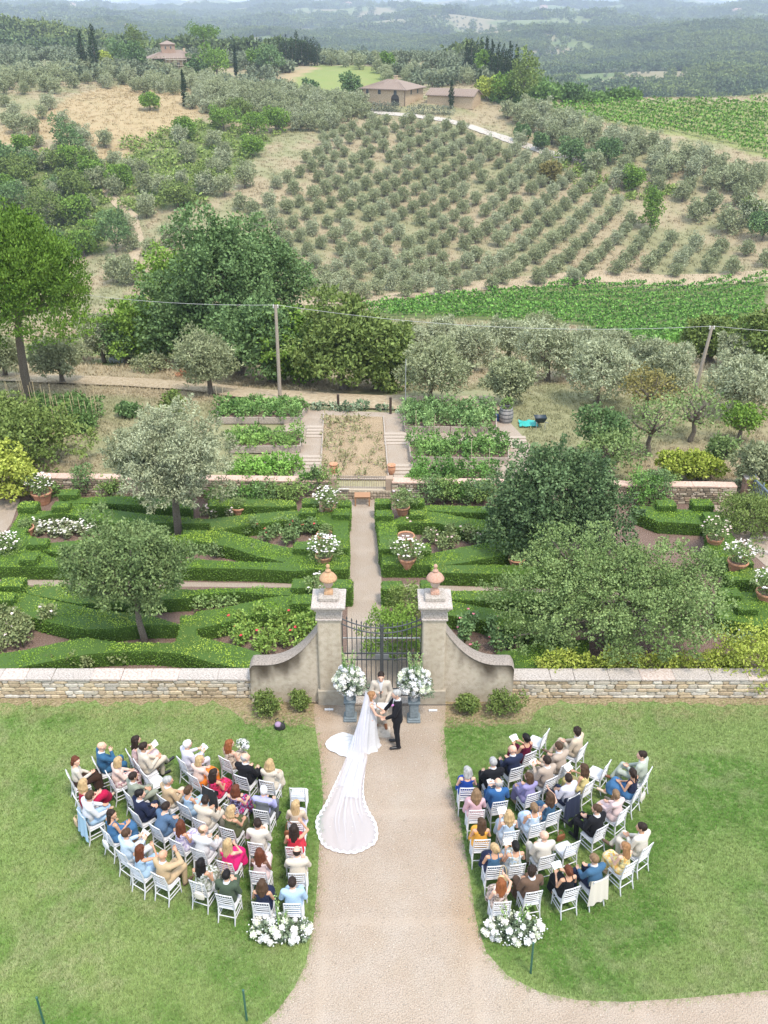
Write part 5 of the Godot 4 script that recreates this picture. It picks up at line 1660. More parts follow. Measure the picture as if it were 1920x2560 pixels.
func pot(label: String, at: Vector3, k: float, plant: int, bloom := Color(0.8, 0.76, 0.74), n_bloom := 70) -> void:  # plant: 0 bare, 1 small, 2 rose bush
	var o := thing("terracotta_pot", label, "plant pot", at)
	k *= 0.68
	var b := Buf.new()
	b.lathe(Transform3D(Basis().scaled(Vector3.ONE * k), Vector3.ZERO), [Vector2(0, 0), Vector2(0.20, 0), Vector2(0.22, 0.03), Vector2(0.30, 0.34), Vector2(0.30, 0.36), Vector2(0.335, 0.37), Vector2(0.345, 0.41), Vector2(0.335, 0.45), Vector2(0.30, 0.45), Vector2(0.29, 0.40)], 24, Color.WHITE)
	build("pot", b, terracotta(), o)
	b = Buf.new()
	b.lathe(Transform3D(Basis().scaled(Vector3.ONE * k), Vector3.ZERO), [Vector2(0.295, 0.385), Vector2(0.0, 0.41)], 20, Color.WHITE)
	build("earth", b, soil(), o)
	if plant:
		b = Buf.new()
		var r := 0.24 if plant == 1 else 0.5
		var c := Vector3(0, 0.45 * k + r * 0.55, 0)
		leaves(b, lump_crown(c, Vector3(r, r * 0.75, r), 10, r * 0.42), 350 if plant == 1 else 1100, 0.075, 0.026, Color(0.10, 0.16, 0.05), Color(0.26, 0.33, 0.13), 0.0, 0.4)
		for i in 8:
			b.tube([Vector3(0, 0.4 * k, 0), c + rvec() * r * 0.7], [0.008], 4, Color(0.12, 0.14, 0.05))
		build("bush", b, vcol(0.65, 0.35), o)
		if plant == 2:
			b = Buf.new()
			for i in n_bloom:
				var u := rvec()
				u.y = absf(u.y) * 0.9 + 0.1
				blossom(b, c + u * Vector3(r, r * 0.85, r) * rng.randf_range(0.8, 1.15), 0.04 * rng.randf_range(0.7, 1.3), bloom.lerp(Color(0.78, 0.55, 0.52), rng.randf() * 0.35))
			build("flowers", b, vcol(0.6, 0.3), o).set_meta("kind", "stuff")


func blossom(b: Buf, p: Vector3, r: float, col: Color) -> void:
	for i in 5:
		var a := TAU * i / 5 + rng.randf()
		var d := Vector3(cos(a), rng.randf_range(0.15, 0.8), sin(a)).normalized() * r * 1.2
		b.leaf(p, d, Vector3(-sin(a), 0.2, cos(a)) * r * 0.6, col * rng.randf_range(0.85, 1.1))


func rose(label: String, at: Vector3, tall: float, r: float, c1: Color, c2: Color, blooms: int, bloom: Color, group := "") -> void:
	var o := thing("rose_bush", label, "rose bush", at, rng.randf() * TAU, group)
	var b := Buf.new()
	for i in 5:
		b.tube([Vector3.ZERO, Vector3(rng.randf_range(-r, r) * 0.4, tall * 0.5, rng.randf_range(-r, r) * 0.4), Vector3(rng.randf_range(-r, r), tall * 0.9, rng.randf_range(-r, r))], [0.012, 0.008, 0.004], 4, Color(0.13, 0.15, 0.05))
	build("stems", b, vcol(0.8), o)
	b = Buf.new()
	leaves(b, lump_crown(Vector3(0, tall * 0.55, 0), Vector3(r, tall * 0.45, r), 7, r * 0.5), int(900.0 * r * tall * 2.2), 0.09, 0.034, c1, c2, 0.0, 0.35)
	build("foliage", b, vcol(0.6, 0.35), o)
	if blooms:
		b = Buf.new()
		for i in blooms:
			blossom(b, Vector3(rng.randf_range(-r, r), tall * rng.randf_range(0.6, 1.05), rng.randf_range(-r, r)), 0.05, bloom)
		build("flowers", b, vcol(0.6, 0.3), o)


func parterre() -> void:
	sheet("garden_soil", [Vector2(-20, -21.3), Vector2(20, -21.3), Vector2(20, -34.2), Vector2(-20, -34.2)], 0.004, soil())
	sheet("garden_path", xz([-1.4,-33.42, -0.25,-33.32, -0.03,-25.06, 0.02,-23.77, 1.15,-22.55, 1.08,-20.63, -1.22,-20.63, -1.3,-22.55, -1.13,-23.16, -1.13,-23.77, -1.26,-28.51]), 0.012, gravel())
	sheet("cross_path", [xz([-15.01,-27.3])[0], xz([-2.96,-26.96])[0], xz([0.05,-26.97])[0], xz([8.29,-26.4])[0], xz([8.2,-26.02])[0], xz([0.05,-26.56])[0], xz([-2.94,-26.72])[0], xz([-14.84,-26.9])[0]], 0.008, gravel())
	sheet("side_path", xz([-16.52,-33.2, -14.34,-33.15, -13.98,-31.13, -14,-29.74, -14.08,-26.94, -15.64,-26.94]), 0.016, gravel())
	sheet("side_path", xz([12.79,-32.64, 13.71,-32.57, 13.86,-30.12, 14.56,-28.64, 13.26,-25.98, 12.29,-25.98, 13.26,-28.06, 12.83,-29.87, 12.73,-31.17]), 0.016, gravel())
	var h := 0.5
	# left back quarter
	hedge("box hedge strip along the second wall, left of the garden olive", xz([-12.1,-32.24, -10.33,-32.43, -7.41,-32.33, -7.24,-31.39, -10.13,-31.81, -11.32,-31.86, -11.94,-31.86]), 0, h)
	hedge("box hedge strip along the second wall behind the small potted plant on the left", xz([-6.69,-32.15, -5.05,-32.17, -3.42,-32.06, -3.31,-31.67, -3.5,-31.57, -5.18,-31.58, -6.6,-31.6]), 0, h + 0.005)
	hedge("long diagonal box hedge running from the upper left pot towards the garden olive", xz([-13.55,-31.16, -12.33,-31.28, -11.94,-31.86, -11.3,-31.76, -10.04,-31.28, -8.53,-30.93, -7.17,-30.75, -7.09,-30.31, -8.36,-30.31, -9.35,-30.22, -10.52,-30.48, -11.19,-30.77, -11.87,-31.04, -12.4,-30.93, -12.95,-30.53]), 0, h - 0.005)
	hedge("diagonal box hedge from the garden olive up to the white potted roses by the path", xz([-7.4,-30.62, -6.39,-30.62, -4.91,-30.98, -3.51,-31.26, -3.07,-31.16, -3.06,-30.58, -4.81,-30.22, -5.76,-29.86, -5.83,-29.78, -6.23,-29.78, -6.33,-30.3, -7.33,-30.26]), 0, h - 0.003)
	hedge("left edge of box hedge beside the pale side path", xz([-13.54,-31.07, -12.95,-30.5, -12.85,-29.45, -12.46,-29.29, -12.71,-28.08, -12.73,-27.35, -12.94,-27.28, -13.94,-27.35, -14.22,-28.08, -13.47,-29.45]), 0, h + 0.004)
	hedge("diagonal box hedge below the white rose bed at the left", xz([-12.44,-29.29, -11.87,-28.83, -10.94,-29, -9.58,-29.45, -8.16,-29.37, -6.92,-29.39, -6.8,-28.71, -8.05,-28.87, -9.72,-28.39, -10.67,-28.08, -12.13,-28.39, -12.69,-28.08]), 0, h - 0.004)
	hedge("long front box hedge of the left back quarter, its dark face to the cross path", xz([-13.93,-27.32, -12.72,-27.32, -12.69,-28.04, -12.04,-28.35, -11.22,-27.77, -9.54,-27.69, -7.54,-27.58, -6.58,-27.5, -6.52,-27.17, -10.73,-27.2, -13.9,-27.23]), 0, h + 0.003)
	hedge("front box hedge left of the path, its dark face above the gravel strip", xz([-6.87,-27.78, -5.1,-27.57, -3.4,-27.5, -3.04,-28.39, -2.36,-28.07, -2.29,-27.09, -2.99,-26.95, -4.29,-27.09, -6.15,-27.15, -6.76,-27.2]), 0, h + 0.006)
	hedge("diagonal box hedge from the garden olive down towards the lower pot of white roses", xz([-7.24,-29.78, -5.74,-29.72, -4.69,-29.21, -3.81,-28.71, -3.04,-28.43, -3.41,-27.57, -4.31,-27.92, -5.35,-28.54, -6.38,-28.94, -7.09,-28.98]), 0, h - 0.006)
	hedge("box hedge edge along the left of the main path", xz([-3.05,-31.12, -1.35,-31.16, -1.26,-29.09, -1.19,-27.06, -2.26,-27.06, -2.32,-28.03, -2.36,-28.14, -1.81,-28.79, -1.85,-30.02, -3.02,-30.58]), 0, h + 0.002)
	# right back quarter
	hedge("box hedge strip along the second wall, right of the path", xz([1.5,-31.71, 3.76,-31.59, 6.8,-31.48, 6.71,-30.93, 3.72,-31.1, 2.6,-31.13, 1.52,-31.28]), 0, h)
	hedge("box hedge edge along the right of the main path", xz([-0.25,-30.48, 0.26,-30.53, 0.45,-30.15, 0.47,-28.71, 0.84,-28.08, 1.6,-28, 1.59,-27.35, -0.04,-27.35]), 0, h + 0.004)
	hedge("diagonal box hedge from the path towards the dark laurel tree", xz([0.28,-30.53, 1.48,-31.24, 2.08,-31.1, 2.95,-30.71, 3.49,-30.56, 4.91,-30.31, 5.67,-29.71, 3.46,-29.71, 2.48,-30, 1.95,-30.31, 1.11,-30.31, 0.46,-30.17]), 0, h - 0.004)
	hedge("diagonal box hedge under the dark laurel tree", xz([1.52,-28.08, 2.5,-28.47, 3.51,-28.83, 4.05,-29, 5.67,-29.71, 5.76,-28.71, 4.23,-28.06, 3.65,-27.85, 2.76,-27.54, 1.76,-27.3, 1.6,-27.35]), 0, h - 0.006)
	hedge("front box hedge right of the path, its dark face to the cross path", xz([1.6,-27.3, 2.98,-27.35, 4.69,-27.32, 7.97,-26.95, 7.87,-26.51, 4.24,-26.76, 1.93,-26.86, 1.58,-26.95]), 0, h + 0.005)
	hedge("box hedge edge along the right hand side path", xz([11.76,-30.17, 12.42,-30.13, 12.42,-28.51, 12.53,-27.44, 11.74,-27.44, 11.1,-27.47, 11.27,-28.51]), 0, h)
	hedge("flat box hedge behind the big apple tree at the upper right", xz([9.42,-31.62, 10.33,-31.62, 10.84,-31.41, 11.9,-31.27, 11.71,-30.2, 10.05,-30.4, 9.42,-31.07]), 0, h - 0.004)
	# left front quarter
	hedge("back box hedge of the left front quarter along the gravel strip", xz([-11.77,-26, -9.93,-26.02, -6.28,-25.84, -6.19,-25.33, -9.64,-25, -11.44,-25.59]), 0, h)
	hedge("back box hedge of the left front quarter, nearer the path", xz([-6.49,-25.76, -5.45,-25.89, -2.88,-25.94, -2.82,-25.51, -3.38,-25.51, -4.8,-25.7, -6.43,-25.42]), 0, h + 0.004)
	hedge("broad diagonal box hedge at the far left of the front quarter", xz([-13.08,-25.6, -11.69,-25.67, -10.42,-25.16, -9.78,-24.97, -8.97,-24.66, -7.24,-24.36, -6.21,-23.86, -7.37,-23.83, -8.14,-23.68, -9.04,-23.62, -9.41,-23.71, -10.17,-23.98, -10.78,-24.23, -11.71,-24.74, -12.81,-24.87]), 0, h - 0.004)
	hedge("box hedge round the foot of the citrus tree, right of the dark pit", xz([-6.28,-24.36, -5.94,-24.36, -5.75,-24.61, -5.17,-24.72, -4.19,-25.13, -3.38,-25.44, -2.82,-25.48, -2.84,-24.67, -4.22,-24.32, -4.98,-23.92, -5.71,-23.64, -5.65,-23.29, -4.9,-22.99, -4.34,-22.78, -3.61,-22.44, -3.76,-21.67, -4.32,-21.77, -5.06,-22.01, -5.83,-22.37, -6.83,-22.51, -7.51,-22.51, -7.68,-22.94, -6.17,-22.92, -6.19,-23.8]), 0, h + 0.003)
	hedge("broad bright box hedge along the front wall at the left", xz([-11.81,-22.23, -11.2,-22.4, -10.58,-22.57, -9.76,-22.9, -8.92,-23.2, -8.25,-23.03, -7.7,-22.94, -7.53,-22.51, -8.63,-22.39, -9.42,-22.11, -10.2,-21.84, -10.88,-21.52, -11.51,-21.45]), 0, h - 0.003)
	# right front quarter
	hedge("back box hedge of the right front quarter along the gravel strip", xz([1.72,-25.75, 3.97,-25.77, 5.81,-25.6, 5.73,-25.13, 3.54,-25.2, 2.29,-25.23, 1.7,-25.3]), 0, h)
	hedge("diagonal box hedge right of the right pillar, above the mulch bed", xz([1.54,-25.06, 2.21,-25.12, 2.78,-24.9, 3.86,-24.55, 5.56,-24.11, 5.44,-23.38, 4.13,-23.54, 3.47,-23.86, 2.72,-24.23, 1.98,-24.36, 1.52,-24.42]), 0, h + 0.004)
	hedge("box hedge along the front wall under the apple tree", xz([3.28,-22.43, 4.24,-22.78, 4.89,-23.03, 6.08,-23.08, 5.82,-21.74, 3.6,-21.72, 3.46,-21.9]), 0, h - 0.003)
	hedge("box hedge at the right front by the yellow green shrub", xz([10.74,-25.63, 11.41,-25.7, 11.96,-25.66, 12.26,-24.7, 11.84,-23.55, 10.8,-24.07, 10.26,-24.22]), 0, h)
	# clipped cubes at the corners
	var ch := 0.78
	for q in [[Vector3(-13.27,0.78,-31.28), 0.95, 0.8, "box cube at the upper left beside the side path"], [Vector3(-12.08,0.78,-32.37), 0.95, 0.75, "box cube at the upper left, nearest the wall"], [Vector3(-12.05,0.78,-31.32), 0.85, 0.75, "box cube right of the wide pot at the upper left"], [Vector3(-12.06,0.72,-28.61), 0.95, 0.7, "box cube below the terracotta pot at the left"], [Vector3(-11.99,0.78,-27.49), 0.8, 0.7, "box cube between the two left pots"], [Vector3(-12.05,0.7,-25.95), 1.1, 0.85, "light green box cube left of the gravel strip"], [Vector3(-11.97,0.7,-25.09), 0.9, 0.7, "box cube at the left edge of the front quarter"],
		[Vector3(-2.78,0.78,-31.67), 0.8, 0.7, "box cube by the wall left of the path"], [Vector3(-2.8,0.72,-30.83), 0.8, 0.6, "box cube left of the upper potted roses by the path"], [Vector3(-1.56,0.78,-30.76), 0.85, 0.75, "box cube touching the path, below the upper potted roses"], [Vector3(-1.51,0.78,-31.52), 0.7, 0.7, "box cube touching the path near the bench"], [Vector3(-2.71,0.75,-28.29), 1.1, 0.8, "box cube left of the lower potted roses"], [Vector3(-1.48,0.72,-28.27), 0.75, 0.75, "box cube right of the lower potted roses"],
		[Vector3(-2.63,0.72,-25.89), 0.9, 0.85, "box cube at the corner of the gravel strip left of the pillar"], [Vector3(-1.35,0.72,-25.83), 0.9, 0.8, "box cube by the path behind the left pillar"], [Vector3(-2.59,0.72,-24.97), 0.9, 0.8, "box cube left of the left pillar cap"],
		[Vector3(-0.04,0.78,-31.65), 0.8, 0.65, "box cube right of the path near the bench"], [Vector3(0.01,0.78,-30.66), 0.85, 0.7, "box cube right of the path, below the first"], [Vector3(1.22,0.78,-31.68), 0.75, 0.65, "box cube by the wall right of the faded pot"], [Vector3(1.22,0.78,-30.73), 0.7, 0.65, "box cube below the faded pot"], [Vector3(1.32,0.75,-28.19), 0.75, 0.8, "box cube right of the bare pot"], [Vector3(0.17,0.66,-28.26), 0.9, 0.65, "low box cube left of the lower right roses"],
		[Vector3(0.26,0.7,-25.8), 0.9, 0.75, "box cube right of the path on the gravel strip"], [Vector3(1.39,0.7,-25.8), 0.55, 0.75, "box cube behind the right urn"],
		[Vector3(11.93,0.8,-31.47), 1.05, 0.85, "box cube by the wall at the upper right"], [Vector3(12.04,0.8,-30.44), 1.0, 0.8, "box cube at the upper right corner by the side path"], [Vector3(10.57,0.78,-31.44), 0.95, 0.8, "box cube by the wall behind the apple tree"], [Vector3(12.23,0.9,-26.53), 1.25, 0.9, "tall box block beside the right side path"], [Vector3(11.62,0.7,-26.35), 1.1, 0.8, "low box block left of the tall one at the right"], [Vector3(11.02,0.78,-25.41), 0.9, 0.75, "rounded box cube at the right of the apple tree"], [Vector3(11.27,0.7,-24.61), 0.9, 0.75, "box cube in the right front quarter by the path"]]:
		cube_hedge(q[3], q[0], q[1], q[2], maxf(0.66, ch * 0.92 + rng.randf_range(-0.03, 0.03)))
	# pots
	pot("wide terracotta pot of white roses at the upper left of the parterre", Vector3(-13.31,0,-32.81), 1.75, 2)
	pot("terracotta pot with a yellow green plant at the left of the parterre", Vector3(-13.07,0,-30.16), 1.35, 1)
	pot("terracotta pot of white roses at the left edge of the parterre", Vector3(-13.09,0,-28.33), 1.5, 2)
	pot("terracotta pot with a small plant behind the left hedges", Vector3(-5.53,0,-31.79), 1.35, 1)
	pot("flat terracotta pot with pink and white roses near the bench", Vector3(-2.1,0.3,-31.41), 1.1, 2)
	pot("empty terracotta pot in the rose bed left of the path", Vector3(-2.13,0,-29.66), 1.35, 1)
	pot("terracotta pot full of white roses left of the path", Vector3(-2.05,0.3,-27.69), 1.3, 2, Color(0.8, 0.78, 0.78), 90)
	pot("terracotta pot with white roses just behind the left pillar", Vector3(-2.16,0,-25.84), 1.3, 2, Color(0.75, 0.73, 0.72), 12)
	pot("terracotta dish with a faded rose right of the path near the bench", Vector3(0.69,0.3,-31.3), 1.2, 2, Color(0.6, 0.58, 0.62), 8)
	pot("bare terracotta pot in the mulch bed right of the path", Vector3(0.78,0,-29.53), 1.4, 0)
	pot("terracotta pot of white roses right of the path", Vector3(0.79,0.3,-27.53), 1.35, 2, Color(0.8, 0.76, 0.72), 60)
	pot("half hidden dry pot in front of the dark laurel tree", Vector3(4.55,0.1,-27.86), 1.25, 1)
	pot("pot of white roses on the hedge corner at the right", Vector3(11.81,0.4,-27.07), 1.5, 2)
	pot("pot of white roses at the right edge of the parterre", Vector3(12.18,0.3,-25.34), 1.5, 2)
	pot("half hidden pot of pale roses right of the apple tree", Vector3(11.63,0.3,-28.91), 1.3, 2, Color(0.75, 0.6, 0.55), 30)
	pot("brown pot under the garden olive", Vector3(-9.21,0,-31.95), 1.1, 1)
	# roses and other plants in the beds
	for q in xyz([-5.05,0,-30.28, -4.78,0,-30.36, -4.21,0,-29.73, -3.94,0,-30.12, -3.79,0,-30.6, -3.3,0,-30.36, -3.28,0,-29.66, -2.67,0,-30.28, -3.5,0,-29.5, -3.02,0,-30.28]):
		rose("small rose bush in the mulch bed left of the path", q, rng.randf_range(0.45, 0.8), 0.2, Color(0.10, 0.17, 0.06), Color(0.24, 0.33, 0.13), rng.randi() % 3, Color(0.75, 0.12, 0.13), "rose bushes in the mulch bed left of the path")
	for q in xyz([0.95,0,-30.59, 1.65,0,-29.91, 1.76,0,-29.57, 2.37,0,-29.91, 2.41,0,-29.24, 2.07,0,-29.08, 2.99,0,-29.74, 3.27,0,-29.66, 3.53,0,-29.74]):
		rose("pale rose bush in the mulch bed right of the path", q, rng.randf_range(0.45, 0.75), 0.2, Color(0.12, 0.17, 0.06), Color(0.27, 0.33, 0.14), rng.randi() % 4, Color(0.72, 0.52, 0.50), "rose bushes in the mulch bed right of the path")
	var spots := scatter_in(xz([-5.11,-24.07, -4.43,-24.64, -2.88,-24.87, -2.09,-24.64, -2.11,-23.96, -2.4,-22.98, -3.94,-22.88, -4.45,-23.35]), 0.42, 0.3, 0.15, 0.95)
	for q in spots:
		rose("red flowered rose bush in the bed by the left pillar", Vector3(q.x, 0, q.y), rng.randf_range(0.45, 0.8), 0.2, Color(0.11, 0.21, 0.04), Color(0.32, 0.43, 0.10), 1 if rng.randf() < 0.35 else 0, Color(0.75, 0.06, 0.10), "rose bushes in the bed left of the left pillar")
	for q in scatter_in(xz([-12.88,-25.28, -12.05,-25.15, -10.87,-24.57, -9.58,-24.02, -10.02,-23.48, -10.88,-23.18, -12.03,-23.01]), 0.5, 0.3, 0.2, 0.95):
		rose("pink and cream rose bush in the left front bed", Vector3(q.x, 0, q.y), rng.randf_range(0.5, 0.95), 0.27, Color(0.14, 0.18, 0.07), Color(0.33, 0.36, 0.17), rng.randi() % 3, Color(0.78, 0.62, 0.60), "rose bushes in the left front bed")
	for q in scatter_in(xz([-12.99,-30.77, -12.24,-30.86, -10.84,-30.77, -10.57,-30.42, -11.28,-29.91, -12.15,-29.74, -12.75,-30.16]), 0.34, 0.2, 0.12):
		rose("low white rose bush in the bed at the left", Vector3(q.x, 0, q.y), rng.randf_range(0.3, 0.5), 0.17, Color(0.15, 0.19, 0.09), Color(0.33, 0.35, 0.20), 9, Color(0.8, 0.75, 0.68), "white rose bushes at the left")
	for q in scatter_in(xz([-8.73,-31.58, -7.39,-31.67, -5.85,-31.83, -5.81,-31.5, -7.56,-31.41]), 0.5, 0.2, 0.12):
		rose("low pink rose bush in the bed behind the garden olive", Vector3(q.x, 0, q.y), rng.randf_range(0.3, 0.5), 0.17, Color(0.15, 0.19, 0.09), Color(0.33, 0.35, 0.20), 7, Color(0.78, 0.62, 0.6), "pink rose bushes behind the garden olive")
	for q in scatter_in(xz([-11.32,-26.09, -10.1,-26.09, -9.82,-25.48, -10.57,-25.61]), 0.42, 0.2, 0.1):
		rose("light green peony like plant in the left front quarter", Vector3(q.x, 0, q.y), 0.5, 0.3, Color(0.17, 0.27, 0.07), Color(0.33, 0.44, 0.16), 0, Color.WHITE, "light green plants in the left front quarter")
	for q in scatter_in(xz([-6.12,-25.71, -5.37,-25.78, -3.89,-26.09, -3.8,-25.9, -5.01,-25.41, -6.06,-25.35]), 0.45, 0.2, 0.1):
		rose("light green plant in the bed right of the citrus tree", Vector3(q.x, 0, q.y), 0.45, 0.26, Color(0.17, 0.27, 0.08), Color(0.33, 0.44, 0.17), 0, Color.WHITE, "light green plants in the narrow bed")
	for q in scatter_in(xz([-7.11,-29.2, -6.46,-29.2, -5.44,-28.91, -4.63,-28.47, -6.97,-28.47]), 0.55, 0.2, 0.15, 0.8):
		rose("small rose bush in the bed above the long left hedge", Vector3(q.x, 0, q.y), rng.randf_range(0.3, 0.6), 0.2, Color(0.12, 0.18, 0.07), Color(0.25, 0.32, 0.14), rng.randi() % 2, Color(0.75, 0.15, 0.22), "rose bushes above the long left hedge")
	for q in [[Vector3(2.43,0,-23.45), 1.0, 0.25], [Vector3(2.59,0,-24.08), 0.9, 0.25], [Vector3(3.34,0,-23.89), 0.7, 0.25], [Vector3(3.37,0,-23.18), 0.75, 0.2], [Vector3(3.73,0,-23.3), 0.5, 0.18], [Vector3(2.71,0,-23.18), 0.3, 0.15]]:
		rose("pink budded rose bush in the mulch bed by the right pillar", q[0], q[1], q[2], Color(0.09, 0.17, 0.06), Color(0.22, 0.33, 0.14), 2, Color(0.75, 0.25, 0.32), "rose bushes right of the right pillar")
	for q in xyz([-9.76,0,-22.34, -9.11,0,-22.39, -8.69,0,-22.34, -7.67,0,-22.62, -6.65,0,-22.67, -7.93,0,-22.56]):
		rose("small straggly rose at the foot of the front wall hedge", q, 0.5, 0.18, Color(0.15, 0.19, 0.07), Color(0.30, 0.34, 0.15), 1, Color(0.78, 0.6, 0.68), "small roses behind the front wall")
	for q in xyz([11.06,0,-23.67, 10.61,0,-23.47, 11.41,0,-24.12]):
		rose("small rose in the mulch bed at the lower right", q, 0.4, 0.2, Color(0.13, 0.19, 0.09), Color(0.26, 0.33, 0.18), 1, Color(0.75, 0.75, 0.75), "small roses at the lower right")
	# border along the second wall
	var bord := [[Vector3(-5.18,0,-32.97), 0.75, 0.55], [Vector3(-4.68,0,-32.97), 0.8, 0.6], [Vector3(-4.19,0,-33.02), 0.75, 0.55], [Vector3(-6.47,0,-32.97), 0.6, 0.5], [Vector3(-5.86,0,-33.02), 0.6, 0.5], [Vector3(-3.52,0,-32.93), 0.8, 0.45], [Vector3(-3.09,0,-33.34), 1.2, 0.3], [Vector3(-2.71,0,-33.34), 1.4, 0.25], [Vector3(-2.29,0,-33.34), 1.2, 0.4], [Vector3(1.34,0,-33.5), 1.1, 0.45], [Vector3(1.91,0,-32.76), 1.2, 0.5], [Vector3(2.36,0,-32.76), 1.1, 0.5], [Vector3(2.9,0,-32.81), 0.9, 0.35], [Vector3(3.35,0,-32.71), 1.0, 0.45], [Vector3(3.8,0,-32.71), 1.0, 0.45], [Vector3(-12.99,0,-33.6), 0.6, 0.45], [Vector3(-11.88,0,-33.6), 1.3, 0.5], [Vector3(-10.82,0,-33.4), 0.8, 0.5], [Vector3(10.05,0,-32.79), 1.3, 0.75], [Vector3(10.62,0,-33.01), 1.4, 0.7], [Vector3(11.11,0,-33.3), 0.9, 0.5]]
	for i in bord.size():
		rose("leafy border plant at the foot of the second wall", bord[i][0], bord[i][1], bord[i][2], [Color(0.07, 0.16, 0.03), Color(0.09, 0.15, 0.05), Color(0.12, 0.2, 0.05)][i % 3], [Color(0.19, 0.34, 0.08), Color(0.22, 0.32, 0.13), Color(0.27, 0.36, 0.11)][i % 3], 0, Color.WHITE, "border plants at the second wall")
	# shrub behind the gate and the bushes at the wall's foot
	tree("gate_shrub", "loose green shrub with orange flowers right behind the iron gate", "bright", Vector3(0.3, 0, -22.75), 1.85, Vector3(0.95, 0.9, 0.75), {"n": 5200, "l": 0.085, "w": 0.022, "lumps": 22, "lump": 0.3, "trunk": 0.03, "limbs": 9, "inner": 0.3, "category": "shrub"})
	tree("gate_shrub", "taller pale green shrub behind the right gate pillar", "shrub", Vector3(0.72, 0, -24.4), 1.75, Vector3(0.6, 0.8, 0.55), {"n": 2600, "l": 0.085, "w": 0.024, "lumps": 14, "lump": 0.32, "trunk": 0.03, "limbs": 6, "inner": 0.3, "category": "shrub"})
	for q in [[Vector3(-3.21,0,-20.33), 0.75, 0.42, "dusty green bush at the foot of the left wing wall"], [Vector3(-2.3,0,-20.5), 0.7, 0.27, "small bush against the left gate pillar"], [Vector3(2.26,0,-20.38), 0.6, 0.32, "small dusty bush right of the right gate pillar"], [Vector3(3.24,0,-20.33), 0.75, 0.5, "rounded dusty bush at the foot of the right wing wall"]]:
		tree("wall_bush", q[3], "shrub", q[0], q[1], Vector3(q[2], q[1] * 0.5, q[2] * 0.7), {"n": 1900, "l": 0.07, "w": 0.022, "lumps": 14, "lump": 0.36, "trunk": 0.015, "limbs": 9, "inner": 0.3, "category": "bush"})
	# yellow-green shrubs that lean over the right wall
	for i in 12:
		var p := Vector3(4.7 + i * 0.48, 0, -21.75 - 0.1 * (i % 3))
		tree("trailing_shrub", "yellow green trailing shrub growing over the back of the right wall", "lime", p, 0.95 + 0.12 * sin(i * 2.1), Vector3(0.42, 0.42, 0.32), {"n": 900, "l": 0.075, "w": 0.026, "lumps": 9, "lump": 0.4, "trunk": 0.012, "limbs": 5, "inner": 0.4, "category": "shrub", "group": "trailing shrubs along the right wall"})
	tree("trailing_shrub", "large yellow green shrub bulging over the right end of the wall", "lime", Vector3(10.6, 0, -21.7), 1.7, Vector3(1.1, 0.85, 0.8), {"n": 5200, "l": 0.08, "w": 0.028, "lumps": 24, "lump": 0.32, "trunk": 0.02, "limbs": 6, "inner": 0.5, "category": "shrub"})


func garden_trees() -> void:
	tree("garden_olive", "large silvery olive tree standing in the left parterre", "olive", Vector3(-7.54,0,-30.36), 4.75, Vector3(2.0, 1.75, 1.9), {"n": 46000, "l": 0.115, "w": 0.024, "twigs": 0.5, "lumps": 50, "lump": 0.27, "trunk": 0.15, "limbs": 12, "inner": 0.45, "category": "olive tree", "droop": 0.1})
	tree("citrus_tree", "dark green citrus like tree with yellow fruit in the left front quarter", "citrus", Vector3(-7.31,0,-23.64), 4.0, Vector3(1.8, 1.3, 1.5), {"n": 26000, "l": 0.10, "w": 0.03, "twigs": 0.45, "lumps": 44, "lump": 0.26, "trunk": 0.10, "limbs": 12, "inner": 0.45, "lean": -0.12, "category": "fruit tree"})
	tree("laurel_tree", "very dark green evergreen tree in the right back quarter", "laurel", Vector3(6.01,0,-28.79), 3.9, Vector3(1.95, 1.75, 1.5), {"n": 34000, "l": 0.12, "w": 0.042, "lumps": 46, "lump": 0.28, "twigs": 0.4, "extra": [[Vector3(-1.7, 1.3, 0.5), Vector3(0.8, 0.8, 0.7)], [Vector3(-1.3, 2.0, 0.3), Vector3(0.7, 0.6, 0.6)], [Vector3(1.7, 1.2, 0.6), Vector3(0.9, 0.7, 0.8)], [Vector3(2.1, 1.7, 0.0), Vector3(0.6, 0.6, 0.6)], [Vector3(-0.3, 3.6, 0), Vector3(0.6, 0.7, 0.5)], [Vector3(0.9, 3.3, 0), Vector3(0.6, 0.6, 0.5)]], "trunk": 0.16, "limbs": 10, "inner": 0.5, "category": "tree"})
	tree("apple_tree", "wide grey green apple tree filling the right front quarter", "apple", Vector3(6.83,0,-23.56), 3.3, Vector3(3.3, 1.5, 2.1), {"n": 56000, "l": 0.085, "w": 0.027, "lumps": 80, "lump": 0.22, "twigs": 0.5, "trunk": 0.13, "limbs": 16, "inner": 0.45, "category": "fruit tree"})
	tree("rosemary_bush", "big brownish green shrub under the side gate at the right", "shrub", Vector3(13.31,0,-30.38), 1.7, Vector3(1.5, 0.85, 1.1), {"n": 9000, "l": 0.09, "w": 0.022, "lumps": 26, "lump": 0.3, "trunk": 0.03, "limbs": 7, "inner": 0.5, "category": "shrub"})
	tree("pittosporum_bush", "yellow green rounded shrub beside the blue grey railing", "lime", Vector3(14.59,0,-32.57), 1.1, Vector3(0.55, 0.5, 0.5), {"n": 1800, "l": 0.08, "w": 0.026, "lumps": 12, "trunk": 0.02, "limbs": 5, "category": "shrub"})


# ---------------------------------------------------------------- walls, pillars, gate
var stone_mats: Array[StandardMaterial3D] = []


func stucco() -> StandardMaterial3D:
	var m := rough_stuff("stucco", noise_tex(0.02, [[0.0, Color(0.39, 0.325, 0.25)], [0.45, Color(0.485, 0.415, 0.325)], [1.0, Color(0.545, 0.475, 0.385)]], 512, 81, 6), 2.2, bumps(0.12, 3.0, 512, 82), true, 0.95, true)
	return m


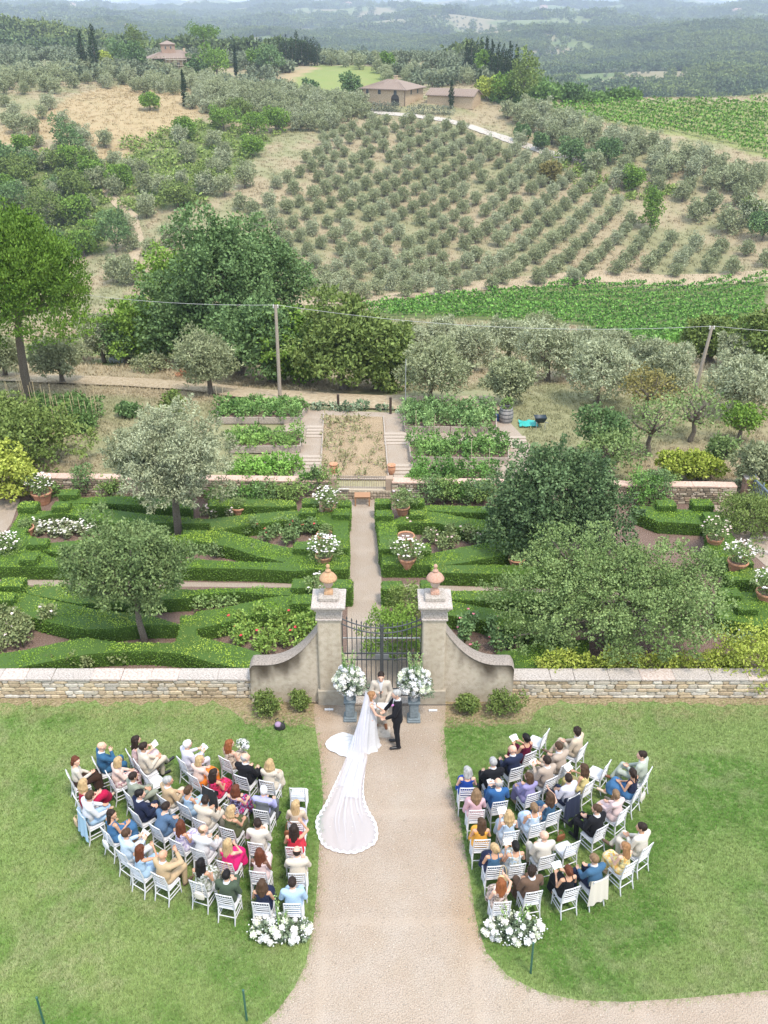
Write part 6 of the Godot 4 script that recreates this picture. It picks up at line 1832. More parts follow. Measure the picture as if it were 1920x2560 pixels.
func pale_stone() -> StandardMaterial3D:
	return rough_stuff("pale_stone", noise_tex(0.04, [[0.0, Color(0.22, 0.20, 0.18)], [0.42, Color(0.43, 0.375, 0.335)], [0.7, Color(0.52, 0.46, 0.42)], [1.0, Color(0.59, 0.54, 0.51)]], 512, 83, 6), 1.3, bumps(0.1, 6.0, 512, 84), true, 0.95, true)


func rough_block(s: Vector3, j: float) -> ArrayMesh:  # an uneven block with soft edges
	var b := Buf.new()
	b.box(Transform3D(), s, Color.WHITE, minf(s.y, s.x) * 0.16)
	var moved := {}
	for i in b.v.size():
		var key := (b.v[i] * 1000.0).round()
		if not moved.has(key):
			moved[key] = Vector3(rng.randf_range(-j, j), rng.randf_range(-j, j), rng.randf_range(-j, j))
		b.v[i] += moved[key]
	return b.mesh()


func rubble(o: Node3D, x0: float, x1: float, tall: float, z: float, h0: float, h1: float, w0: float, w1: float) -> void:
	if stone_mats.is_empty():
		for i in 8:
			var c: Color = [Color(0.42, 0.33, 0.23), Color(0.50, 0.43, 0.34), Color(0.36, 0.28, 0.19), Color(0.55, 0.50, 0.43), Color(0.47, 0.37, 0.25), Color(0.40, 0.36, 0.31), Color(0.52, 0.42, 0.29), Color(0.44, 0.39, 0.32)][i]
			stone_mats.append(rough_stuff("rubble%d" % i, noise_tex(0.06, [[0.0, c * 0.72], [0.5, c], [1.0, c * 1.2]], 128, 90 + i, 4), 0.6, null))
	var shapes: Array[ArrayMesh] = []
	for i in 12:
		shapes.append(rough_block(Vector3(1, 1, 1), 0.07))
	var y := 0.0
	while y < tall - 0.03:
		var h := minf(rng.randf_range(h0, h1), tall - y)
		var x := x0 + rng.randf_range(-0.1, 0.0)
		while x < x1:
			var w := minf(rng.randf_range(w0, w1), x1 - x + 0.05)
			var q := part("stone", shapes[rng.randi() % 12], stone_mats[rng.randi() % 8], o)
			q.transform = Transform3D(Basis().scaled(Vector3(w - 0.012, h - 0.01, 0.12)), Vector3(x + w * 0.5, y + h * 0.5, z + rng.randf_range(-0.012, 0.014)))
			x += w
		y += h


func walls_and_gate() -> void:
	var mortar := rough_stuff("mortar", noise_tex(0.08, [[0.0, Color(0.32, 0.26, 0.19)], [1.0, Color(0.50, 0.43, 0.34)]], 256, 88), 1.0, null)
	# the low stone walls beside the gate
	for s in [-1.0, 1.0]:
		var x0: float = -13.6 if s < 0 else 3.56
		var x1: float = -3.66 if s < 0 else 13.6
		var o := thing("stone_wall", "low rubble wall with pale coping " + ("left" if s < 0 else "right") + " of the gate", "wall", Vector3(0, 0, -21.0))
		var b := Buf.new()
		b.box(Transform3D(Basis(), Vector3((x0 + x1) / 2, 0.27, -0.25)), Vector3(x1 - x0, 0.66, 0.40), Color.WHITE)
		build("core", b, mortar, o)
		rubble(o, x0, x1, 0.60, -0.06, 0.085, 0.15, 0.16, 0.44)
		var x := x0
		while x < x1 - 0.05:
			var w := minf(rng.randf_range(0.65, 1.1), x1 - x)
			if x1 - x - w < 0.3:
				w = x1 - x
			var k := build_block("coping_slab", Vector3(w - 0.008, 0.075, 0.50), pale_stone() if rng.randf() < 0.7 else rough_stuff("pink_stone", noise_tex(0.04, [[0.0, Color(0.36, 0.26, 0.22)], [0.5, Color(0.53, 0.44, 0.39)], [1.0, Color(0.62, 0.56, 0.52)]], 256, 86, 5), 0.9, bumps(0.1, 5.0, 256, 87)), o)
			k.position = Vector3(x + w * 0.5, 0.638 + rng.randf_range(-0.004, 0.006), -0.24)
			x += w
	# pillars
	var gx := -0.06
	for s in [-1.0, 1.0]:
		var side := "left" if s < 0 else "right"
		var c := Vector3(gx + s * 1.405, 0, -21.05)
		var o := thing("gate_pillar", "tall plastered gate pillar with a moulded stone cap, " + side + " one", "pillar", c)
		var b := Buf.new()
		b.box(Transform3D(Basis(), Vector3(0, 0.24, 0)), Vector3(0.72, 0.52, 0.72), Color(0.82, 0.84, 0.86), 0.012)
		build("base", b, stucco(), o)
		var rows := []
		var cols := []
		b = Buf.new()
		for i in 15:
			var y := 0.5 + 2.32 * i / 14.0
			var row := PackedVector3Array()
			var cr := PackedColorArray()
			for k in 48:
				var t := k / 48.0 * 4.0
				var e := int(t)
				var f := (t - e) * 2.0 - 1.0
				var p: Vector2 = [Vector2(1, f), Vector2(-f, 1), Vector2(-1, -f), Vector2(f, -1)][e]
				row.append(Vector3(p.x * 0.305, y, p.y * 0.305))
				var st := clampf(0.55 + wob.get_noise_3d(p.x * 18.0 + s * 40, y * 3.0, p.y * 18.0) * 1.3, 0, 1)
				cr.append(Color(1, 1, 1).lerp(Color(0.74, 0.70, 0.63), st * 0.45))
			rows.append(row)
			cols.append(cr)
		b.grid(rows, true, Color.WHITE, cols)
		build("shaft", b, stucco(), o)
		b = Buf.new()
		b.box(Transform3D(Basis(), Vector3(0, 2.85, 0)), Vector3(0.70, 0.06, 0.70), Color.WHITE, 0.012)
		b.box(Transform3D(Basis(), Vector3(0, 3.01, 0)), Vector3(0.64, 0.26, 0.64), Color(0.92, 0.92, 0.92), 0.01)
		b.box(Transform3D(Basis(), Vector3(0, 3.16, 0)), Vector3(0.74, 0.045, 0.74), Color.WHITE, 0.01)
		build("neck", b, pale_stone(), o)
		b = Buf.new()
		var prof := []
		for q in [[0.37, 3.18], [0.40, 3.2], [0.43, 3.24], [0.445, 3.25], [0.45, 3.30], [0.44, 3.335], [0.0, 3.345]]:
			var row := PackedVector3Array()
			for k in 40:
				var t := k / 40.0 * 4.0
				var e := int(t)
				var f := (t - e) * 2.0 - 1.0
				var p: Vector2 = [Vector2(1, f), Vector2(-f, 1), Vector2(-1, -f), Vector2(f, -1)][e]
				var wv: float = 1.0 + 0.02 * wob.get_noise_3d(p.x * 40, q[1] * 50, p.y * 40)
				row.append(Vector3(p.x * q[0] * wv, q[1], p.y * q[0] * wv))
			prof.append(row)
		b.grid(prof, true, Color.WHITE)
		build("cap", b, pale_stone(), o)
		b = Buf.new()
		b.box(Transform3D(Basis(), Vector3(0, 3.40, -0.03)), Vector3(0.54, 0.15, 0.50), Color(0.9, 0.9, 0.88), 0.03)
		build("block", b, pale_stone(), o)
		# terracotta urn finial
		var u := thing("urn_finial", ("ochre" if s < 0 else "pink") + " terracotta urn finial on the " + side + " gate pillar", "urn", c + Vector3(0, 3.475, -0.03))
		var tm := rough_stuff("urn" + side, noise_tex(0.04, [[0.0, Color(0.30, 0.17, 0.11)], [0.5, Color(0.45, 0.27, 0.155) if s < 0 else Color(0.45, 0.265, 0.20)], [1.0, Color(0.52, 0.39, 0.25) if s < 0 else Color(0.53, 0.38, 0.31)]], 256, 72, 4), 0.5, null)
		b = Buf.new()
		b.box(Transform3D(Basis(), Vector3(0, 0.03, 0)), Vector3(0.23, 0.07, 0.23), Color.WHITE, 0.008)
		b.lathe(Transform3D(), [Vector2(0.11, 0.06), Vector2(0.115, 0.09), Vector2(0.07, 0.13), Vector2(0.06, 0.17), Vector2(0.085, 0.2)], 22, Color.WHITE)
		build("foot", b, tm, u)
		b = Buf.new()
		b.lathe(Transform3D(), [Vector2(0.08, 0.2), Vector2(0.115, 0.25), Vector2(0.125, 0.33), Vector2(0.15, 0.38), Vector2(0.21, 0.42)], 44, Color.WHITE, 0.12, 22)
		build("bowl", b, rough_stuff("urn_bowl", noise_tex(0.05, [[0.0, Color(0.42, 0.30, 0.24)], [1.0, Color(0.62, 0.52, 0.46)]], 128, 73), 0.5, null), u)
		b = Buf.new()
		b.lathe(Transform3D(), [Vector2(0.2, 0.41), Vector2(0.23, 0.43), Vector2(0.225, 0.47), Vector2(0.17, 0.56), Vector2(0.10, 0.62), Vector2(0.06, 0.65)], 44, Color.WHITE, 0.1, 22)
		build("lid", b, tm, u)
		b = Buf.new()
		b.lathe(Transform3D(), [Vector2(0.05, 0.64), Vector2(0.075, 0.67), Vector2(0.075, 0.70), Vector2(0.04, 0.73), Vector2(0.03, 0.76), Vector2(0.05, 0.80), Vector2(0.052, 0.83), Vector2(0.035, 0.87), Vector2(0, 0.89)], 18, Color.WHITE)
		build("knob", b, tm, u)
		# curved wing wall
		var xa := absf(c.x - gx) + 0.305
		var w := thing("wing_wall", "plastered wing wall sweeping down from the " + side + " gate pillar", "wall", Vector3(gx, 0, -21.05))
		var top := []
		for i in 25:
			var t := i / 24.0
			var x := xa + t * 1.92
			var y := 1.34 + 1.12 * pow(1.0 - minf(t / 0.8, 1.0), 2.3)
			if t > 0.94:
				y -= 0.16 * pow((t - 0.94) / 0.06, 2)
			top.append(Vector2(x, y))
		b = Buf.new()
		var front := []
		var fc := []
		for j in 11:
			var row := PackedVector3Array()
			var cr := PackedColorArray()
			for i in 25:
				var q: Vector2 = top[i] if s > 0 else top[24 - i]
				var y: float = lerpf(-0.05, q.y - 0.03, j / 10.0)
				row.append(Vector3(q.x * s, y, 0.21))
				var below: float = q.y - y
				var st := smoothstep(0.8, 0.05, below + 0.45 * wob.get_noise_2d(q.x * 26.0 * s, y * 6.0)) * smoothstep(-0.1, 0.5, (q.x - xa) / 1.92 + 0.25 * wob.get_noise_2d(q.x * 30.0, 7.0 + y * 5.0))
				cr.append(Color(1, 1, 1).lerp(Color(0.17, 0.155, 0.14), st))
			front.append(row)
			fc.append(cr)
		b.grid(front, false, Color.WHITE, fc)
		for i in 24:  # back and end
			var p: Vector2 = top[i]
			var q: Vector2 = top[i + 1]
			b.quad(Vector3(q.x * s, -0.05, -0.21), Vector3(p.x * s, -0.05, -0.21), Vector3(p.x * s, p.y - 0.03, -0.21), Vector3(q.x * s, q.y - 0.03, -0.21), Color.WHITE)
		b.quad(Vector3(top[24].x * s, -0.05, 0.21), Vector3(top[24].x * s, -0.05, -0.21), Vector3(top[24].x * s, top[24].y, -0.21), Vector3(top[24].x * s, top[24].y, 0.21), Color(0.7, 0.68, 0.64))
		build("face", b, stucco(), w)
		b = Buf.new()
		var arch := []
		for i in 25:
			var q: Vector2 = top[i]
			var row := PackedVector3Array()
			for a in 7:
				var f := PI * a / 6.0
				row.append(Vector3(q.x * s, q.y - 0.05 + sin(f) * 0.06, cos(f) * 0.235 * s))
			arch.append(row)
		b.grid(arch, false, Color(0.62, 0.60, 0.58))
		build("coping", b, pale_stone(), w)
	# the iron gate: two leaves
	var iron := flat(Color(0.075, 0.08, 0.085), 0.55, 0.3)
	for s in [-1.0, 1.0]:
		var o := thing("gate_leaf", ("left" if s < 0 else "right") + " leaf of the dark wrought iron gate", "gate", Vector3(gx, 0, -21.05))
		for i in 9:
			var x: float = 0.035 + i * 0.129
			var y := 2.36 + 0.30 * pow(x / 1.07, 2.0)
			var b := Buf.new()
			b.tube([Vector3(x * s, 0.07, 0), Vector3(x * s, y + 0.06, 0)], [0.0125], 6, Color.WHITE)
			b.lathe(Transform3D(Basis(), Vector3(x * s, y + 0.06, 0)), [Vector2(0.0125, 0), Vector2(0.024, 0.025), Vector2(0.0, 0.11)], 6, Color.WHITE)
			build("bar", b, iron, o)
		for y in [0.07, 0.3, 1.31, 1.52]:
			var b := Buf.new()
			b.bar(Vector3(0.02 * s, y, 0), Vector3(1.09 * s, y, 0), 0.018, 0.04, Color.WHITE)
			build("rail", b, iron, o)
		for dy in [0.0, -0.17]:
			var b := Buf.new()
			var pts := []
			for i in 10:
				var x := 0.02 + 1.07 * i / 9.0
				pts.append(Vector3(x * s, 2.36 + dy + 0.30 * pow(x / 1.07, 2.0), 0))
			b.tube(pts, [0.021], 6, Color.WHITE)
			build("top_rail", b, iron, o)
		var b := Buf.new()
		b.box(Transform3D(Basis(), Vector3(0.115 * s, 1.415, 0.005)), Vector3(0.15, 0.17, 0.03), Color.WHITE, 0.005)
		build("lock_plate", b, flat(Color(0.17, 0.18, 0.185), 0.5, 0.3), o)
		b = Buf.new()
		b.box(Transform3D(Basis(), Vector3(0.018 * s, 1.25, 0.0)), Vector3(0.032, 2.42, 0.045), Color.WHITE, 0.004)
		build("stile", b, iron, o)
	var lb := Buf.new()
	lb.bar(Vector3(-1.09, 0, 0), Vector3(1.03, 0, 0), 0.03, 0.03, Color.WHITE)
	lb.bar(Vector3(1.03, 0, 0), Vector3(1.06, -0.12, 0), 0.03, 0.03, Color.WHITE)
	tag(build("gate_brace", lb, flat(Color(0.40, 0.39, 0.37), 0.5, 0.4), self, Vector3(gx, 1.98, -21.12)), "pale horizontal bar across the back of the iron gate", "bar")
	var sb := Buf.new()
	sb.box(Transform3D(Basis(), Vector3(gx, 0.02, -21.05)), Vector3(2.2, 0.05, 0.6), Color.WHITE, 0.01)
	tag(build("threshold", sb, pale_stone()), "pale stone threshold under the iron gate", "threshold")
	# second wall
	var wl: Vector3 = Vector3(-16.23,0,-33.56)
	var wa: Vector3 = Vector3(-2.1,0,-33.56)
	var wb: Vector3 = Vector3(0.3,0,-33.21)
	var wr: Vector3 = Vector3(13.64,0,-32.67)
	wa.z = lerpf(wl.z, wr.z, (wa.x - wl.x) / (wr.x - wl.x))
	wb.z = lerpf(wl.z, wr.z, (wb.x - wl.x) / (wr.x - wl.x))
	for q in [[wl, wa, "left"], [wb, wr, "right"]]:
		var a: Vector3 = q[0]
		var len: float = a.distance_to(q[1])
		var o := thing("garden_wall", "old rubble garden wall with a pinkish coping, " + q[2] + " of the small railing", "wall", a, -atan2(q[1].z - a.z, q[1].x - a.x))
		var b := Buf.new()
		b.box(Transform3D(Basis(), Vector3(len / 2, 0.36, -0.22)), Vector3(len, 0.74, 0.36), Color.WHITE)
		build("core", b, mortar, o)
		b = Buf.new()
		var cols := [Color(0.26, 0.205, 0.15), Color(0.37, 0.31, 0.24), Color(0.20, 0.16, 0.12), Color(0.44, 0.37, 0.29), Color(0.33, 0.25, 0.18)]
		var y := 0.0
		while y < 0.72:
			var h := minf(rng.randf_range(0.06, 0.12), 0.74 - y)
			var x := 0.0
			while x < len:
				var w := rng.randf_range(0.1, 0.34)
				var j := func() -> float: return rng.randf_range(-0.012, 0.012)
				b.box(Transform3D(Basis(Vector3(0, 0, 1), rng.randf_range(-0.06, 0.06)), Vector3(minf(x + w * 0.5, len - w * 0.5), y + h * 0.5, -0.03 + j.call())), Vector3(w - 0.015, h - 0.012, 0.1), cols[rng.randi() % 5] * rng.randf_range(0.8, 1.2), 0.018)
				x += w
			y += h
		build("stones", b, vcol(0.95), o).set_meta("kind", "stuff")
		var n := int(len / 0.8)
		for i in n:
			var k := build_block("coping_slab", Vector3(len / n - 0.008, 0.06, 0.44), rough_stuff("rose_coping", noise_tex(0.04, [[0.0, Color(0.42, 0.27, 0.21)], [1.0, Color(0.60, 0.45, 0.37)]], 256, 89, 5), 1.1, null), o)
			k.position = Vector3((i + 0.5) * len / n, 0.765 + rng.randf_range(-0.004, 0.004), -0.2)
	# small pillars, railing, notice, pots on the wall
	var ra := wa.lerp(wb, 0.04)
	var rb := wa.lerp(wb, 0.96)
	var low := thing("railing_wall", "low rubble wall under the small iron railing at the end of the path", "wall", wa)
	var b := Buf.new()
	b.bar(Vector3(0, 0.19, -0.2), wb - wa + Vector3(0, 0.19, -0.2), 0.34, 0.42, Color.WHITE)
	build("core", b, mortar, low)
	b = Buf.new()
	for i in 60:
		var t := (i % 20 + 0.5) / 20.0
		b.box(Transform3D(Basis(), (wb - wa) * t + Vector3(0, 0.07 + 0.12 * (i / 20), -0.04)), Vector3(rng.randf_range(0.08, 0.14), 0.1, 0.1), Color(0.34, 0.28, 0.21) * rng.randf_range(0.7, 1.3), 0.016)
	build("stones", b, vcol(0.95), low).set_meta("kind", "stuff")
	for q in [[ra, "left"], [rb, "right"]]:
		b = Buf.new()
		b.box(Transform3D(Basis(), Vector3(0, 0.45, -0.2)), Vector3(0.3, 0.92, 0.3), Color(0.36, 0.27, 0.2), 0.02)
		tag(build("brick_pier", b, vcol(0.95), self, q[0]), "short brick pier at the " + q[1] + " end of the small railing", "pier")
	var ro := thing("garden_railing", "small rusty iron railing above the low wall at the end of the path", "railing", ra)
	for y in [0.46, 0.92]:
		b = Buf.new()
		b.bar(Vector3(0.15, y, -0.2), rb - ra + Vector3(-0.15, y, -0.2), 0.02, 0.03, Color.WHITE)
		build("rail", b, flat(Color(0.30, 0.25, 0.21), 0.7), ro)
	for i in 22:
		var p: Vector3 = (rb - ra) * ((i + 1.5) / 24.0)
		b = Buf.new()
		b.tube([p + Vector3(0, 0.42, -0.2), p + Vector3(0, 0.94, -0.2)], [0.008], 5, Color.WHITE)
		build("bar", b, flat(Color(0.30, 0.25, 0.21), 0.7), ro)
	b = Buf.new()
	b.box(Transform3D(Basis(Vector3.RIGHT, -0.5), Vector3.ZERO), Vector3(0.42, 0.02, 0.14), Color.WHITE, 0.004)
	tag(build("notice_board", b, flat(Color(0.7, 0.7, 0.7)), self, wa.lerp(wb, 0.22) + Vector3(0, 0.48, 0.02)), "small white board lying on the low wall under the railing", "board")
	for q in [[Vector3(0.31,0,-35.39), "terracotta jar on a pier right of the railing"], [Vector3(-2.09,0,-35.5), "terracotta jar behind the left end of the railing"]]:
		b = Buf.new()
		b.lathe(Transform3D(), [Vector2(0, 0), Vector2(0.1, 0), Vector2(0.12, 0.04), Vector2(0.16, 0.2), Vector2(0.17, 0.3), Vector2(0.13, 0.34), Vector2(0.17, 0.38), Vector2(0.18, 0.42), Vector2(0.14, 0.42), Vector2(0.1, 0.36), Vector2(0, 0.34)], 18, Color.WHITE)
		tag(build("terracotta_jar", b, terracotta(), self, q[0] + Vector3(0, 0.02, 0)), q[1], "jar")
	# bench at the end of the path
	var be := thing("garden_bench", "small slatted teak bench at the far end of the gravel path", "bench", Vector3(-0.84,0,-32.61) + Vector3(0, 0.012, -0.1))
	var teak := flat(Color(0.36, 0.19, 0.10), 0.7)
	for i in 5:
		b = Buf.new()
		b.box(Transform3D(Basis(), Vector3(0, 0.41, -0.16 + i * 0.085)), Vector3(0.62, 0.025, 0.07), Color.WHITE, 0.004)
		build("slat", b, teak, be)
	for i in 4:
		b = Buf.new()
		b.box(Transform3D(Basis(), Vector3(0.27 if i % 2 else -0.27, 0.2, 0.16 if i < 2 else -0.16)), Vector3(0.05, 0.4, 0.05), Color.WHITE, 0.004)
		build("leg", b, teak, be)
	b = Buf.new()
	b.box(Transform3D(Basis(), Vector3(0, 0.365, 0.165)), Vector3(0.56, 0.06, 0.022), Color.WHITE, 0.004)
	build("apron", b, teak, be)
	# blue grey railing and gate pier at the right
	var p0: Vector3 = Vector3(14.13,0,-33.3)
	var p1: Vector3 = Vector3(14.36,0,-31.17)
	var fo := thing("side_railing", "blue grey iron railing running forward at the right end of the second wall", "railing", p0)
	for y in [0.15, 1.15]:
		b = Buf.new()
		b.bar(Vector3(0, y, 0), p1 - p0 + Vector3(0, y, 0), 0.05, 0.06, Color.WHITE)
		build("rail", b, flat(Color(0.16, 0.20, 0.24), 0.5), fo)
	for i in 19:
		var p: Vector3 = (p1 - p0) * (i / 18.0)
		b = Buf.new()
		b.tube([p + Vector3(0, 0.05, 0), p + Vector3(0, 1.22 if i % 6 else 1.35, 0)], [0.012 if i % 6 else 0.03], 6, Color.WHITE)
		build("bar", b, flat(Color(0.16, 0.20, 0.24), 0.5), fo)
	b = Buf.new()
	b.box(Transform3D(Basis(), Vector3(0, 0.55, 0)), Vector3(0.42, 1.1, 0.42), Color(0.85, 0.62, 0.52), 0.02)
	b.box(Transform3D(Basis(), Vector3(0, 1.13, 0)), Vector3(0.52, 0.07, 0.52), Color.WHITE, 0.015)
	tag(build("end_pier", b, pale_stone(), self, Vector3(14.15,0,-32.86)), "pinkish pier at the right end of the second wall", "pier")
	b = Buf.new()
	b.tube([Vector3(0, -0.1, 0), Vector3(0.05, 1.0, 0)], [0.06, 0.05], 7, Color(0.6, 0.42, 0.34))
	tag(build("wooden_post", b, bark(), self, Vector3(14.06,0,-30.51)), "brown wooden post beside the shrub at the right", "post")
	var rs := thing("stone_ring", "ring of stones round a tiny plant on the right side path", "stone ring", Vector3(13.68,0,-29.43) + Vector3(0, 0.016, 0))
	for i in 14:
		var a := TAU * i / 14
		var k := part("stone", rough_block(Vector3(0.22, 0.13, 0.14), 0.015), pale_stone(), rs, Vector3(cos(a) * 0.55, 0.05, sin(a) * 0.55))
		k.rotation.y = -a + PI / 2


func build_block(called: String, s: Vector3, m: Material, o: Node3D) -> MeshInstance3D:
	return part(called, rough_block(s, minf(0.008, s.y * 0.1)), m, o)


# ---------------------------------------------------------------- people
const PAL := {
	"linen": Color(0.50, 0.44, 0.375), "cream": Color(0.56, 0.49, 0.40), "ivory": Color(0.58, 0.53, 0.46), "beige": Color(0.52, 0.42, 0.32), "tan": Color(0.50, 0.36, 0.22), "taupe": Color(0.40, 0.32, 0.26), "white": Color(0.60, 0.595, 0.615), "lavwhite": Color(0.60, 0.58, 0.66),
	"teal": Color(0.035, 0.115, 0.22), "navy": Color(0.018, 0.024, 0.055), "slate": Color(0.085, 0.145, 0.24), "black": Color(0.012, 0.012, 0.015), "sage": Color(0.26, 0.28, 0.22), "sagelight": Color(0.38, 0.41, 0.35), "green": Color(0.065, 0.09, 0.06), "olive": Color(0.085, 0.095, 0.045), "grey": Color(0.12, 0.13, 0.14), "brown": Color(0.13, 0.08, 0.055), "darkbrown": Color(0.045, 0.025, 0.018), "blue": Color(0.03, 0.10, 0.25), "royal": Color(0.015, 0.055, 0.28), "denim": Color(0.06, 0.16, 0.32), "skyblue": Color(0.36, 0.50, 0.66), "paleblue": Color(0.48, 0.58, 0.70), "midblue": Color(0.05, 0.12, 0.21),
	"crimson": Color(0.42, 0.012, 0.06), "red": Color(0.52, 0.03, 0.05), "pinkhot": Color(0.66, 0.02, 0.16), "blush": Color(0.68, 0.50, 0.43), "pink": Color(0.60, 0.38, 0.42), "palepink": Color(0.66, 0.50, 0.49), "lilac": Color(0.52, 0.46, 0.60), "lavender": Color(0.27, 0.24, 0.43), "orange": Color(0.72, 0.20, 0.03), "amber": Color(0.68, 0.33, 0.05), "yellow": Color(0.70, 0.58, 0.26), "burgundy": Color(0.11, 0.008, 0.03), "nude": Color(0.55, 0.42, 0.33), "straw": Color(0.55, 0.42, 0.24), "cognac": Color(0.20, 0.075, 0.03), "shirtblue": Color(0.36, 0.36, 0.62),
}
const SKIN := {"fair": Color(0.60, 0.36, 0.26), "warm": Color(0.50, 0.275, 0.175), "dark": Color(0.16, 0.075, 0.045)}
const HAIR := {"black": Color(0.012, 0.010, 0.010), "dark": Color(0.028, 0.018, 0.014), "brown": Color(0.07, 0.04, 0.024), "light": Color(0.20, 0.125, 0.07), "red": Color(0.22, 0.075, 0.028), "auburn": Color(0.11, 0.035, 0.018), "blonde": Color(0.42, 0.29, 0.15), "grey": Color(0.34, 0.33, 0.32), "white": Color(0.66, 0.64, 0.62), "ginger": Color(0.27, 0.14, 0.065)}
var cache := {}


func shared_noise(key: String, freq: float, low: float) -> NoiseTexture2D:
	if not cache.has(key):
		cache[key] = noise_tex(freq, [[0.0, Color(low, low, low)], [1.0, Color.WHITE]], 64, 17, 3)
	return cache[key]


func cloth(c: String) -> StandardMaterial3D:
	if c.begins_with("print:"):
		var w := c.substr(6).split(",")
		if not mats.has(c):
			var a: Color = PAL[w[0]]; var b: Color = PAL[w[1]]; var d: Color = PAL[w[2]]
			var t := noise_tex(0.045, [[0.0, d], [0.34, d], [0.40, a], [0.60, a], [0.66, b], [1.0, b]], 128, mats.size() + 7, 2)
			var m := rough_stuff(c, t, 0.55, null, false, 0.8)
			m.rim_enabled = true
			m.rim = 0.2
		return mats[c]
	var k := "cloth_" + c
	if not mats.has(k):
		var q: Color = PAL[c]
		var m := rough_stuff(k, shared_noise("weave", 0.09, 0.82), 0.35, null, false, 0.85)
		m.albedo_color = q.linear_to_srgb()
		m.rim_enabled = true
		m.rim = 0.25
	return mats[k]


func skin(s: String) -> StandardMaterial3D:
	var m := flat(SKIN[s], 0.55)
	m.subsurf_scatter_enabled = true
	m.subsurf_scatter_strength = 0.08
	return m


# joints: facing -z, the right side at +x
func seated(pose: String, woman: bool) -> Dictionary:
	var sw := 0.165 if woman else 0.19
	var j := {"pel": Vector3(0, 0.58, 0.05), "waist": Vector3(0, 0.76, 0.08), "chest": Vector3(0, 0.95, 0.07), "neck": Vector3(0, 1.10, 0.05), "head": Vector3(0, 1.25, 0.015), "yaw": 0.0}
	for s in [1.0, -1.0]:
		var k := "r" if s > 0 else "l"
		j[k + "sho"] = Vector3(sw * s, 1.04, 0.06)
		j[k + "elb"] = Vector3((sw + 0.06) * s, 0.79, 0.0)
		j[k + "wri"] = Vector3(0.075 * s, 0.67, -0.25)
		j[k + "hip"] = Vector3(0.095 * s, 0.58, 0.03)
		j[k + "kne"] = Vector3((0.07 if woman else 0.13) * s, 0.575, -0.41)
		j[k + "ank"] = Vector3((0.06 if woman else 0.12) * s, 0.10, -0.39)
		j[k + "toe"] = Vector3((0.065 if woman else 0.14) * s, 0.04, -0.57)
	j.yaw = 0.5 if pose.ends_with("@l") else -0.5 if pose.ends_with("@r") else 0.0
	match pose.get_slice("@", 0):
		"knee":
			for s in [1.0, -1.0]:
				var k := "r" if s > 0 else "l"
				j[k + "elb"] = Vector3((sw + 0.05) * s, 0.80, -0.06)
				j[k + "wri"] = Vector3(0.13 * s, 0.70, -0.31)
			j.chest.z = 0.04; j.neck.z = 0.0; j.head = Vector3(0, 1.235, -0.04)
		"cross":
			j.rkne = Vector3(0.03, 0.68, -0.42); j.rank = Vector3(-0.17, 0.36, -0.56); j.rtoe = Vector3(-0.22, 0.33, -0.74)
			j.rwri = Vector3(0.02, 0.76, -0.28); j.lwri = Vector3(-0.04, 0.74, -0.25)
		"chin":
			j.relb = Vector3(0.20, 0.84, -0.18); j.rwri = Vector3(0.07, 1.07, -0.16)
		"paper":
			j.rwri = Vector3(0.10, 0.84, -0.31); j.lwri = Vector3(-0.10, 0.84, -0.31)
		"raise":
			j.relb = Vector3(0.29, 0.98, -0.20); j.rwri = Vector3(0.13, 1.22, -0.24)
		"look":
			j.yaw = -1.15
			j.rwri = Vector3(0.10, 0.78, -0.27)
		"lean":
			j.chest = Vector3(0, 0.92, -0.03); j.neck = Vector3(0, 1.05, -0.09); j.head = Vector3(0, 1.19, -0.15)
			for k in ["r", "l"]:
				j[k + "sho"] += Vector3(0, -0.04, -0.12)
				j[k + "elb"] += Vector3(0, -0.04, -0.14)
				j[k + "wri"] += Vector3(0, 0.0, -0.08)
	return j


func standing(r_elb: Vector3, r_wri: Vector3, l_elb: Vector3, l_wri: Vector3, sw: float) -> Dictionary:
	var j := {"pel": Vector3(0, 0.95, 0.0), "waist": Vector3(0, 1.12, 0.0), "chest": Vector3(0, 1.32, 0.01), "neck": Vector3(0, 1.49, 0.01), "head": Vector3(0, 1.64, -0.02), "yaw": 0.0, "relb": r_elb, "rwri": r_wri, "lelb": l_elb, "lwri": l_wri}
	for s in [1.0, -1.0]:
		var k := "r" if s > 0 else "l"
		j[k + "sho"] = Vector3(sw * s, 1.42, 0.01)
		j[k + "hip"] = Vector3(0.09 * s, 0.93, 0.0)
		j[k + "kne"] = Vector3(0.10 * s, 0.50, -0.02)
		j[k + "ank"] = Vector3(0.11 * s, 0.09, 0.03)
		j[k + "toe"] = Vector3(0.14 * s, 0.04, -0.15)
	return j


func torso(f: Field, j: Dictionary, g: float, woman: bool, k := 0.05) -> void:
	var w := 0.86 if woman else 1.0
	f.cap(j.pel, j.waist, 0.118 + g, (0.098 if woman else 0.115) + g, k, 1.3, 0.95)
	f.cap(j.waist, j.chest, (0.098 if woman else 0.115) + g, 0.118 * w + g, k, 1.28, 0.92)
	f.cap(j.rsho * Vector3(0.72, 1, 1) + Vector3(0, -0.02, 0), j.lsho * Vector3(0.72, 1, 1) + Vector3(0, -0.02, 0), 0.075 * w + g, 0.075 * w + g, k)
	if woman:
		for s in [-1.0, 1.0]:
			f.cap(j.chest + Vector3(0.065 * s, -0.02, -0.085), j.chest + Vector3(0.065 * s, -0.03, -0.095), 0.052 + g, 0.05 + g, 0.04)


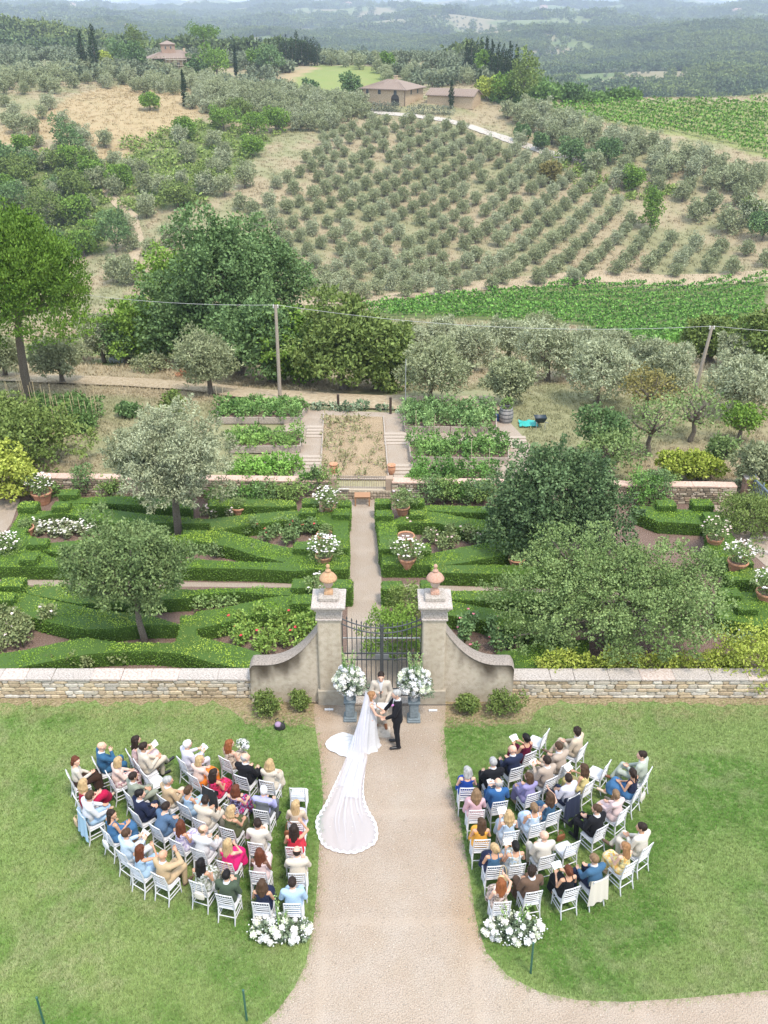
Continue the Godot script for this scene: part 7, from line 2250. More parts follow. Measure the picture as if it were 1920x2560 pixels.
func arm(f: Field, j: Dictionary, s: String, g: float, woman: bool, stop := 1.0) -> void:
	var w := 0.82 if woman else 1.0
	f.cap(j[s + "sho"], j[s + "elb"], 0.055 * w + g, 0.042 * w + g, 0.03)
	if stop > 0.0:
		f.cap(j[s + "elb"], (j[s + "elb"] as Vector3).lerp(j[s + "wri"], stop), 0.041 * w + g, 0.029 * w + g * 1.1, 0.02)


func hand(b: Buf, j: Dictionary, s: String, woman: bool) -> void:
	var wri: Vector3 = j[s + "wri"]
	var d := (wri - (j[s + "elb"] as Vector3)).normalized()
	var inw := Vector3(-1.0 if s == "r" else 1.0, 0, 0)
	var palm := d.cross(Vector3.UP.cross(d)).normalized() * -1.0
	var side := d.cross(palm).normalized()
	if side.dot(inw) < 0:
		side = -side  # towards the thumb
	var f := Field.new(wri - Vector3(0.14, 0.14, 0.14), wri + Vector3(0.14, 0.14, 0.14), 0.0085)
	var m := 0.9 if woman else 1.0
	f.cap(wri - d * 0.04, wri + d * 0.015, 0.026 * m, 0.026 * m, 0.01)
	for i in 3:
		f.cap(wri + d * 0.01 + side * (i - 1) * 0.018, wri + d * 0.075 * m + side * (i - 1) * 0.024, 0.016, 0.014, 0.012)
	for i in 4:
		var r: Vector3 = wri + d * 0.08 * m + side * (1.5 - i) * 0.0195
		var l: float = [0.066, 0.074, 0.068, 0.054][i] * m
		var mid := r + (d * 0.85 - palm * 0.5).normalized() * l * 0.5
		f.cap(r, mid, 0.0095, 0.009, 0.004)
		f.cap(mid, mid + (d * 0.45 - palm * 0.9).normalized() * l * 0.5, 0.009, 0.0075, 0.004)
	var th := wri + d * 0.025 + side * 0.03
	f.cap(th, th + (d * 0.7 + side * 0.7 - palm * 0.2).normalized() * 0.038, 0.0125, 0.011, 0.006)
	f.cap(th + (d * 0.7 + side * 0.7 - palm * 0.2).normalized() * 0.038, th + (d * 0.7 + side * 0.7 - palm * 0.2).normalized() * 0.038 + (d * 0.9 - palm * 0.4).normalized() * 0.03, 0.011, 0.008, 0.006)
	f.net(b)


func head_field(f: Field, c: Vector3, q: Basis, neck: Vector3) -> void:
	f.cap(c + q * Vector3(0, 0.028, 0.018), c + q * Vector3(0, 0.022, -0.012), 0.093, 0.088, 0.02, 0.86, 1.0)
	f.cap(c + q * Vector3(0, -0.03, -0.035), c + q * Vector3(0, -0.088, -0.062), 0.066, 0.036, 0.035)
	f.cap(c + q * Vector3(0, 0.008, -0.098), c + q * Vector3(0, -0.032, -0.113), 0.011, 0.0165, 0.012)  # nose
	f.cap(c + q * Vector3(-0.035, 0.02, -0.094), c + q * Vector3(0.035, 0.02, -0.094), 0.012, 0.012, 0.014)  # brow
	f.cap(c + q * Vector3(-0.02, -0.062, -0.092), c + q * Vector3(0.02, -0.062, -0.092), 0.01, 0.01, 0.012)  # mouth
	for s in [-1.0, 1.0]:
		f.cap(c + q * Vector3(0.082 * s, 0.012, 0.012), c + q * Vector3(0.08 * s, -0.03, 0.006), 0.017, 0.011, 0.006)
	f.cap(neck + Vector3(0, -0.03, 0.0), c + q * Vector3(0, -0.05, 0.02), 0.056, 0.052, 0.03)


func body_of(key: String, j: Dictionary, woman: bool, lo: Vector3, hi: Vector3, fine := 0.011) -> ArrayMesh:
	if cache.has(key):
		return cache[key]
	var f := Field.new(lo, hi, 0.0205)
	torso(f, j, -0.012, woman)
	f.cap(j.chest + Vector3(0, 0.06, 0), j.neck + Vector3(0, 0.03, 0), 0.075, 0.052, 0.04)
	for s in ["r", "l"]:
		arm(f, j, s, -0.003, woman)
		f.cap(j[s + "hip"], j[s + "kne"], 0.078, 0.054, 0.03)
		f.cap(j[s + "kne"], j[s + "ank"], 0.053, 0.036, 0.02)
		f.cap(j[s + "ank"] + Vector3(0, -0.045, 0.02), j[s + "toe"], 0.036, 0.03, 0.03)
	var b := Buf.new()
	f.net(b)
	var q := Basis(Vector3.UP, j.yaw)
	var h := Field.new(j.head - Vector3(0.16, 0.2, 0.17), j.head + Vector3(0.16, 0.16, 0.17), fine)
	head_field(h, j.head, q, j.neck)
	h.net(b)
	hand(b, j, "r", woman)
	hand(b, j, "l", woman)
	cache[key] = b.mesh()
	return cache[key]


func garment(key: String, kind: String, j: Dictionary, woman: bool, lo: Vector3, hi: Vector3) -> ArrayMesh:
	if cache.has(key):
		return cache[key]
	var f := Field.new(lo, hi, 0.021)
	match kind:
		"jacket":
			torso(f, j, 0.008, woman)
			for s in ["r", "l"]:
				arm(f, j, s, 0.013, woman, 0.9)
			if j.pel.y > 0.8:
				f.cap(j.pel, j.pel + Vector3(0, -0.09, 0.0), 0.135, 0.145, 0.04, 1.25, 1.0)
		"bodice":
			torso(f, j, 0.004, woman)
			f.cut(j.chest + Vector3(0, 0.075, 0), Vector3(0, 1, 0.0))
		"trousers":
			f.cap(j.pel, j.waist.lerp(j.pel, 0.4), 0.13, 0.12, 0.04, 1.25, 0.95)
			for s in ["r", "l"]:
				f.cap(j[s + "hip"], j[s + "kne"], 0.094, 0.072, 0.03)
				f.cap(j[s + "kne"], j[s + "ank"], 0.07, 0.056, 0.02)
		"skirt":
			f.cap(j.pel, j.waist, 0.135, 0.108, 0.06, 1.28, 0.95)
			var a: Vector3 = (j.rkne + j.lkne) * 0.5
			var c: Vector3 = (j.rank + j.lank) * 0.5
			for s in ["r", "l"]:
				f.cap(j[s + "hip"], j[s + "kne"], 0.115, 0.095, 0.07)
				f.cap(j[s + "kne"] + Vector3(0, -0.03, -0.01), (j[s + "kne"] as Vector3).lerp(j[s + "ank"], 0.62) + Vector3((0.05 if s == "r" else -0.05), 0, 0), 0.085, 0.11, 0.06)
			f.cap(a + Vector3(0, -0.04, 0), a.lerp(c, 0.6), 0.1, 0.13, 0.08)
			f.cut(a.lerp(c, 0.66), Vector3(0, -1, 0))
	var b := Buf.new()
	f.net(b)
	cache[key] = b.mesh()
	return cache[key]


func shoe_of(key: String, j: Dictionary, s: String) -> ArrayMesh:
	if cache.has(key):
		return cache[key]
	var a: Vector3 = j[s + "ank"]
	var t: Vector3 = j[s + "toe"]
	var f := Field.new(a.min(t) - Vector3(0.1, 0.12, 0.1), a.max(t) + Vector3(0.1, 0.1, 0.12), 0.013)
	f.cap(a + Vector3(0, -0.045, 0.03), t + Vector3(0, 0.004, -0.01), 0.042, 0.037, 0.01)
	var b := Buf.new()
	f.net(b)
	cache[key] = b.mesh()
	return cache[key]


func hair_of(kind: String) -> ArrayMesh:  # about the head's centre, facing -z
	var key := "hair_" + kind
	if cache.has(key):
		return cache[key]
	var f := Field.new(Vector3(-0.2, -0.42, -0.16), Vector3(0.2, 0.2, 0.24), 0.0105)
	f.cap(Vector3(0, 0.034, 0.03), Vector3(0, 0.034, -0.014), 0.1, 0.095, 0.02, 0.9, 1.0)
	if kind != "balding" and kind != "short":
		f.cap(Vector3(0, -0.02, 0.06), Vector3(0, -0.05, 0.06), 0.075, 0.06, 0.03)
	f.cut(Vector3(0, 0.045, -0.062), Vector3(0, -0.62, -0.78))
	if kind == "balding":
		f.cut(Vector3(0, 0.05, 0.03), Vector3(0, 0.85, -0.5))
	var n := 0
	match kind:
		"long": n = 12
		"wavy": n = 16
		"bob": n = 10
		"pony":
			f.cap(Vector3(0, 0.05, 0.11), Vector3(0, 0.03, 0.16), 0.03, 0.034, 0.02)
			f.cap(Vector3(0, 0.03, 0.16), Vector3(0.02, -0.2, 0.17), 0.036, 0.014, 0.02)
		"updo":
			f.cap(Vector3(0, 0.05, 0.115), Vector3(0.01, 0.02, 0.13), 0.05, 0.045, 0.015)
			f.cap(Vector3(0.02, 0.085, 0.1), Vector3(-0.02, 0.08, 0.105), 0.03, 0.03, 0.01)
		"curly":
			for i in 26:
				var u := rvec()
				u.y = absf(u.y) * 0.9 + 0.1
				u.z = u.z * 0.8 + 0.15
				var p := Vector3(0, 0.03, 0.012) + u.normalized() * Vector3(0.092, 0.1, 0.1)
				if p.z > -0.06 or p.y > 0.06:
					f.cap(p, p + rvec() * 0.012, 0.022, 0.018, 0.006)
	for i in n:
		var t := (i + 0.5) / n * 2.0 - 1.0
		var a := t * 1.75
		var p := Vector3(sin(a) * 0.086, 0.02, 0.01 + cos(a) * 0.08)
		var l := 0.30 if kind != "bob" else 0.145
		l *= rng.randf_range(0.8, 1.1)
		var e := p + Vector3(sin(a) * 0.02 + rng.randf_range(-0.012, 0.012), -l, maxf(0.0, 0.03 - absf(t) * 0.03) + 0.02)
		if kind == "wavy":
			var m1 := p.lerp(e, 0.4) + Vector3(rng.randf_range(-0.025, 0.025), 0, 0.015)
			f.cap(p, m1, 0.03, 0.034, 0.012)
			f.cap(m1, e, 0.034, 0.018, 0.012)
		else:
			f.cap(p, e, 0.03, 0.02, 0.014)
	var b := Buf.new()
	f.net(b)
	cache[key] = b.mesh()
	return cache[key]


func hair_mat(c: String) -> StandardMaterial3D:
	var q: Color = HAIR[c]
	var m := rough_stuff("hairmat_" + c, shared_noise("strands", 0.03, 0.4), 0.16, null, false, 0.5)
	m.albedo_color = (q * 1.35).linear_to_srgb()
	m.uv1_scale = Vector3(14, 2.5, 14)
	return m


# outfit: suit (jacket, trousers, shirt collar), shirt (shirt, trousers), dress (bodice and skirt of one cloth), sleeved (top with sleeves, skirt), vest
func person(label: String, at: Vector3, yaw: float, woman: bool, pose: String, hair: String, hair_col: String, skin_col: String, outfit: String, c1: String, c2: String, shoe := "black") -> Node3D:
	var o := thing("person", label, "person", at, yaw)
	o.scale = Vector3.ONE * ((0.95 if woman else 1.0) + rng.randf_range(-0.02, 0.02))
	if pose == "lap" and rng.randf() < 0.35:
		pose = "knee"
	var turned: String = pose + (["", "@l", "@r"][rng.randi() % 3] if pose in ["lap", "knee", "cross"] else "")
	var j := seated(turned, woman)
	var k := pose + ("_w" if woman else "_m")
	var lo := Vector3(-0.42, -0.02, -0.86)
	var hi := Vector3(0.42, 1.2, 0.3)
	part("body", body_of("body_" + turned + k, j, woman, lo, hi), skin(skin_col), o)
	dress_up(o, j, k, woman, outfit, c1, c2, shoe, lo, hi)
	if hair != "bald":
		var h := part("hair", hair_of(hair), hair_mat(hair_col), o, j.head)
		h.rotation.y = j.yaw
	return o


func dress_up(o: Node3D, j: Dictionary, k: String, woman: bool, outfit: String, c1: String, c2: String, shoe: String, lo: Vector3, hi: Vector3) -> void:
	match outfit:
		"suit", "shirt", "vest":
			part("jacket" if outfit == "suit" else "shirt", garment("jacket_" + k, "jacket", j, woman, lo, hi), cloth(c1 if outfit != "vest" else "shirtblue"), o)
			part("trousers", garment("trousers_" + k, "trousers", j, woman, lo, hi), cloth(c2), o)
			var b := Buf.new()
			b.lathe(Transform3D(Basis(Vector3.RIGHT, -0.25), j.neck + Vector3(0, -0.012, -0.004)), [Vector2(0.085, -0.02), Vector2(0.078, 0.012), Vector2(0.066, 0.03), Vector2(0.06, 0.03), Vector2(0.064, 0.0)], 18, Color.WHITE)
			build("collar", b, cloth("white" if outfit == "suit" else c1 if outfit == "shirt" else "shirtblue"), o)
			if outfit == "vest":
				if not cache.has("vest"):
					var f := Field.new(lo, hi, 0.021)
					torso(f, j, 0.024, false)
					f.cut(j.chest + Vector3(0, 0.1, 0), Vector3.UP)
					for s in [-1.0, 1.0]:
						f.cut(Vector3(0.165 * s, 1, 0), Vector3(s, 0, 0))
					var vb := Buf.new()
					f.net(vb)
					cache["vest"] = vb.mesh()
				part("waistcoat", cache["vest"], cloth(c1), o)
			for s in ["r", "l"]:
				part("shoe", shoe_of("shoe_" + s + k, j, s), flat(PAL[shoe], 0.4), o)
		"dress", "sleeved":
			if outfit == "dress":
				part("bodice", garment("bodice_" + k, "bodice", j, woman, lo, hi), cloth(c1), o)
				for s in [-1.0, 1.0]:
					var b := Buf.new()
					b.tube([j.chest + Vector3(0.085 * s, 0.07, -0.09), j.chest + Vector3(0.09 * s, 0.15, -0.02), j.chest + Vector3(0.085 * s, 0.07, 0.095)], [0.012], 6, Color.WHITE)
					build("strap", b, cloth(c1), o)
			else:
				part("blouse", garment("jacket_" + k, "jacket", j, woman, lo, hi), cloth(c1), o)
			part("skirt", garment("skirt_" + k, "skirt", j, woman, lo, hi), cloth(c2), o)
			for s in ["r", "l"]:
				part("shoe", shoe_of("shoe_" + s + k, j, s), flat(PAL[shoe], 0.5), o)


# ---------------------------------------------------------------- chairs
var chair0: Node3D


func make_chair() -> Node3D:
	var o := thing("ballroom_chair", "", "chair")
	var w := flat(Color(0.60, 0.595, 0.61), 0.45)
	var b := Buf.new()
	var P := func(n: String, pts: Array, r: Array) -> void:
		var q := Buf.new()
		q.tube(pts, r, 8, Color.WHITE)
		build(n, q, w, o)
	b.box(Transform3D(Basis(), Vector3(0, 0.435, 0.0)), Vector3(0.40, 0.035, 0.39), Color.WHITE, 0.01)
	build("seat", b, w, o)
	b = Buf.new()
	var rows := []
	for q in [[0.185, 0.453], [0.2, 0.465], [0.2, 0.485], [0.17, 0.502], [0.0, 0.507]]:
		var row := PackedVector3Array()
		for i in 24:
			var a := TAU * i / 24
			var s := 1.0 / maxf(absf(cos(a)), absf(sin(a)))
			row.append(Vector3(cos(a), 0, sin(a)) * q[0] * lerpf(1.0, s, 0.72) * 0.97 + Vector3(0, q[1], 0))
		rows.append(row)
	b.grid(rows, true, Color.WHITE)
	build("cushion", b, cloth("white"), o)
	for s in [-1.0, 1.0]:
		P.call("leg", [Vector3(0.185 * s, 0, -0.185), Vector3(0.18 * s, 0.25, -0.175), Vector3(0.175 * s, 0.43, -0.17)], [0.012, 0.017, 0.018])
		P.call("leg", [Vector3(0.19 * s, 0, 0.265), Vector3(0.185 * s, 0.22, 0.205), Vector3(0.18 * s, 0.44, 0.185)], [0.013, 0.017, 0.019])
		P.call("back_post", [Vector3(0.18 * s, 0.43, 0.186), Vector3(0.178 * s, 0.66, 0.205), Vector3(0.175 * s, 0.92, 0.262)], [0.019, 0.017, 0.013])
		P.call("stretcher", [Vector3(0.185 * s, 0.17, -0.18), Vector3(0.186 * s, 0.17, 0.218)], [0.011])
		P.call("stretcher", [Vector3(0.183 * s, 0.27, -0.178), Vector3(0.184 * s, 0.27, 0.2)], [0.011])
	P.call("stretcher", [Vector3(-0.183, 0.21, -0.178), Vector3(0.183, 0.21, -0.178)], [0.011])
	P.call("stretcher", [Vector3(-0.185, 0.21, 0.208), Vector3(0.185, 0.21, 0.208)], [0.011])
	for q in [[0.905, 0.258, 0.014], [0.79, 0.232, 0.012], [0.72, 0.218, 0.011], [0.65, 0.206, 0.011], [0.575, 0.197, 0.011]]:
		P.call("back_rail", [Vector3(-0.176, q[0], q[1]), Vector3(0, q[0] + 0.003, q[1] + 0.012), Vector3(0.176, q[0], q[1])], [q[2]])
	for i in 6:
		var x := -0.125 + i * 0.05
		P.call("spindle", [Vector3(x, 0.79, 0.24), Vector3(x, 0.905, 0.266)], [0.008])
	return o


func chair(at: Vector3, yaw: float, label: String) -> void:
	var o := chair0
	if o.has_meta("used"):
		o = chair0.duplicate()
		o.name = numbered("ballroom_chair")
		add_child(o)
	else:
		o.set_meta("used", true)
	o.position = at
	o.rotation.y = yaw
	tag(o, label, "chair", "white ballroom chairs on the lawn")


func face_yaw(p: Vector3) -> float:  # turned towards the couple
	return atan2(signf(p.x) * maxf(0.0, absf(p.x) - 1.9) * 1.4, p.z + 21.8)


func guests() -> void:
	chair0 = make_chair()
	# label, head place, woman, pose, hair, hair colour, skin, outfit, first cloth, second cloth, shoes, extra turn
	for g in [
		["short haired woman in a cream top looking back, far left", Vector3(-7.37,1.19,-17.2), true, "look", "bob", "auburn", "fair", "sleeved", "ivory", "darkbrown", "black"],
		["bald man in a teal blue suit with his hand at his chin", Vector3(-6.86,1.25,-17.65), false, "chin", "bald", "brown", "fair", "suit", "teal", "teal", "black"],
		["blonde woman in pink florals beside the teal suited man", Vector3(-6.41,1.19,-17.2), true, "lap", "bob", "blonde", "fair", "sleeved", "blush", "print:palepink,burgundy,ivory", "nude"],
		["woman with long dark hair in a pink floral dress, farthest left", Vector3(-6.1,1.19,-17.94), true, "paper", "long", "dark", "fair", "dress", "print:palepink,pink,blush", "print:palepink,pink,blush", "nude"],
		["man in a cream suit beside the pink floral dress", Vector3(-5.83,1.25,-17.62), false, "cross", "short", "dark", "warm", "suit", "cream", "cream", "black"],
		["blonde woman in a crimson skirt at the left edge", Vector3(-6.99,1.19,-16.47), true, "cross", "wavy", "blonde", "fair", "dress", "crimson", "crimson", "nude"],
		["man in a white shirt and light blue trousers at the left edge", Vector3(-6.74,1.25,-15.98), false, "lap", "short", "brown", "warm", "shirt", "white", "skyblue", "tan"],
		["dark haired man in a sage grey suit", Vector3(-5.86,1.25,-16.65), false, "lap", "short", "dark", "warm", "suit", "sage", "sage", "brown"],
		["black haired man in a navy suit in the left block", Vector3(-5.57,1.25,-16.07), false, "lap", "short", "black", "fair", "suit", "navy", "navy", "black"],
		["man in a slate blue suit in the left block", Vector3(-5.02,1.25,-15.64), false, "lean", "short", "dark", "fair", "suit", "slate", "slate", "brown"],
		["dark haired woman in an off shoulder blue dress looking back", Vector3(-6.08,1.19,-15.5), true, "look", "long", "dark", "warm", "dress", "denim", "denim", "nude"],
		["man in a pale blue shirt and white trousers reading", Vector3(-5.6,1.25,-14.91), false, "paper", "short", "brown", "fair", "shirt", "paleblue", "white", "tan"],
		["woman with auburn hair in a pale blue dress", Vector3(-5.23,1.19,-14.52), true, "raise", "long", "auburn", "warm", "dress", "skyblue", "skyblue", "nude"],
		["bald man in a tan suit with his fist raised", Vector3(-4.69,1.25,-14.31), false, "raise", "bald", "brown", "warm", "suit", "tan", "tan", "brown"],
		["grey haired man in a light tan suit in the left block", Vector3(-5.02,1.25,-16.51), false, "lap", "short", "grey", "warm", "suit", "tan", "cream", "brown"],
		["woman with pinned up brown hair in a blue tank top dress", Vector3(-4.51,1.19,-16.3), true, "lap", "updo", "brown", "warm", "dress", "skyblue", "skyblue", "nude"],
		["white haired guest in a pale lavender white shirt", Vector3(-4.79,1.25,-17.74), false, "paper", "short", "white", "fair", "shirt", "lavwhite", "lavwhite", "tan"],
		["blonde woman in a blush top and orange skirt", Vector3(-4.44,1.19,-17.22), true, "lap", "bob", "blonde", "fair", "sleeved", "blush", "orange", "nude"],
		["red haired woman holding the bouquet in the front row", Vector3(-3.78,1.19,-17.82), true, "lap", "wavy", "red", "fair", "dress", "print:nude,brown,cream", "print:nude,brown,cream", "nude"],
		["balding grey haired man in a black suit in the front left row", Vector3(-3.34,1.25,-17.23), false, "lap", "balding", "grey", "fair", "suit", "black", "black", "black"],
		["woman with long blonde waves in a beige lace dress near the aisle", Vector3(-2.74,1.19,-17.08), true, "lap", "wavy", "blonde", "fair", "sleeved", "cream", "cream", "nude"],
		["woman with long dark hair in a red floral dress", Vector3(-4.01,1.19,-16.83), true, "lap", "wavy", "dark", "warm", "dress", "print:red,burgundy,pinkhot", "print:red,burgundy,pinkhot", "nude"],
		["woman with dark waves in a navy and violet floral dress", Vector3(-3.45,1.19,-16.29), true, "lap", "wavy", "auburn", "fair", "dress", "print:navy,lavender,burgundy", "print:navy,lavender,pinkhot", "black"],
		["white haired man in a grey waistcoat and lavender shirt", Vector3(-2.78,1.25,-16.16), false, "lap", "short", "white", "fair", "vest", "grey", "grey", "black"],
		["woman with long two toned hair in lilac by the aisle", Vector3(-2,1.19,-15.83), true, "lap", "long", "blonde", "warm", "sleeved", "beige", "lilac", "nude"],
		["dark haired man in a cream linen shirt in the left block", Vector3(-4.08,1.25,-15.84), false, "lap", "short", "dark", "warm", "shirt", "cream", "ivory", "brown"],
		["woman with blonde waves in an olive green dress", Vector3(-3.45,1.19,-15.61), true, "lap", "wavy", "blonde", "warm", "dress", "olive", "olive", "nude"],
		["dark haired man in a cream suit with crossed legs near the aisle", Vector3(-2.79,1.25,-15.2), false, "cross", "short", "dark", "warm", "suit", "ivory", "ivory", "brown"],
		["dark haired woman in a red dress by the aisle", Vector3(-1.98,1.19,-15.09), true, "raise", "long", "dark", "warm", "dress", "red", "red", "nude"],
		["woman with a long red brown plait in a lavender floral dress", Vector3(-4.5,1.19,-15.24), true, "lap", "long", "auburn", "warm", "dress", "print:lilac,white,lavender", "print:lilac,white,lavender", "white"],
		["close cropped man in a white shirt and white trousers", Vector3(-3.98,1.25,-15), false, "lap", "balding", "light", "fair", "shirt", "white", "white", "tan"],
		["woman with ash blonde hair in a hot pink dress", Vector3(-3.37,1.19,-14.67), true, "chin", "long", "blonde", "fair", "dress", "pinkhot", "pinkhot", "nude"],
		["man with a bald crown in a cream suit by the aisle", Vector3(-1.86,1.25,-14.38), false, "lap", "balding", "dark", "fair", "suit", "cream", "cream", "nude"],
		["dark skinned woman in a pale pink dress with crossed legs", Vector3(-2.66,1.19,-14.42), true, "cross", "long", "auburn", "dark", "dress", "palepink", "palepink", "white"],
		["woman with very long black hair in a pale green floral dress", Vector3(-3.86,1.19,-14.13), true, "lap", "long", "black", "warm", "dress", "print:sage,white,olive", "print:sage,white,olive", "white"],
		["dark haired man in a dark green suit with crossed legs", Vector3(-3.27,1.25,-13.81), false, "cross", "short", "black", "fair", "suit", "green", "green", "tan"],
		["woman with brown curls in a navy dress in the last left row", Vector3(-2.52,1.19,-13.63), true, "lap", "wavy", "brown", "warm", "dress", "navy", "navy", "black"],
		["man in a light blue suit, last left row by the aisle", Vector3(-1.89,1.25,-13.61), false, "lap", "short", "dark", "fair", "suit", "skyblue", "skyblue", "brown"],
		["grey haired woman in a royal blue dress, front right row", Vector3(1.97,1.19,-16.87), true, "lap", "bob", "grey", "fair", "dress", "royal", "royal", "nude"],
		["grey haired man in a black suit in the front right row", Vector3(2.61,1.25,-17.06), false, "lap", "short", "grey", "fair", "suit", "black", "black", "black"],
		["bald man in a dark suit in the front right row", Vector3(3.14,1.25,-17.53), false, "lap", "bald", "brown", "fair", "suit", "navy", "black", "brown"],
		["woman with a dark curly updo in a burgundy dress", Vector3(3.5,1.19,-18.03), true, "paper", "updo", "black", "warm", "dress", "burgundy", "burgundy", "nude"],
		["balding man in a blue suit in the right block", Vector3(2.65,1.25,-16.43), false, "paper", "balding", "grey", "fair", "suit", "blue", "blue", "black"],
		["woman with a brown bob in a lavender dress", Vector3(3.42,1.19,-16.68), true, "lap", "bob", "brown", "fair", "sleeved", "lavender", "lavender", "nude"],
		["dark haired man in a taupe suit in the right block", Vector3(3.88,1.25,-17.15), false, "paper", "short", "dark", "fair", "suit", "taupe", "taupe", "brown"],
		["woman with light brown waves in a pink puff sleeved dress", Vector3(2.12,1.19,-16.17), true, "lap", "wavy", "light", "fair", "sleeved", "pink", "pink", "nude"],
		["woman in a blue dress shading her eyes with both hands", Vector3(3.8,1.19,-16.09), true, "raise", "wavy", "brown", "fair", "dress", "midblue", "midblue", "nude"],
		["woman with long brown hair in an amber yellow dress", Vector3(2.16,1.19,-15.3), true, "lap", "long", "brown", "warm", "dress", "amber", "amber", "nude"],
		["blonde woman in a pale blue dress by the right aisle", Vector3(2.8,1.19,-15.53), true, "paper", "wavy", "blonde", "fair", "dress", "paleblue", "paleblue", "nude"],
		["woman with pinned brown hair in a blue and white floral dress", Vector3(3.39,1.19,-15.75), true, "lap", "updo", "light", "warm", "dress", "print:paleblue,white,skyblue", "print:paleblue,white,skyblue", "nude"],
		["bald man in a cream suit seen from behind", Vector3(3.48,1.25,-14.84), false, "lap", "bald", "brown", "fair", "suit", "ivory", "ivory", "brown"],
		["woman with a blond bun and bare back in a navy dress", Vector3(2.37,1.19,-14.57), true, "lap", "updo", "blonde", "warm", "dress", "midblue", "navy", "nude"],
		["woman with a dark bun in a pale strappy floral dress", Vector3(2.83,1.19,-14.61), true, "paper", "updo", "black", "warm", "dress", "print:ivory,sage,skyblue", "print:ivory,sage,skyblue", "nude"],
		["woman with long auburn hair in a dark rose floral dress", Vector3(2.42,1.19,-13.65), true, "raise", "long", "red", "fair", "dress", "print:taupe,darkbrown,palepink", "print:taupe,darkbrown,palepink", "black"],
		["man with dark curls in a brown suit", Vector3(3.08,1.25,-13.9), false, "lap", "curly", "dark", "warm", "suit", "brown", "brown", "brown"],
		["man with dark curls in a beige suit, far right back", Vector3(4.79,1.25,-18.22), false, "cross", "curly", "dark", "fair", "suit", "beige", "beige", "brown"],
		["brown haired man in front of the curly haired beige suit", Vector3(4.28,1.25,-17.63), false, "lap", "short", "brown", "fair", "suit", "taupe", "beige", "brown"],
		["man in a pale lavender shirt with his jacket on the chair", Vector3(4.3,1.25,-16.58), false, "lap", "short", "dark", "fair", "shirt", "lavwhite", "navy", "black"],
		["woman with brown waves in a pale yellow dress", Vector3(4.75,1.19,-17.01), true, "paper", "wavy", "brown", "warm", "dress", "yellow", "yellow", "nude"],
		["dark haired man in a light sage suit with crossed legs, far right", Vector3(6.19,1.25,-17.33), false, "cross", "short", "dark", "fair", "suit", "sagelight", "sagelight", "cognac"],
		["woman with a dark ponytail in a navy top and blue skirt", Vector3(5.86,1.19,-16.82), true, "cross", "pony", "dark", "warm", "dress", "navy", "denim", "nude"],
		["woman with an ash blond updo in a pale pink lace dress", Vector3(5.36,1.19,-16.13), true, "lap", "updo", "light", "fair", "sleeved", "palepink", "palepink", "nude"],
		["bearded man with sunglasses in a black suit in the right block", Vector3(4.77,1.25,-15.62), false, "cross", "short", "brown", "fair", "suit", "black", "black", "black"],
		["bearded dark haired man in a cream suit at the right", Vector3(5.64,1.25,-15.06), false, "cross", "short", "dark", "warm", "suit", "ivory", "ivory", "brown"],
		["woman with long strawberry blond hair in a yellow floral dress", Vector3(5.19,1.19,-14.61), true, "lap", "long", "ginger", "fair", "dress", "print:yellow,amber,sage", "print:yellow,amber,ivory", "tan"],
		["man with short fair hair in a dark blue suit, last right row", Vector3(4.47,1.25,-14.19), false, "lap", "short", "light", "fair", "suit", "midblue", "navy", "black"],
		["woman with brown curls pinned up in a black dress, last right row", Vector3(3.86,1.19,-13.98), true, "paper", "updo", "auburn", "warm", "dress", "black", "black", "black"]]:
		var at: Vector3 = Vector3(g[1].x, 0, g[1].z)
		var yaw := face_yaw(at)
		chair(at, yaw, "chair under the " + g[0])
		person(g[0], at + Vector3(0, 0.012, 0), yaw + rng.randf_range(-0.07, 0.07), g[2], g[3], g[4], g[5], g[6], g[7], g[8], g[9], g[10])
		if g[3] == "paper":
			var b := Buf.new()
			for s in [-1.0, 1.0]:
				b.box(Transform3D(Basis(Vector3(0, 0, 1), -0.25 * s) * Basis(Vector3.RIGHT, 0.5), Vector3(0.053 * s, 0, 0)), Vector3(0.105, 0.006, 0.15), Color.WHITE, 0.001)
			var q := build("booklet", b, flat(Color(0.78, 0.78, 0.79)), self, at + Basis(Vector3.UP, yaw) * Vector3(0, 0.88, -0.42))
			q.rotation.y = yaw
			tag(q, "booklet of the " + g[0], "booklet")
	for e in [["empty white ballroom chair with its cushion in the left block", Vector3(-5.57,0.48,-17.26), 0.00], ["empty white ballroom chair alone beside the aisle on the left", Vector3(-2.04,0.48,-16.86), 0.00], ["empty white ballroom chair at the back of the right block", Vector3(3.91,0.48,-18.69), 0.25], ["empty white ballroom chair among the right hand guests behind the woman in yellow", Vector3(5.24,0.48,-17.57), 0.10], ["empty white ballroom chair with a full view of its cushion near the last right row", Vector3(4.07,0.48,-15.18), 0.00]]:
		chair(Vector3(e[1].x, 0, e[1].z), face_yaw(e[1]) + e[2], e[0])
	guest_things()


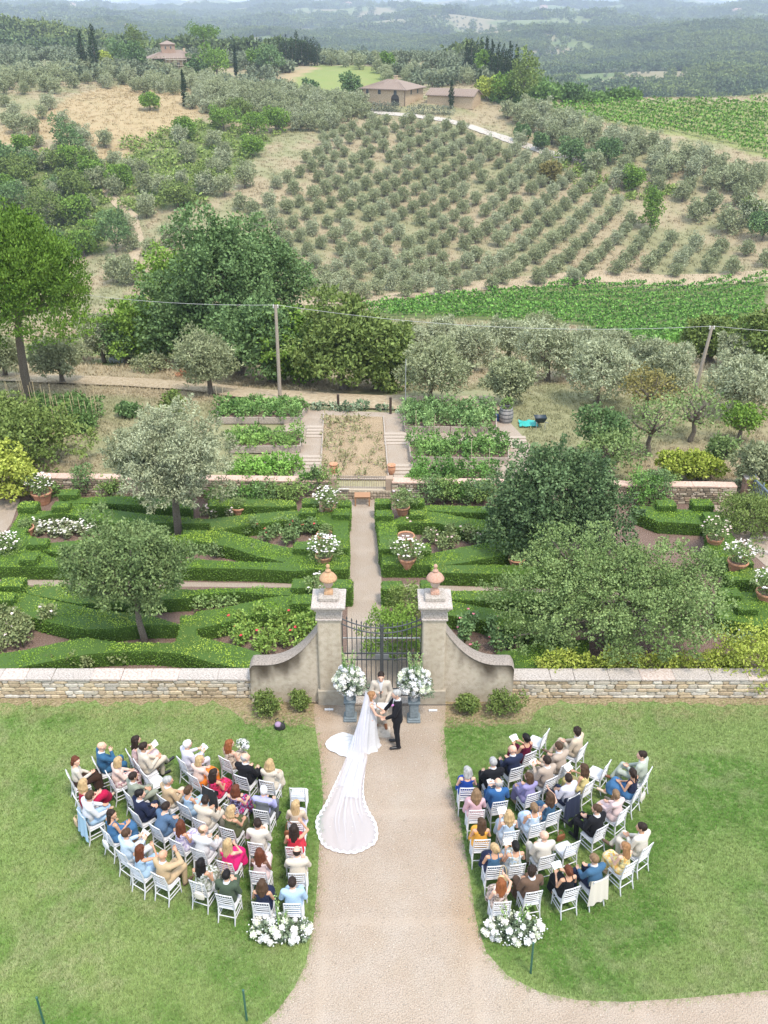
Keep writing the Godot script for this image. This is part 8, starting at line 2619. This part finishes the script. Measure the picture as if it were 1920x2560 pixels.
func hung(called: String, label: String, category: String, chair_at: Vector3, side: float, c: Color, kind: String) -> void:
	var yaw := face_yaw(chair_at)
	var o := Buf.new()
	var bas := Basis(Vector3.UP, yaw)
	if kind == "coat":  # draped over the back, hanging in folds behind
		var rows := []
		for r in 9:
			var t := r / 8.0
			var row := PackedVector3Array()
			for i in 15:
				var u := i / 14.0 * 2.0 - 1.0
				var fold := 0.022 * sin(u * 9.0 + side) * t
				var y := 0.93 - t * 0.62 - 0.1 * u * u * t
				row.append(Vector3(u * (0.22 + 0.05 * t), y, 0.285 + 0.05 * t + fold - 0.05 * u * u))
			rows.push_front(row)
		o.grid(rows, false, Color.WHITE)
		rows = []
		for r in 5:
			var t := r / 4.0
			var row := PackedVector3Array()
			for i in 15:
				var u := i / 14.0 * 2.0 - 1.0
				row.append(Vector3(u * 0.22, 0.93 - 0.22 * t, 0.285 - 0.07 * minf(t * 3.0, 1.0) - 0.05 * u * u))
			rows.append(row)
		o.grid(rows, false, Color.WHITE)
	else:
		var s := Vector3(0.24, 0.17, 0.07)
		var y := 0.62 if kind == "bag" else 0.09
		var rows := []
		for q in [[0.75, -0.5], [1.0, -0.45], [1.02, 0.0], [0.9, 0.42], [0.7, 0.5], [0.0, 0.5]]:
			var row := PackedVector3Array()
			for i in 20:
				var a := TAU * i / 20
				row.append(Vector3(cos(a) * s.x * 0.5 * q[0], y + s.y * q[1], 0.33 + sin(a) * s.z * 0.5 * q[0]) + Vector3(side, 0, 0))
			rows.append(row)
		o.grid(rows, true, Color.WHITE)
		var loop := []
		for i in 9:
			var a := PI * i / 8.0
			loop.append(Vector3(side + cos(a) * 0.08, y + s.y * 0.45 + sin(a) * (0.25 if kind == "bag" else 0.1), 0.33 - 0.06 * sin(a)))
		o.tube(loop, [0.008], 6, Color.WHITE)
	var n := build(called, o, flat(c, 0.75), self, chair_at)
	n.basis = bas
	tag(n, label, category)


func guest_things() -> void:
	hung("denim_jacket", "light blue jacket hung over a chair at the left edge of the guests", "jacket", Vector3(-6.74,1.24,-15.99) * Vector3(1, 0, 1), 0.4, Color(0.30, 0.44, 0.58), "coat")
	hung("black_jacket", "black and beige wrap hung behind the woman in the red floral dress", "jacket", Vector3(-4.01,1.2,-16.82) * Vector3(1, 0, 1), 1.4, Color(0.02, 0.02, 0.022), "coat")
	hung("navy_jacket", "navy jacket hung over the chair of the man in the pale lavender shirt", "jacket", Vector3(4.3,1.24,-16.59) * Vector3(1, 0, 1), 2.0, PAL.navy, "coat")
	hung("knit_shawl", "cream knitted shawl over the chair of the man in the dark blue suit", "shawl", Vector3(4.47,1.24,-14.2) * Vector3(1, 0, 1), 0.9, PAL.ivory, "coat")
	for q in [[Vector3(-6.08,1.2,-15.49), 0.1, "white", "bag", "white handbag hanging behind the woman in the off shoulder blue dress"], [Vector3(-3.36,1.2,-14.66), 0.05, "straw", "bag", "round straw bag hanging behind the woman in the hot pink dress"], [Vector3(-3.86,1.2,-14.13), 0.08, "ivory", "bag", "cream handbag hanging behind the woman with long black hair"], [Vector3(-2,1.2,-15.82), -0.14, "cognac", "bag", "brown leather bag hanging behind the long haired woman by the aisle"], [Vector3(-6.99,1.2,-16.46), -0.1, "tan", "floor", "tan clutch on the grass behind the woman in the crimson skirt"], [Vector3(2.37,1.2,-14.56), 0.16, "straw", "bag", "straw bag hanging between two chairs behind the woman with the blond bun"], [Vector3(3.8,1.2,-16.08), 0.2, "cognac", "floor", "brown leather tote on the grass behind the woman in the blue dress shading her eyes"], [Vector3(5.86,1.2,-16.81), 0.05, "ivory", "bag", "cream bag hanging behind the woman with the dark ponytail"]]:
		hung("handbag", q[4], "handbag", q[0] * Vector3(1, 0, 1), q[1], PAL[q[2]], q[3])
	# bouquet in the arms of the red haired bridesmaid
	var at: Vector3 = Vector3(-3.78,1.2,-17.81)
	var yw := face_yaw(at)
	bunch("bridal_bouquet", "round white bouquet held by the red haired woman in the front row", Vector3(at.x, 0.86, at.z) + Basis(Vector3.UP, yw) * Vector3(0.0, 0, -0.42), Vector3(0.14, 0.12, 0.14), 12, 0, 0.045)
	# black bag on the lawn by the left wing wall
	var b := Buf.new()
	b.lathe(Transform3D(Basis().scaled(Vector3(1.2, 1, 0.8)), Vector3.ZERO), [Vector2(0, 0), Vector2(0.15, 0), Vector2(0.17, 0.05), Vector2(0.16, 0.18), Vector2(0.10, 0.25), Vector2(0.0, 0.24)], 16, Color.WHITE)
	b.tube([Vector3(-0.1, 0.2, 0), Vector3(-0.16, 0.36, -0.05), Vector3(-0.05, 0.42, -0.08)], [0.018], 6, Color.WHITE)
	b.tube([Vector3(0.08, 0.2, 0), Vector3(0.16, 0.32, -0.05)], [0.02], 6, Color.WHITE)
	var bag := thing("black_bag", "small black bag with a mauve cloth lying on the lawn below the left wing wall", "bag", Vector3(-2.8,0,-19.73))
	bag.scale = Vector3.ONE * 0.75
	build("bag", b, flat(Color(0.02, 0.018, 0.02)), bag)
	b = Buf.new()
	b.lathe(Transform3D(Basis(Vector3.RIGHT, 0.4), Vector3(-0.06, 0.2, 0.02)), [Vector2(0.1, 0), Vector2(0.12, 0.04), Vector2(0.07, 0.1), Vector2(0, 0.11)], 12, Color.WHITE)
	build("cloth", b, flat(Color(0.30, 0.2, 0.32)), bag)


# ---------------------------------------------------------------- flowers and the three at the gate
func bloom_mesh(r: float, col: Color, n: int) -> ArrayMesh:
	var b := Buf.new()
	for i in n:
		var y := 1.0 - 2.0 * (i + 0.5) / n
		var a := i * 2.39996
		var q := sqrt(1.0 - y * y)
		var u := Vector3(cos(a) * q, y, sin(a) * q)
		var d := (u * 0.8 + rvec() * 0.7).normalized() * r * 0.5
		b.leaf(u * r * 0.78, d, d.cross(u).normalized() * r * 0.24 if d.cross(u).length() > 1e-4 else Vector3.RIGHT * r * 0.24, col * rng.randf_range(0.88, 1.06))
	b.lathe(Transform3D(), [Vector2(0, -r * 0.8), Vector2(r * 0.6, -r * 0.5), Vector2(r * 0.8, 0), Vector2(r * 0.6, r * 0.5), Vector2(0, r * 0.8)], 10, col * 0.9)
	return b.mesh()


var blooms: Array[ArrayMesh] = []


func bunch(called: String, label: String, at: Vector3, r: Vector3, n: int, spikes: int, size: float) -> Node3D:
	if blooms.is_empty():
		for i in 5:
			blooms.append(bloom_mesh(1.0, [Color(0.80, 0.79, 0.78), Color(0.80, 0.78, 0.70), Color(0.74, 0.74, 0.77), Color(0.82, 0.80, 0.76), Color(0.72, 0.76, 0.60)][i], 90))
	var o := thing(called, label, "flowers", at)
	var b := Buf.new()
	var lumps := lump_crown(Vector3.ZERO, r * 0.92, 16, r.y * 0.34)
	leaves(b, lumps, int(3200.0 * r.x * r.y / 0.16), 0.065, 0.022, Color(0.11, 0.16, 0.08), Color(0.30, 0.36, 0.26), 0.0, 0.5)
	build("foliage", b, vcol(0.65, 0.3), o)
	for i in n:
		var y := 1.0 - 1.5 * (i + 0.5) / n
		var a := i * 2.39996 + rng.randf() * 0.5
		var q := sqrt(maxf(0.0, 1.0 - y * y))
		var k := size * rng.randf_range(0.6, 1.45)
		var f := part("bloom", blooms[rng.randi() % 5], vcol(0.7, 0.2), o, Vector3(cos(a) * q, y, sin(a) * q) * r * rng.randf_range(0.85, 1.05))
		f.scale = Vector3.ONE * k
		f.rotation.y = a
	b = Buf.new()
	for i in n * 4:
		var u := rvec()
		blossom(b, u * r * rng.randf_range(0.95, 1.15), 0.018, Color(0.72, 0.73, 0.75))
	build("small_flowers", b, vcol(0.7, 0.2), o).set_meta("kind", "stuff")
	for i in spikes:
		var a := rng.randf() * TAU
		var tip := Vector3(cos(a) * r.x * 0.5, r.y + rng.randf_range(0.32, 0.72), sin(a) * r.z * 0.4)
		var base := Vector3(cos(a) * r.x * 0.2, r.y * 0.3, sin(a) * r.z * 0.2)
		b = Buf.new()
		b.tube([base, base.lerp(tip, 0.5), tip], [0.008, 0.007, 0.003], 5, Color(0.20, 0.30, 0.10))
		for j in 14:
			var t := 0.3 + 0.7 * j / 14.0
			var d := (rvec() * 0.6 + Vector3(0, 0.6, 0)).normalized()
			b.leaf(base.lerp(tip, t), d * 0.06, d.cross(rvec()).normalized() * 0.018, Color(0.30, 0.42, 0.16) if j > 4 or i % 3 else Color(0.75, 0.74, 0.74))
		var d2 := (tip - base + Vector3(rng.randf_range(-0.1, 0.1), 0, 0)) * 0.7
		b.leaf(base, d2, d2.cross(Vector3(0, 0, 1)).normalized() * 0.02, Color(0.13, 0.25, 0.09))
		build("gladiolus", b, vcol(0.6, 0.3), o)
	return o


func face_bits(o: Node3D, c: Vector3, brow: Color) -> void:
	for s in [-1.0, 1.0]:
		var b := Buf.new()
		b.lathe(Transform3D(Basis(Vector3.RIGHT, -PI / 2), c + Vector3(0.034 * s, 0.002, -0.094)), [Vector2(0, -0.004), Vector2(0.011, 0), Vector2(0.008, 0.004), Vector2(0, 0.006)], 10, Color.WHITE)
		build("eye", b, flat(Color(0.10, 0.07, 0.055), 0.3), o)
		b = Buf.new()
		b.tube([c + Vector3(0.018 * s, 0.024, -0.108), c + Vector3(0.035 * s, 0.029, -0.105), c + Vector3(0.052 * s, 0.022, -0.092)], [0.004, 0.005, 0.003], 5, Color.WHITE)
		build("eyebrow", b, flat(brow), o)
	var m := Buf.new()
	m.tube([c + Vector3(-0.022, -0.062, -0.1), c + Vector3(0, -0.06, -0.105), c + Vector3(0.022, -0.062, -0.1)], [0.003, 0.006, 0.003], 6, Color.WHITE)
	build("lips", m, flat(Color(0.42, 0.17, 0.14)), o)


func wedding() -> void:
	# pedestals with their arrangements
	for s in [-1.0, 1.0]:
		var side := "left" if s < 0 else "right"
		var at: Vector3 = Vector3(-0.92,0,-20.15) if s < 0 else Vector3(0.81,0,-20.11)
		var o := thing("pedestal", "blue grey stone pedestal in front of the " + side + " gate pillar", "pedestal", at + Vector3(0, 0.006, 0))
		var m := rough_stuff("pedestal", noise_tex(0.05, [[0.0, Color(0.14, 0.17, 0.19)], [1.0, Color(0.23, 0.27, 0.29)]], 128, 101), 0.6, null, false, 0.7)
		for q in [["base", 0.035, 0.36, 0.07], ["base", 0.095, 0.31, 0.05], ["shaft", 0.36, 0.235, 0.48], ["cap", 0.62, 0.29, 0.05], ["cap", 0.665, 0.33, 0.04]]:
			var b := Buf.new()
			b.box(Transform3D(Basis(), Vector3(0, q[1], 0)), Vector3(q[2], q[3], q[2]), Color.WHITE, 0.01)
			build(q[0], b, m, o)
		for a in 4:
			var b := Buf.new()
			b.box(Transform3D(Basis(Vector3.UP, a * PI / 2), Vector3.ZERO) * Transform3D(Basis(), Vector3(0, 0.36, 0.118)), Vector3(0.16, 0.38, 0.012), Color.WHITE, 0.004)
			build("panel", b, m, o)
		var u := thing("flower_urn", "stone urn under the flowers on the " + side + " pedestal", "urn", at + Vector3(0, 0.691, 0))
		var ub := Buf.new()
		ub.lathe(Transform3D(), [Vector2(0.1, 0), Vector2(0.1, 0.03), Vector2(0.05, 0.06), Vector2(0.05, 0.09), Vector2(0.14, 0.17), Vector2(0.18, 0.28), Vector2(0.2, 0.3), Vector2(0.17, 0.3), Vector2(0, 0.26)], 24, Color.WHITE)
		build("bowl", ub, flat(Color(0.36, 0.36, 0.35), 0.8), u)
		bunch("flower_arrangement", "tall white flower arrangement with gladioli on the " + side + " pedestal", at + Vector3(0, 1.27, 0), Vector3(0.40, 0.42, 0.33), 52, 12, 0.066)
	bunch("aisle_flowers", "long white flower arrangement on the lawn behind the last left chairs", Vector3(-2.16,0.12,-13.32) * Vector3(1, 0, 1) + Vector3(0, 0.2, 0), Vector3(0.62, 0.27, 0.33), 40, 4, 0.062)
	bunch("aisle_flowers", "long white flower arrangement on the lawn behind the last right chairs", Vector3(2.71,0.12,-13.32) * Vector3(1, 0, 1) + Vector3(0, 0.2, 0), Vector3(0.62, 0.27, 0.33), 36, 6, 0.062)
	# light bars, slab, stakes
	for q in [[Vector3(-1.52,0,-20.48), "white light bar lying on the gravel left of the pedestals"], [Vector3(1.35,0,-20.44), "white light bar lying on the gravel right of the pedestals"]]:
		var b := Buf.new()
		b.box(Transform3D(Basis(), Vector3(0, 0.03, 0)), Vector3(0.24, 0.05, 0.045), Color.WHITE, 0.006)
		tag(build("light_bar", b, flat(Color(0.7, 0.7, 0.72), 0.4), self, q[0] + Vector3(0, 0.006, 0)), q[1], "light bar")
	var lb := Buf.new()
	lb.box(Transform3D(Basis(), Vector3(0, 0.008, 0)), Vector3(0.5, 0.02, 0.42), Color(0.9, 0.88, 0.86), 0.004)
	var slab := thing("paving_slab", "pale square stone slab with a ring set in the gravel at the couple's feet", "slab", Vector3(-0.08,0,-19.58) + Vector3(0, 0.002, 0))
	build("slab", lb, rough_stuff("slab", noise_tex(0.05, [[0.0, Color(0.46, 0.39, 0.32)], [1.0, Color(0.58, 0.51, 0.44)]], 128, 102), 0.8, null, false), slab)
	lb = Buf.new()
	lb.lathe(Transform3D(), [Vector2(0.02, 0.016), Vector2(0.028, 0.024), Vector2(0.036, 0.016)], 16, Color.WHITE)
	build("ring", lb, flat(Color(0.2, 0.17, 0.14)), slab)
	for q in [[Vector3(2.95,0,-12.42), "green stake standing in the right hand lawn"], [Vector3(-2.63,0,-11.41), "green stake at the lower edge of the left lawn"], [Vector3(-6.45,0,-11.26), "green stake at the bottom left corner"]]:
		var b := Buf.new()
		b.tube([Vector3(0, -0.05, 0), Vector3(-0.01, 0.92, 0)], [0.022, 0.02], 8, Color.WHITE)
		b.lathe(Transform3D(Basis(), Vector3(-0.01, 0.9, 0)), [Vector2(0.02, 0), Vector2(0.028, 0.01), Vector2(0.02, 0.03), Vector2(0, 0.035)], 8, Color.WHITE)
		tag(build("lawn_stake", b, flat(Color(0.03, 0.10, 0.07), 0.5), self, q[0]), q[1], "stake")
	var cord := Buf.new()
	cord.tube([Vector3(-2.28,0,-20.86) + Vector3(0, 0.02, 0.05), Vector3(-1.48,0,-20.72) + Vector3(0, 0.02, 0), Vector3(-0.8,0,-20.68) + Vector3(0, 0.02, 0), Vector3(0.21,0,-20.68) + Vector3(0, 0.02, 0), Vector3(1.39,0,-20.69) + Vector3(0, 0.02, 0), Vector3(2.16,0,-20.72) + Vector3(0, 0.02, 0.03)], [0.011], 5, Color.WHITE)
	tag(build("black_cable", cord, flat(Color(0.02, 0.02, 0.02)), self), "black cable running along the foot of the pillars and gate", "cable")
	# officiant, facing the guests
	var lo := Vector3(-0.45, -0.02, -0.7)
	var hi := Vector3(0.45, 1.62, 0.3)
	var j := standing(Vector3(0.27, 1.14, -0.02), Vector3(0.04, 1.27, -0.22), Vector3(-0.26, 1.14, 0.02), Vector3(-0.13, 0.98, -0.26), 0.19)
	var at: Vector3 = Vector3(-0.08,0,-19.84) * Vector3(1, 0, 1)
	var o := thing("person", "dark haired officiant in a beige suit with a microphone, facing the couple before the gate", "person", at + Vector3(0, 0.012, 0), PI)
	o.scale = Vector3.ONE * 1.02
	part("body", body_of("officiant", j, false, lo, hi, 0.006), skin("fair"), o)
	dress_up(o, j, "officiant", false, "suit", "linen", "linen", "cognac", lo, hi)
	part("hair", hair_of("short"), hair_mat("dark"), o, j.head)
	face_bits(o, j.head, HAIR.dark)
	shirt_front(o, j)
	var b := Buf.new()
	b.tube([Vector3(0, -0.1, 0.02), Vector3(0, 0.06, 0)], [0.013, 0.015], 8, Color.WHITE)
	b.lathe(Transform3D(Basis(), Vector3(0, 0.055, 0)), [Vector2(0.014, 0), Vector2(0.024, 0.015), Vector2(0.024, 0.035), Vector2(0, 0.055)], 10, Color.WHITE)
	tag(build("microphone", b, flat(Color(0.02, 0.02, 0.02), 0.4), self, at + Vector3(0.0, 1.32, 0.30)), "black microphone held by the officiant", "microphone")
	b = Buf.new()
	b.box(Transform3D(Basis(Vector3.RIGHT, 0.35), Vector3.ZERO), Vector3(0.30, 0.012, 0.2), Color.WHITE, 0.003)
	tag(build("ceremony_book", b, flat(Color(0.78, 0.78, 0.79)), self, at + Vector3(0.06, 1.03, 0.42)), "open white booklet in the officiant's hand", "booklet")
	# groom, facing left
	j = standing(Vector3(0.26, 1.18, -0.10), Vector3(0.16, 1.02, -0.30), Vector3(-0.25, 1.18, -0.10), Vector3(-0.16, 1.02, -0.30), 0.19)
	j.lank = Vector3(-0.15, 0.09, 0.02); j.ltoe = Vector3(-0.16, 0.04, -0.16)
	at = Vector3(0.34,0,-18.99) * Vector3(1, 0, 1) + Vector3(0, 0.012, -0.10)
	o = thing("person", "grey haired groom in a black dinner suit and bow tie, holding the bride's hands", "person", at, PI / 2 + 0.1)
	o.scale = Vector3.ONE * 1.03
	part("body", body_of("groom", j, false, lo, hi, 0.006), skin("fair"), o)
	dress_up(o, j, "groom", false, "suit", "black", "black", "black", lo, hi)
	part("hair", hair_of("short"), hair_mat("grey"), o, j.head)
	face_bits(o, j.head, HAIR.grey)
	shirt_front(o, j)
	b = Buf.new()
	for s in [-1.0, 1.0]:
		b.tri(j.neck + Vector3(0, -0.03, -0.085), j.neck + Vector3(0.055 * s, -0.005, -0.08), j.neck + Vector3(0.055 * s, -0.055, -0.085), Color.WHITE)
	build("bow_tie", b, flat(PAL.navy), o)
	b = Buf.new()
	for i in 5:
		blossom(b, j.chest + Vector3(-0.085, 0.03, -0.128) + rvec() * 0.015, 0.03, Color(0.66, 0.3, 0.62))
	build("boutonniere", b, vcol(), o)
	# bride
	j = standing(Vector3(0.22, 1.17, -0.10), Vector3(0.16, 1.00, -0.32), Vector3(-0.22, 1.17, -0.10), Vector3(-0.16, 1.00, -0.32), 0.16)
	var bp: Vector3 = Vector3(-0.33,0,-19.01) * Vector3(1, 0, 1) + Vector3(0, 0.012, -0.12)
	o = thing("person", "bride with ginger hair in a white gown with a long train, holding the groom's hands", "person", bp, -PI / 2 + 0.12)
	o.scale = Vector3.ONE * 0.98
	part("body", body_of("bride", j, true, lo, hi, 0.006), skin("fair"), o)
	part("hair", hair_of("bob"), hair_mat("ginger"), o, j.head)
	face_bits(o, j.head, HAIR.ginger)
	part("bodice", garment("bodice_bride", "bodice", j, true, lo, hi), cloth("white"), o)
	for s in [-1.0, 1.0]:
		b = Buf.new()
		b.tube([j.chest + Vector3(0.08 * s, 0.07, -0.1), j.chest + Vector3(0.085 * s, 0.16, -0.02), j.chest + Vector3(0.08 * s, 0.07, 0.09)], [0.01], 6, Color.WHITE)
		build("strap", b, cloth("white"), o)
	b = Buf.new()
	var rows := []
	for r in 15:
		var t := r / 14.0
		var row := PackedVector3Array()
		for i in 56:
			var a := TAU * i / 56
			var rad := lerpf(0.33, 0.135, pow(t, 0.5)) * (1.0 + (1.0 - t) * (0.07 * sin(a * 9.0 + 0.6) + 0.04 * sin(a * 17.0)))
			row.append(Vector3(cos(a) * rad * 1.1, 1.14 * t - 0.008, sin(a) * rad + 0.08 * (1.0 - t)))
		rows.append(row)
	b.grid(rows, true, Color.WHITE)
	build("skirt", b, cloth("white"), o)
	# train spread on the gravel to her left
	var outline: Array = xz([-0.72,-18.66, -0.92,-18.59, -1.13,-18.66, -1.25,-18.76, -1.39,-18.83, -1.5,-18.95, -1.55,-19.09, -1.52,-19.23, -1.4,-19.38, -1.27,-19.49, -1.1,-19.55, -0.92,-19.49, -0.8,-19.43, -0.66,-19.43, -0.48,-19.23, -0.51,-18.93, -0.63,-18.76])
	b = Buf.new()
	rows = []
	var n := 84
	for r in 10:
		var t := 1.0 - r / 9.0
		var row := PackedVector3Array()
		for i in n:
			var u := float(i) / n * outline.size()
			var a: Vector2 = outline[int(u)]
			var c: Vector2 = outline[(int(u) + 1) % outline.size()]
			var p := a.lerp(c, u - int(u))
			var q := Vector2(bp.x, bp.z).lerp(p, t)
			var fold := 0.035 * (0.5 + 0.5 * sin(atan2(q.y - bp.z, q.x - bp.x) * 22.0 + t * 3.0)) * (1.0 - t * 0.6)
			row.append(Vector3(q.x - bp.x, 0.014 + fold + 0.5 * pow(1.0 - t, 3.0), q.y - bp.z))
		rows.append(row)
	b.grid(rows, true, Color.WHITE)
	b.upward()
	var tr := build("train", b, cloth("white"), o)
	tr.transform = o.transform.affine_inverse() * Transform3D(Basis(), bp)
	# veil of fine net: from the head down her back and out over the gravel
	var net := StandardMaterial3D.new()
	net.albedo_color = Color(0.86, 0.85, 0.88, 0.33)
	net.transparency = BaseMaterial3D.TRANSPARENCY_ALPHA
	net.roughness = 0.9
	net.cull_mode = BaseMaterial3D.CULL_DISABLED
	var left: Array = xyz([-0.99,0,-18.54, -1.1,0,-18.1, -1.19,0,-17.75, -1.29,0,-17.42, -1.41,0,-16.99, -1.53,0,-16.69, -1.61,0,-16.44, -1.57,0,-16.12, -1.44,0,-15.74, -1.25,0,-15.58, -1,0,-15.48])
	var right: Array = xyz([-0.44,0,-18.54, -0.48,0,-18.05, -0.51,0,-17.64, -0.5,0,-17.24, -0.44,0,-16.92, -0.34,0,-16.65, -0.23,0,-16.44, -0.16,0,-16.12, -0.19,0,-15.8, -0.34,0,-15.64, -0.64,0,-15.46])
	var head := bp + Vector3(0, 1.62, 0)
	rows = []
	for r in 9:
		var t := r / 8.0
		var row := PackedVector3Array()
		for i in 29:
			var u := i / 28.0
			var a := (u - 0.5) * 3.6
			var top := head + Vector3(-0.02 - 0.115 * cos(a), 0.09 - 0.14 * (1.0 - cos(a)), 0.105 * sin(a))
			var low: Vector3 = left[0].lerp(right[0], u) + Vector3(0, 0.05, 0)
			var p := top.lerp(low, t)
			p.y = lerpf(top.y, low.y, pow(t, 0.93))
			p += Vector3(-0.05, 0, 0.06) * sin(PI * t) + Vector3(0.02, 0.0, 0.012) * sin(u * 40.0) * minf(t * 2.0, 1.0)
			row.append(p)
		rows.append(row)
	for r in range(1, left.size()):
		for h in 2:
			var row := PackedVector3Array()
			for i in 29:
				var u := i / 28.0
				var f := 0.5 if h == 0 else 1.0
				var p: Vector3 = (left[r - 1] as Vector3).lerp(left[r], f).lerp((right[r - 1] as Vector3).lerp(right[r], f), u)
				row.append(p + Vector3(0, 0.03 + 0.016 * sin(u * 38.0 + r * 0.3) * (1.0 - r / 14.0) + 0.012 * sin(u * 17.0 + r), 0))
			rows.append(row)
	b = Buf.new()
	b.grid(rows, false, Color.WHITE)
	var ve := thing("bridal_veil", "very long translucent veil with a lace edge trailing from the bride over the gravel", "veil")
	build("net", b, net, ve)
	for g in [[0.78, 14, 0.018, 0.0], [0.6, 12, 0.032, 0.05], [0.42, 16, 0.045, 0.12]]:  # gathered layers
		var inner := []
		for r in g[1]:
			var row := PackedVector3Array()
			for i in 29:
				var u: float = 0.5 + g[3] + (i / 28.0 - 0.5) * g[0]
				var k := u * 28.0
				var full: PackedVector3Array = rows[r]
				row.append(full[int(k)].lerp(full[mini(int(k) + 1, 28)], k - int(k)) + Vector3(0.004 * sin(i * 1.7), g[2], -g[2] * 0.4))
			inner.append(row)
		b = Buf.new()
		b.grid(inner, false, Color.WHITE)
		build("net", b, net, ve)
	# gathered folds lie double, lace runs round the edge
	var edge: Array[Vector3] = []
	for r in range(1, left.size()):
		edge.append(left[r] + Vector3(0, 0.045, 0))
	for r in range(right.size() - 1, 0, -1):
		edge.append(right[r] + Vector3(0, 0.045, 0))
	var cv := Curve3D.new()
	for i in edge.size():
		var tn := (edge[mini(i + 1, edge.size() - 1)] - edge[maxi(i - 1, 0)]) * 0.18
		cv.add_point(edge[i], -tn, tn)
	var mid := (left[6] as Vector3).lerp(right[6], 0.5)
	b = Buf.new()
	var len := cv.get_baked_length()
	var m := int(len / 0.02)
	rows = [PackedVector3Array(), PackedVector3Array(), PackedVector3Array()]
	for i in m + 1:
		var s := len * i / m
		var p := cv.sample_baked(s)
		var inn := (mid - p)
		inn.y = 0
		inn = inn.normalized()
		var sc := 0.25 + 0.75 * absf(sin(s * PI / 0.17))
		rows[0].append(p - inn * 0.03 * sc)
		rows[1].append(p + inn * 0.02 + Vector3(0, 0.004, 0))
		rows[2].append(p + inn * (0.025 + 0.085 * (1.0 - sc)))
	b.grid(rows, false, Color.WHITE)
	b.upward()
	var lace: StandardMaterial3D = net.duplicate()
	lace.albedo_color.a = 0.72
	build("lace_border", b, lace, ve)
	for q in [[0.36, 0.34, 0.30, 0.85], [0.42, 0.42, 0.36, 0.8], [0.47, 0.5, 0.52, 0.72], [0.6, 0.62, 0.66, 0.8], [0.72, 0.78, 0.82, 0.7], [0.9, 0.84, 0.8, 0.6], [0.55, 0.5, 0.44, 0.9]]:
		b = Buf.new()
		rows = [PackedVector3Array(), PackedVector3Array()]
		for i in 16:
			var t: float = i / 15.0 * q[3]
			var r := t * 9.0
			var u := lerpf(q[0], q[2], t)
			var k := int(r)
			var p: Vector3 = (left[k] as Vector3).lerp(left[k + 1], r - k).lerp((right[k] as Vector3).lerp(right[k + 1], r - k), u)
			var w: float = 0.035 * (1.0 - t / q[3]) + 0.006
			rows[0].append(p + Vector3(-w, 0.05, 0))
			rows[1].append(p + Vector3(w, 0.062, 0))
		b.grid(rows, false, Color.WHITE)
		b.upward()
		build("fold", b, net, ve)


func shirt_front(o: Node3D, j: Dictionary) -> void:
	var b := Buf.new()
	var c: Vector3 = j.chest
	b.tri(c + Vector3(-0.055, 0.14, -0.10), c + Vector3(0.0, -0.10, -0.138), c + Vector3(0.055, 0.14, -0.10), Color.WHITE)
	b.tri(c + Vector3(-0.055, 0.14, -0.10), c + Vector3(0.055, 0.14, -0.10), c + Vector3(0, 0.17, -0.06), Color.WHITE)
	build("shirt_front", b, cloth("white"), o)


# ---------------------------------------------------------------- look-alikes that stand in a row are told apart by their place in it
const ONES := ["", "first", "second", "third", "fourth", "fifth", "sixth", "seventh", "eighth", "ninth", "tenth", "eleventh", "twelfth", "thirteenth", "fourteenth", "fifteenth", "sixteenth", "seventeenth", "eighteenth", "nineteenth"]
const TENS := ["", "", "twenty", "thirty", "forty", "fifty", "sixty"]
const TENTHS := ["", "", "twentieth", "thirtieth", "fortieth", "fiftieth", "sixtieth"]


func ordinal(n: int) -> String:
	if n < 20:
		return ONES[n]
	return TENTHS[n / 10] if n % 10 == 0 else TENS[n / 10] + " " + ONES[n % 10]


func tell_apart() -> void:
	var sets := {}
	for o in get_children():
		if o.has_meta("group") and o.has_meta("label"):
			var k := str(o.get_meta("group")) + "|" + str(o.get_meta("label"))
			if not sets.has(k):
				sets[k] = []
			sets[k].append(o)
	for k in sets:
		var list: Array = sets[k]
		if list.size() < 2 or list.size() > 69:
			continue
		var rows: bool = k.contains("vine")
		list.sort_custom(func(a, b): return a.position.z > b.position.z if rows else a.position.x / (15.0 - a.position.z) < b.position.x / (15.0 - b.position.z))
		for i in list.size():
			list[i].set_meta("label", "%s, %s from the %s" % [list[i].get_meta("label"), ordinal(i + 1), "front" if rows else "left"])
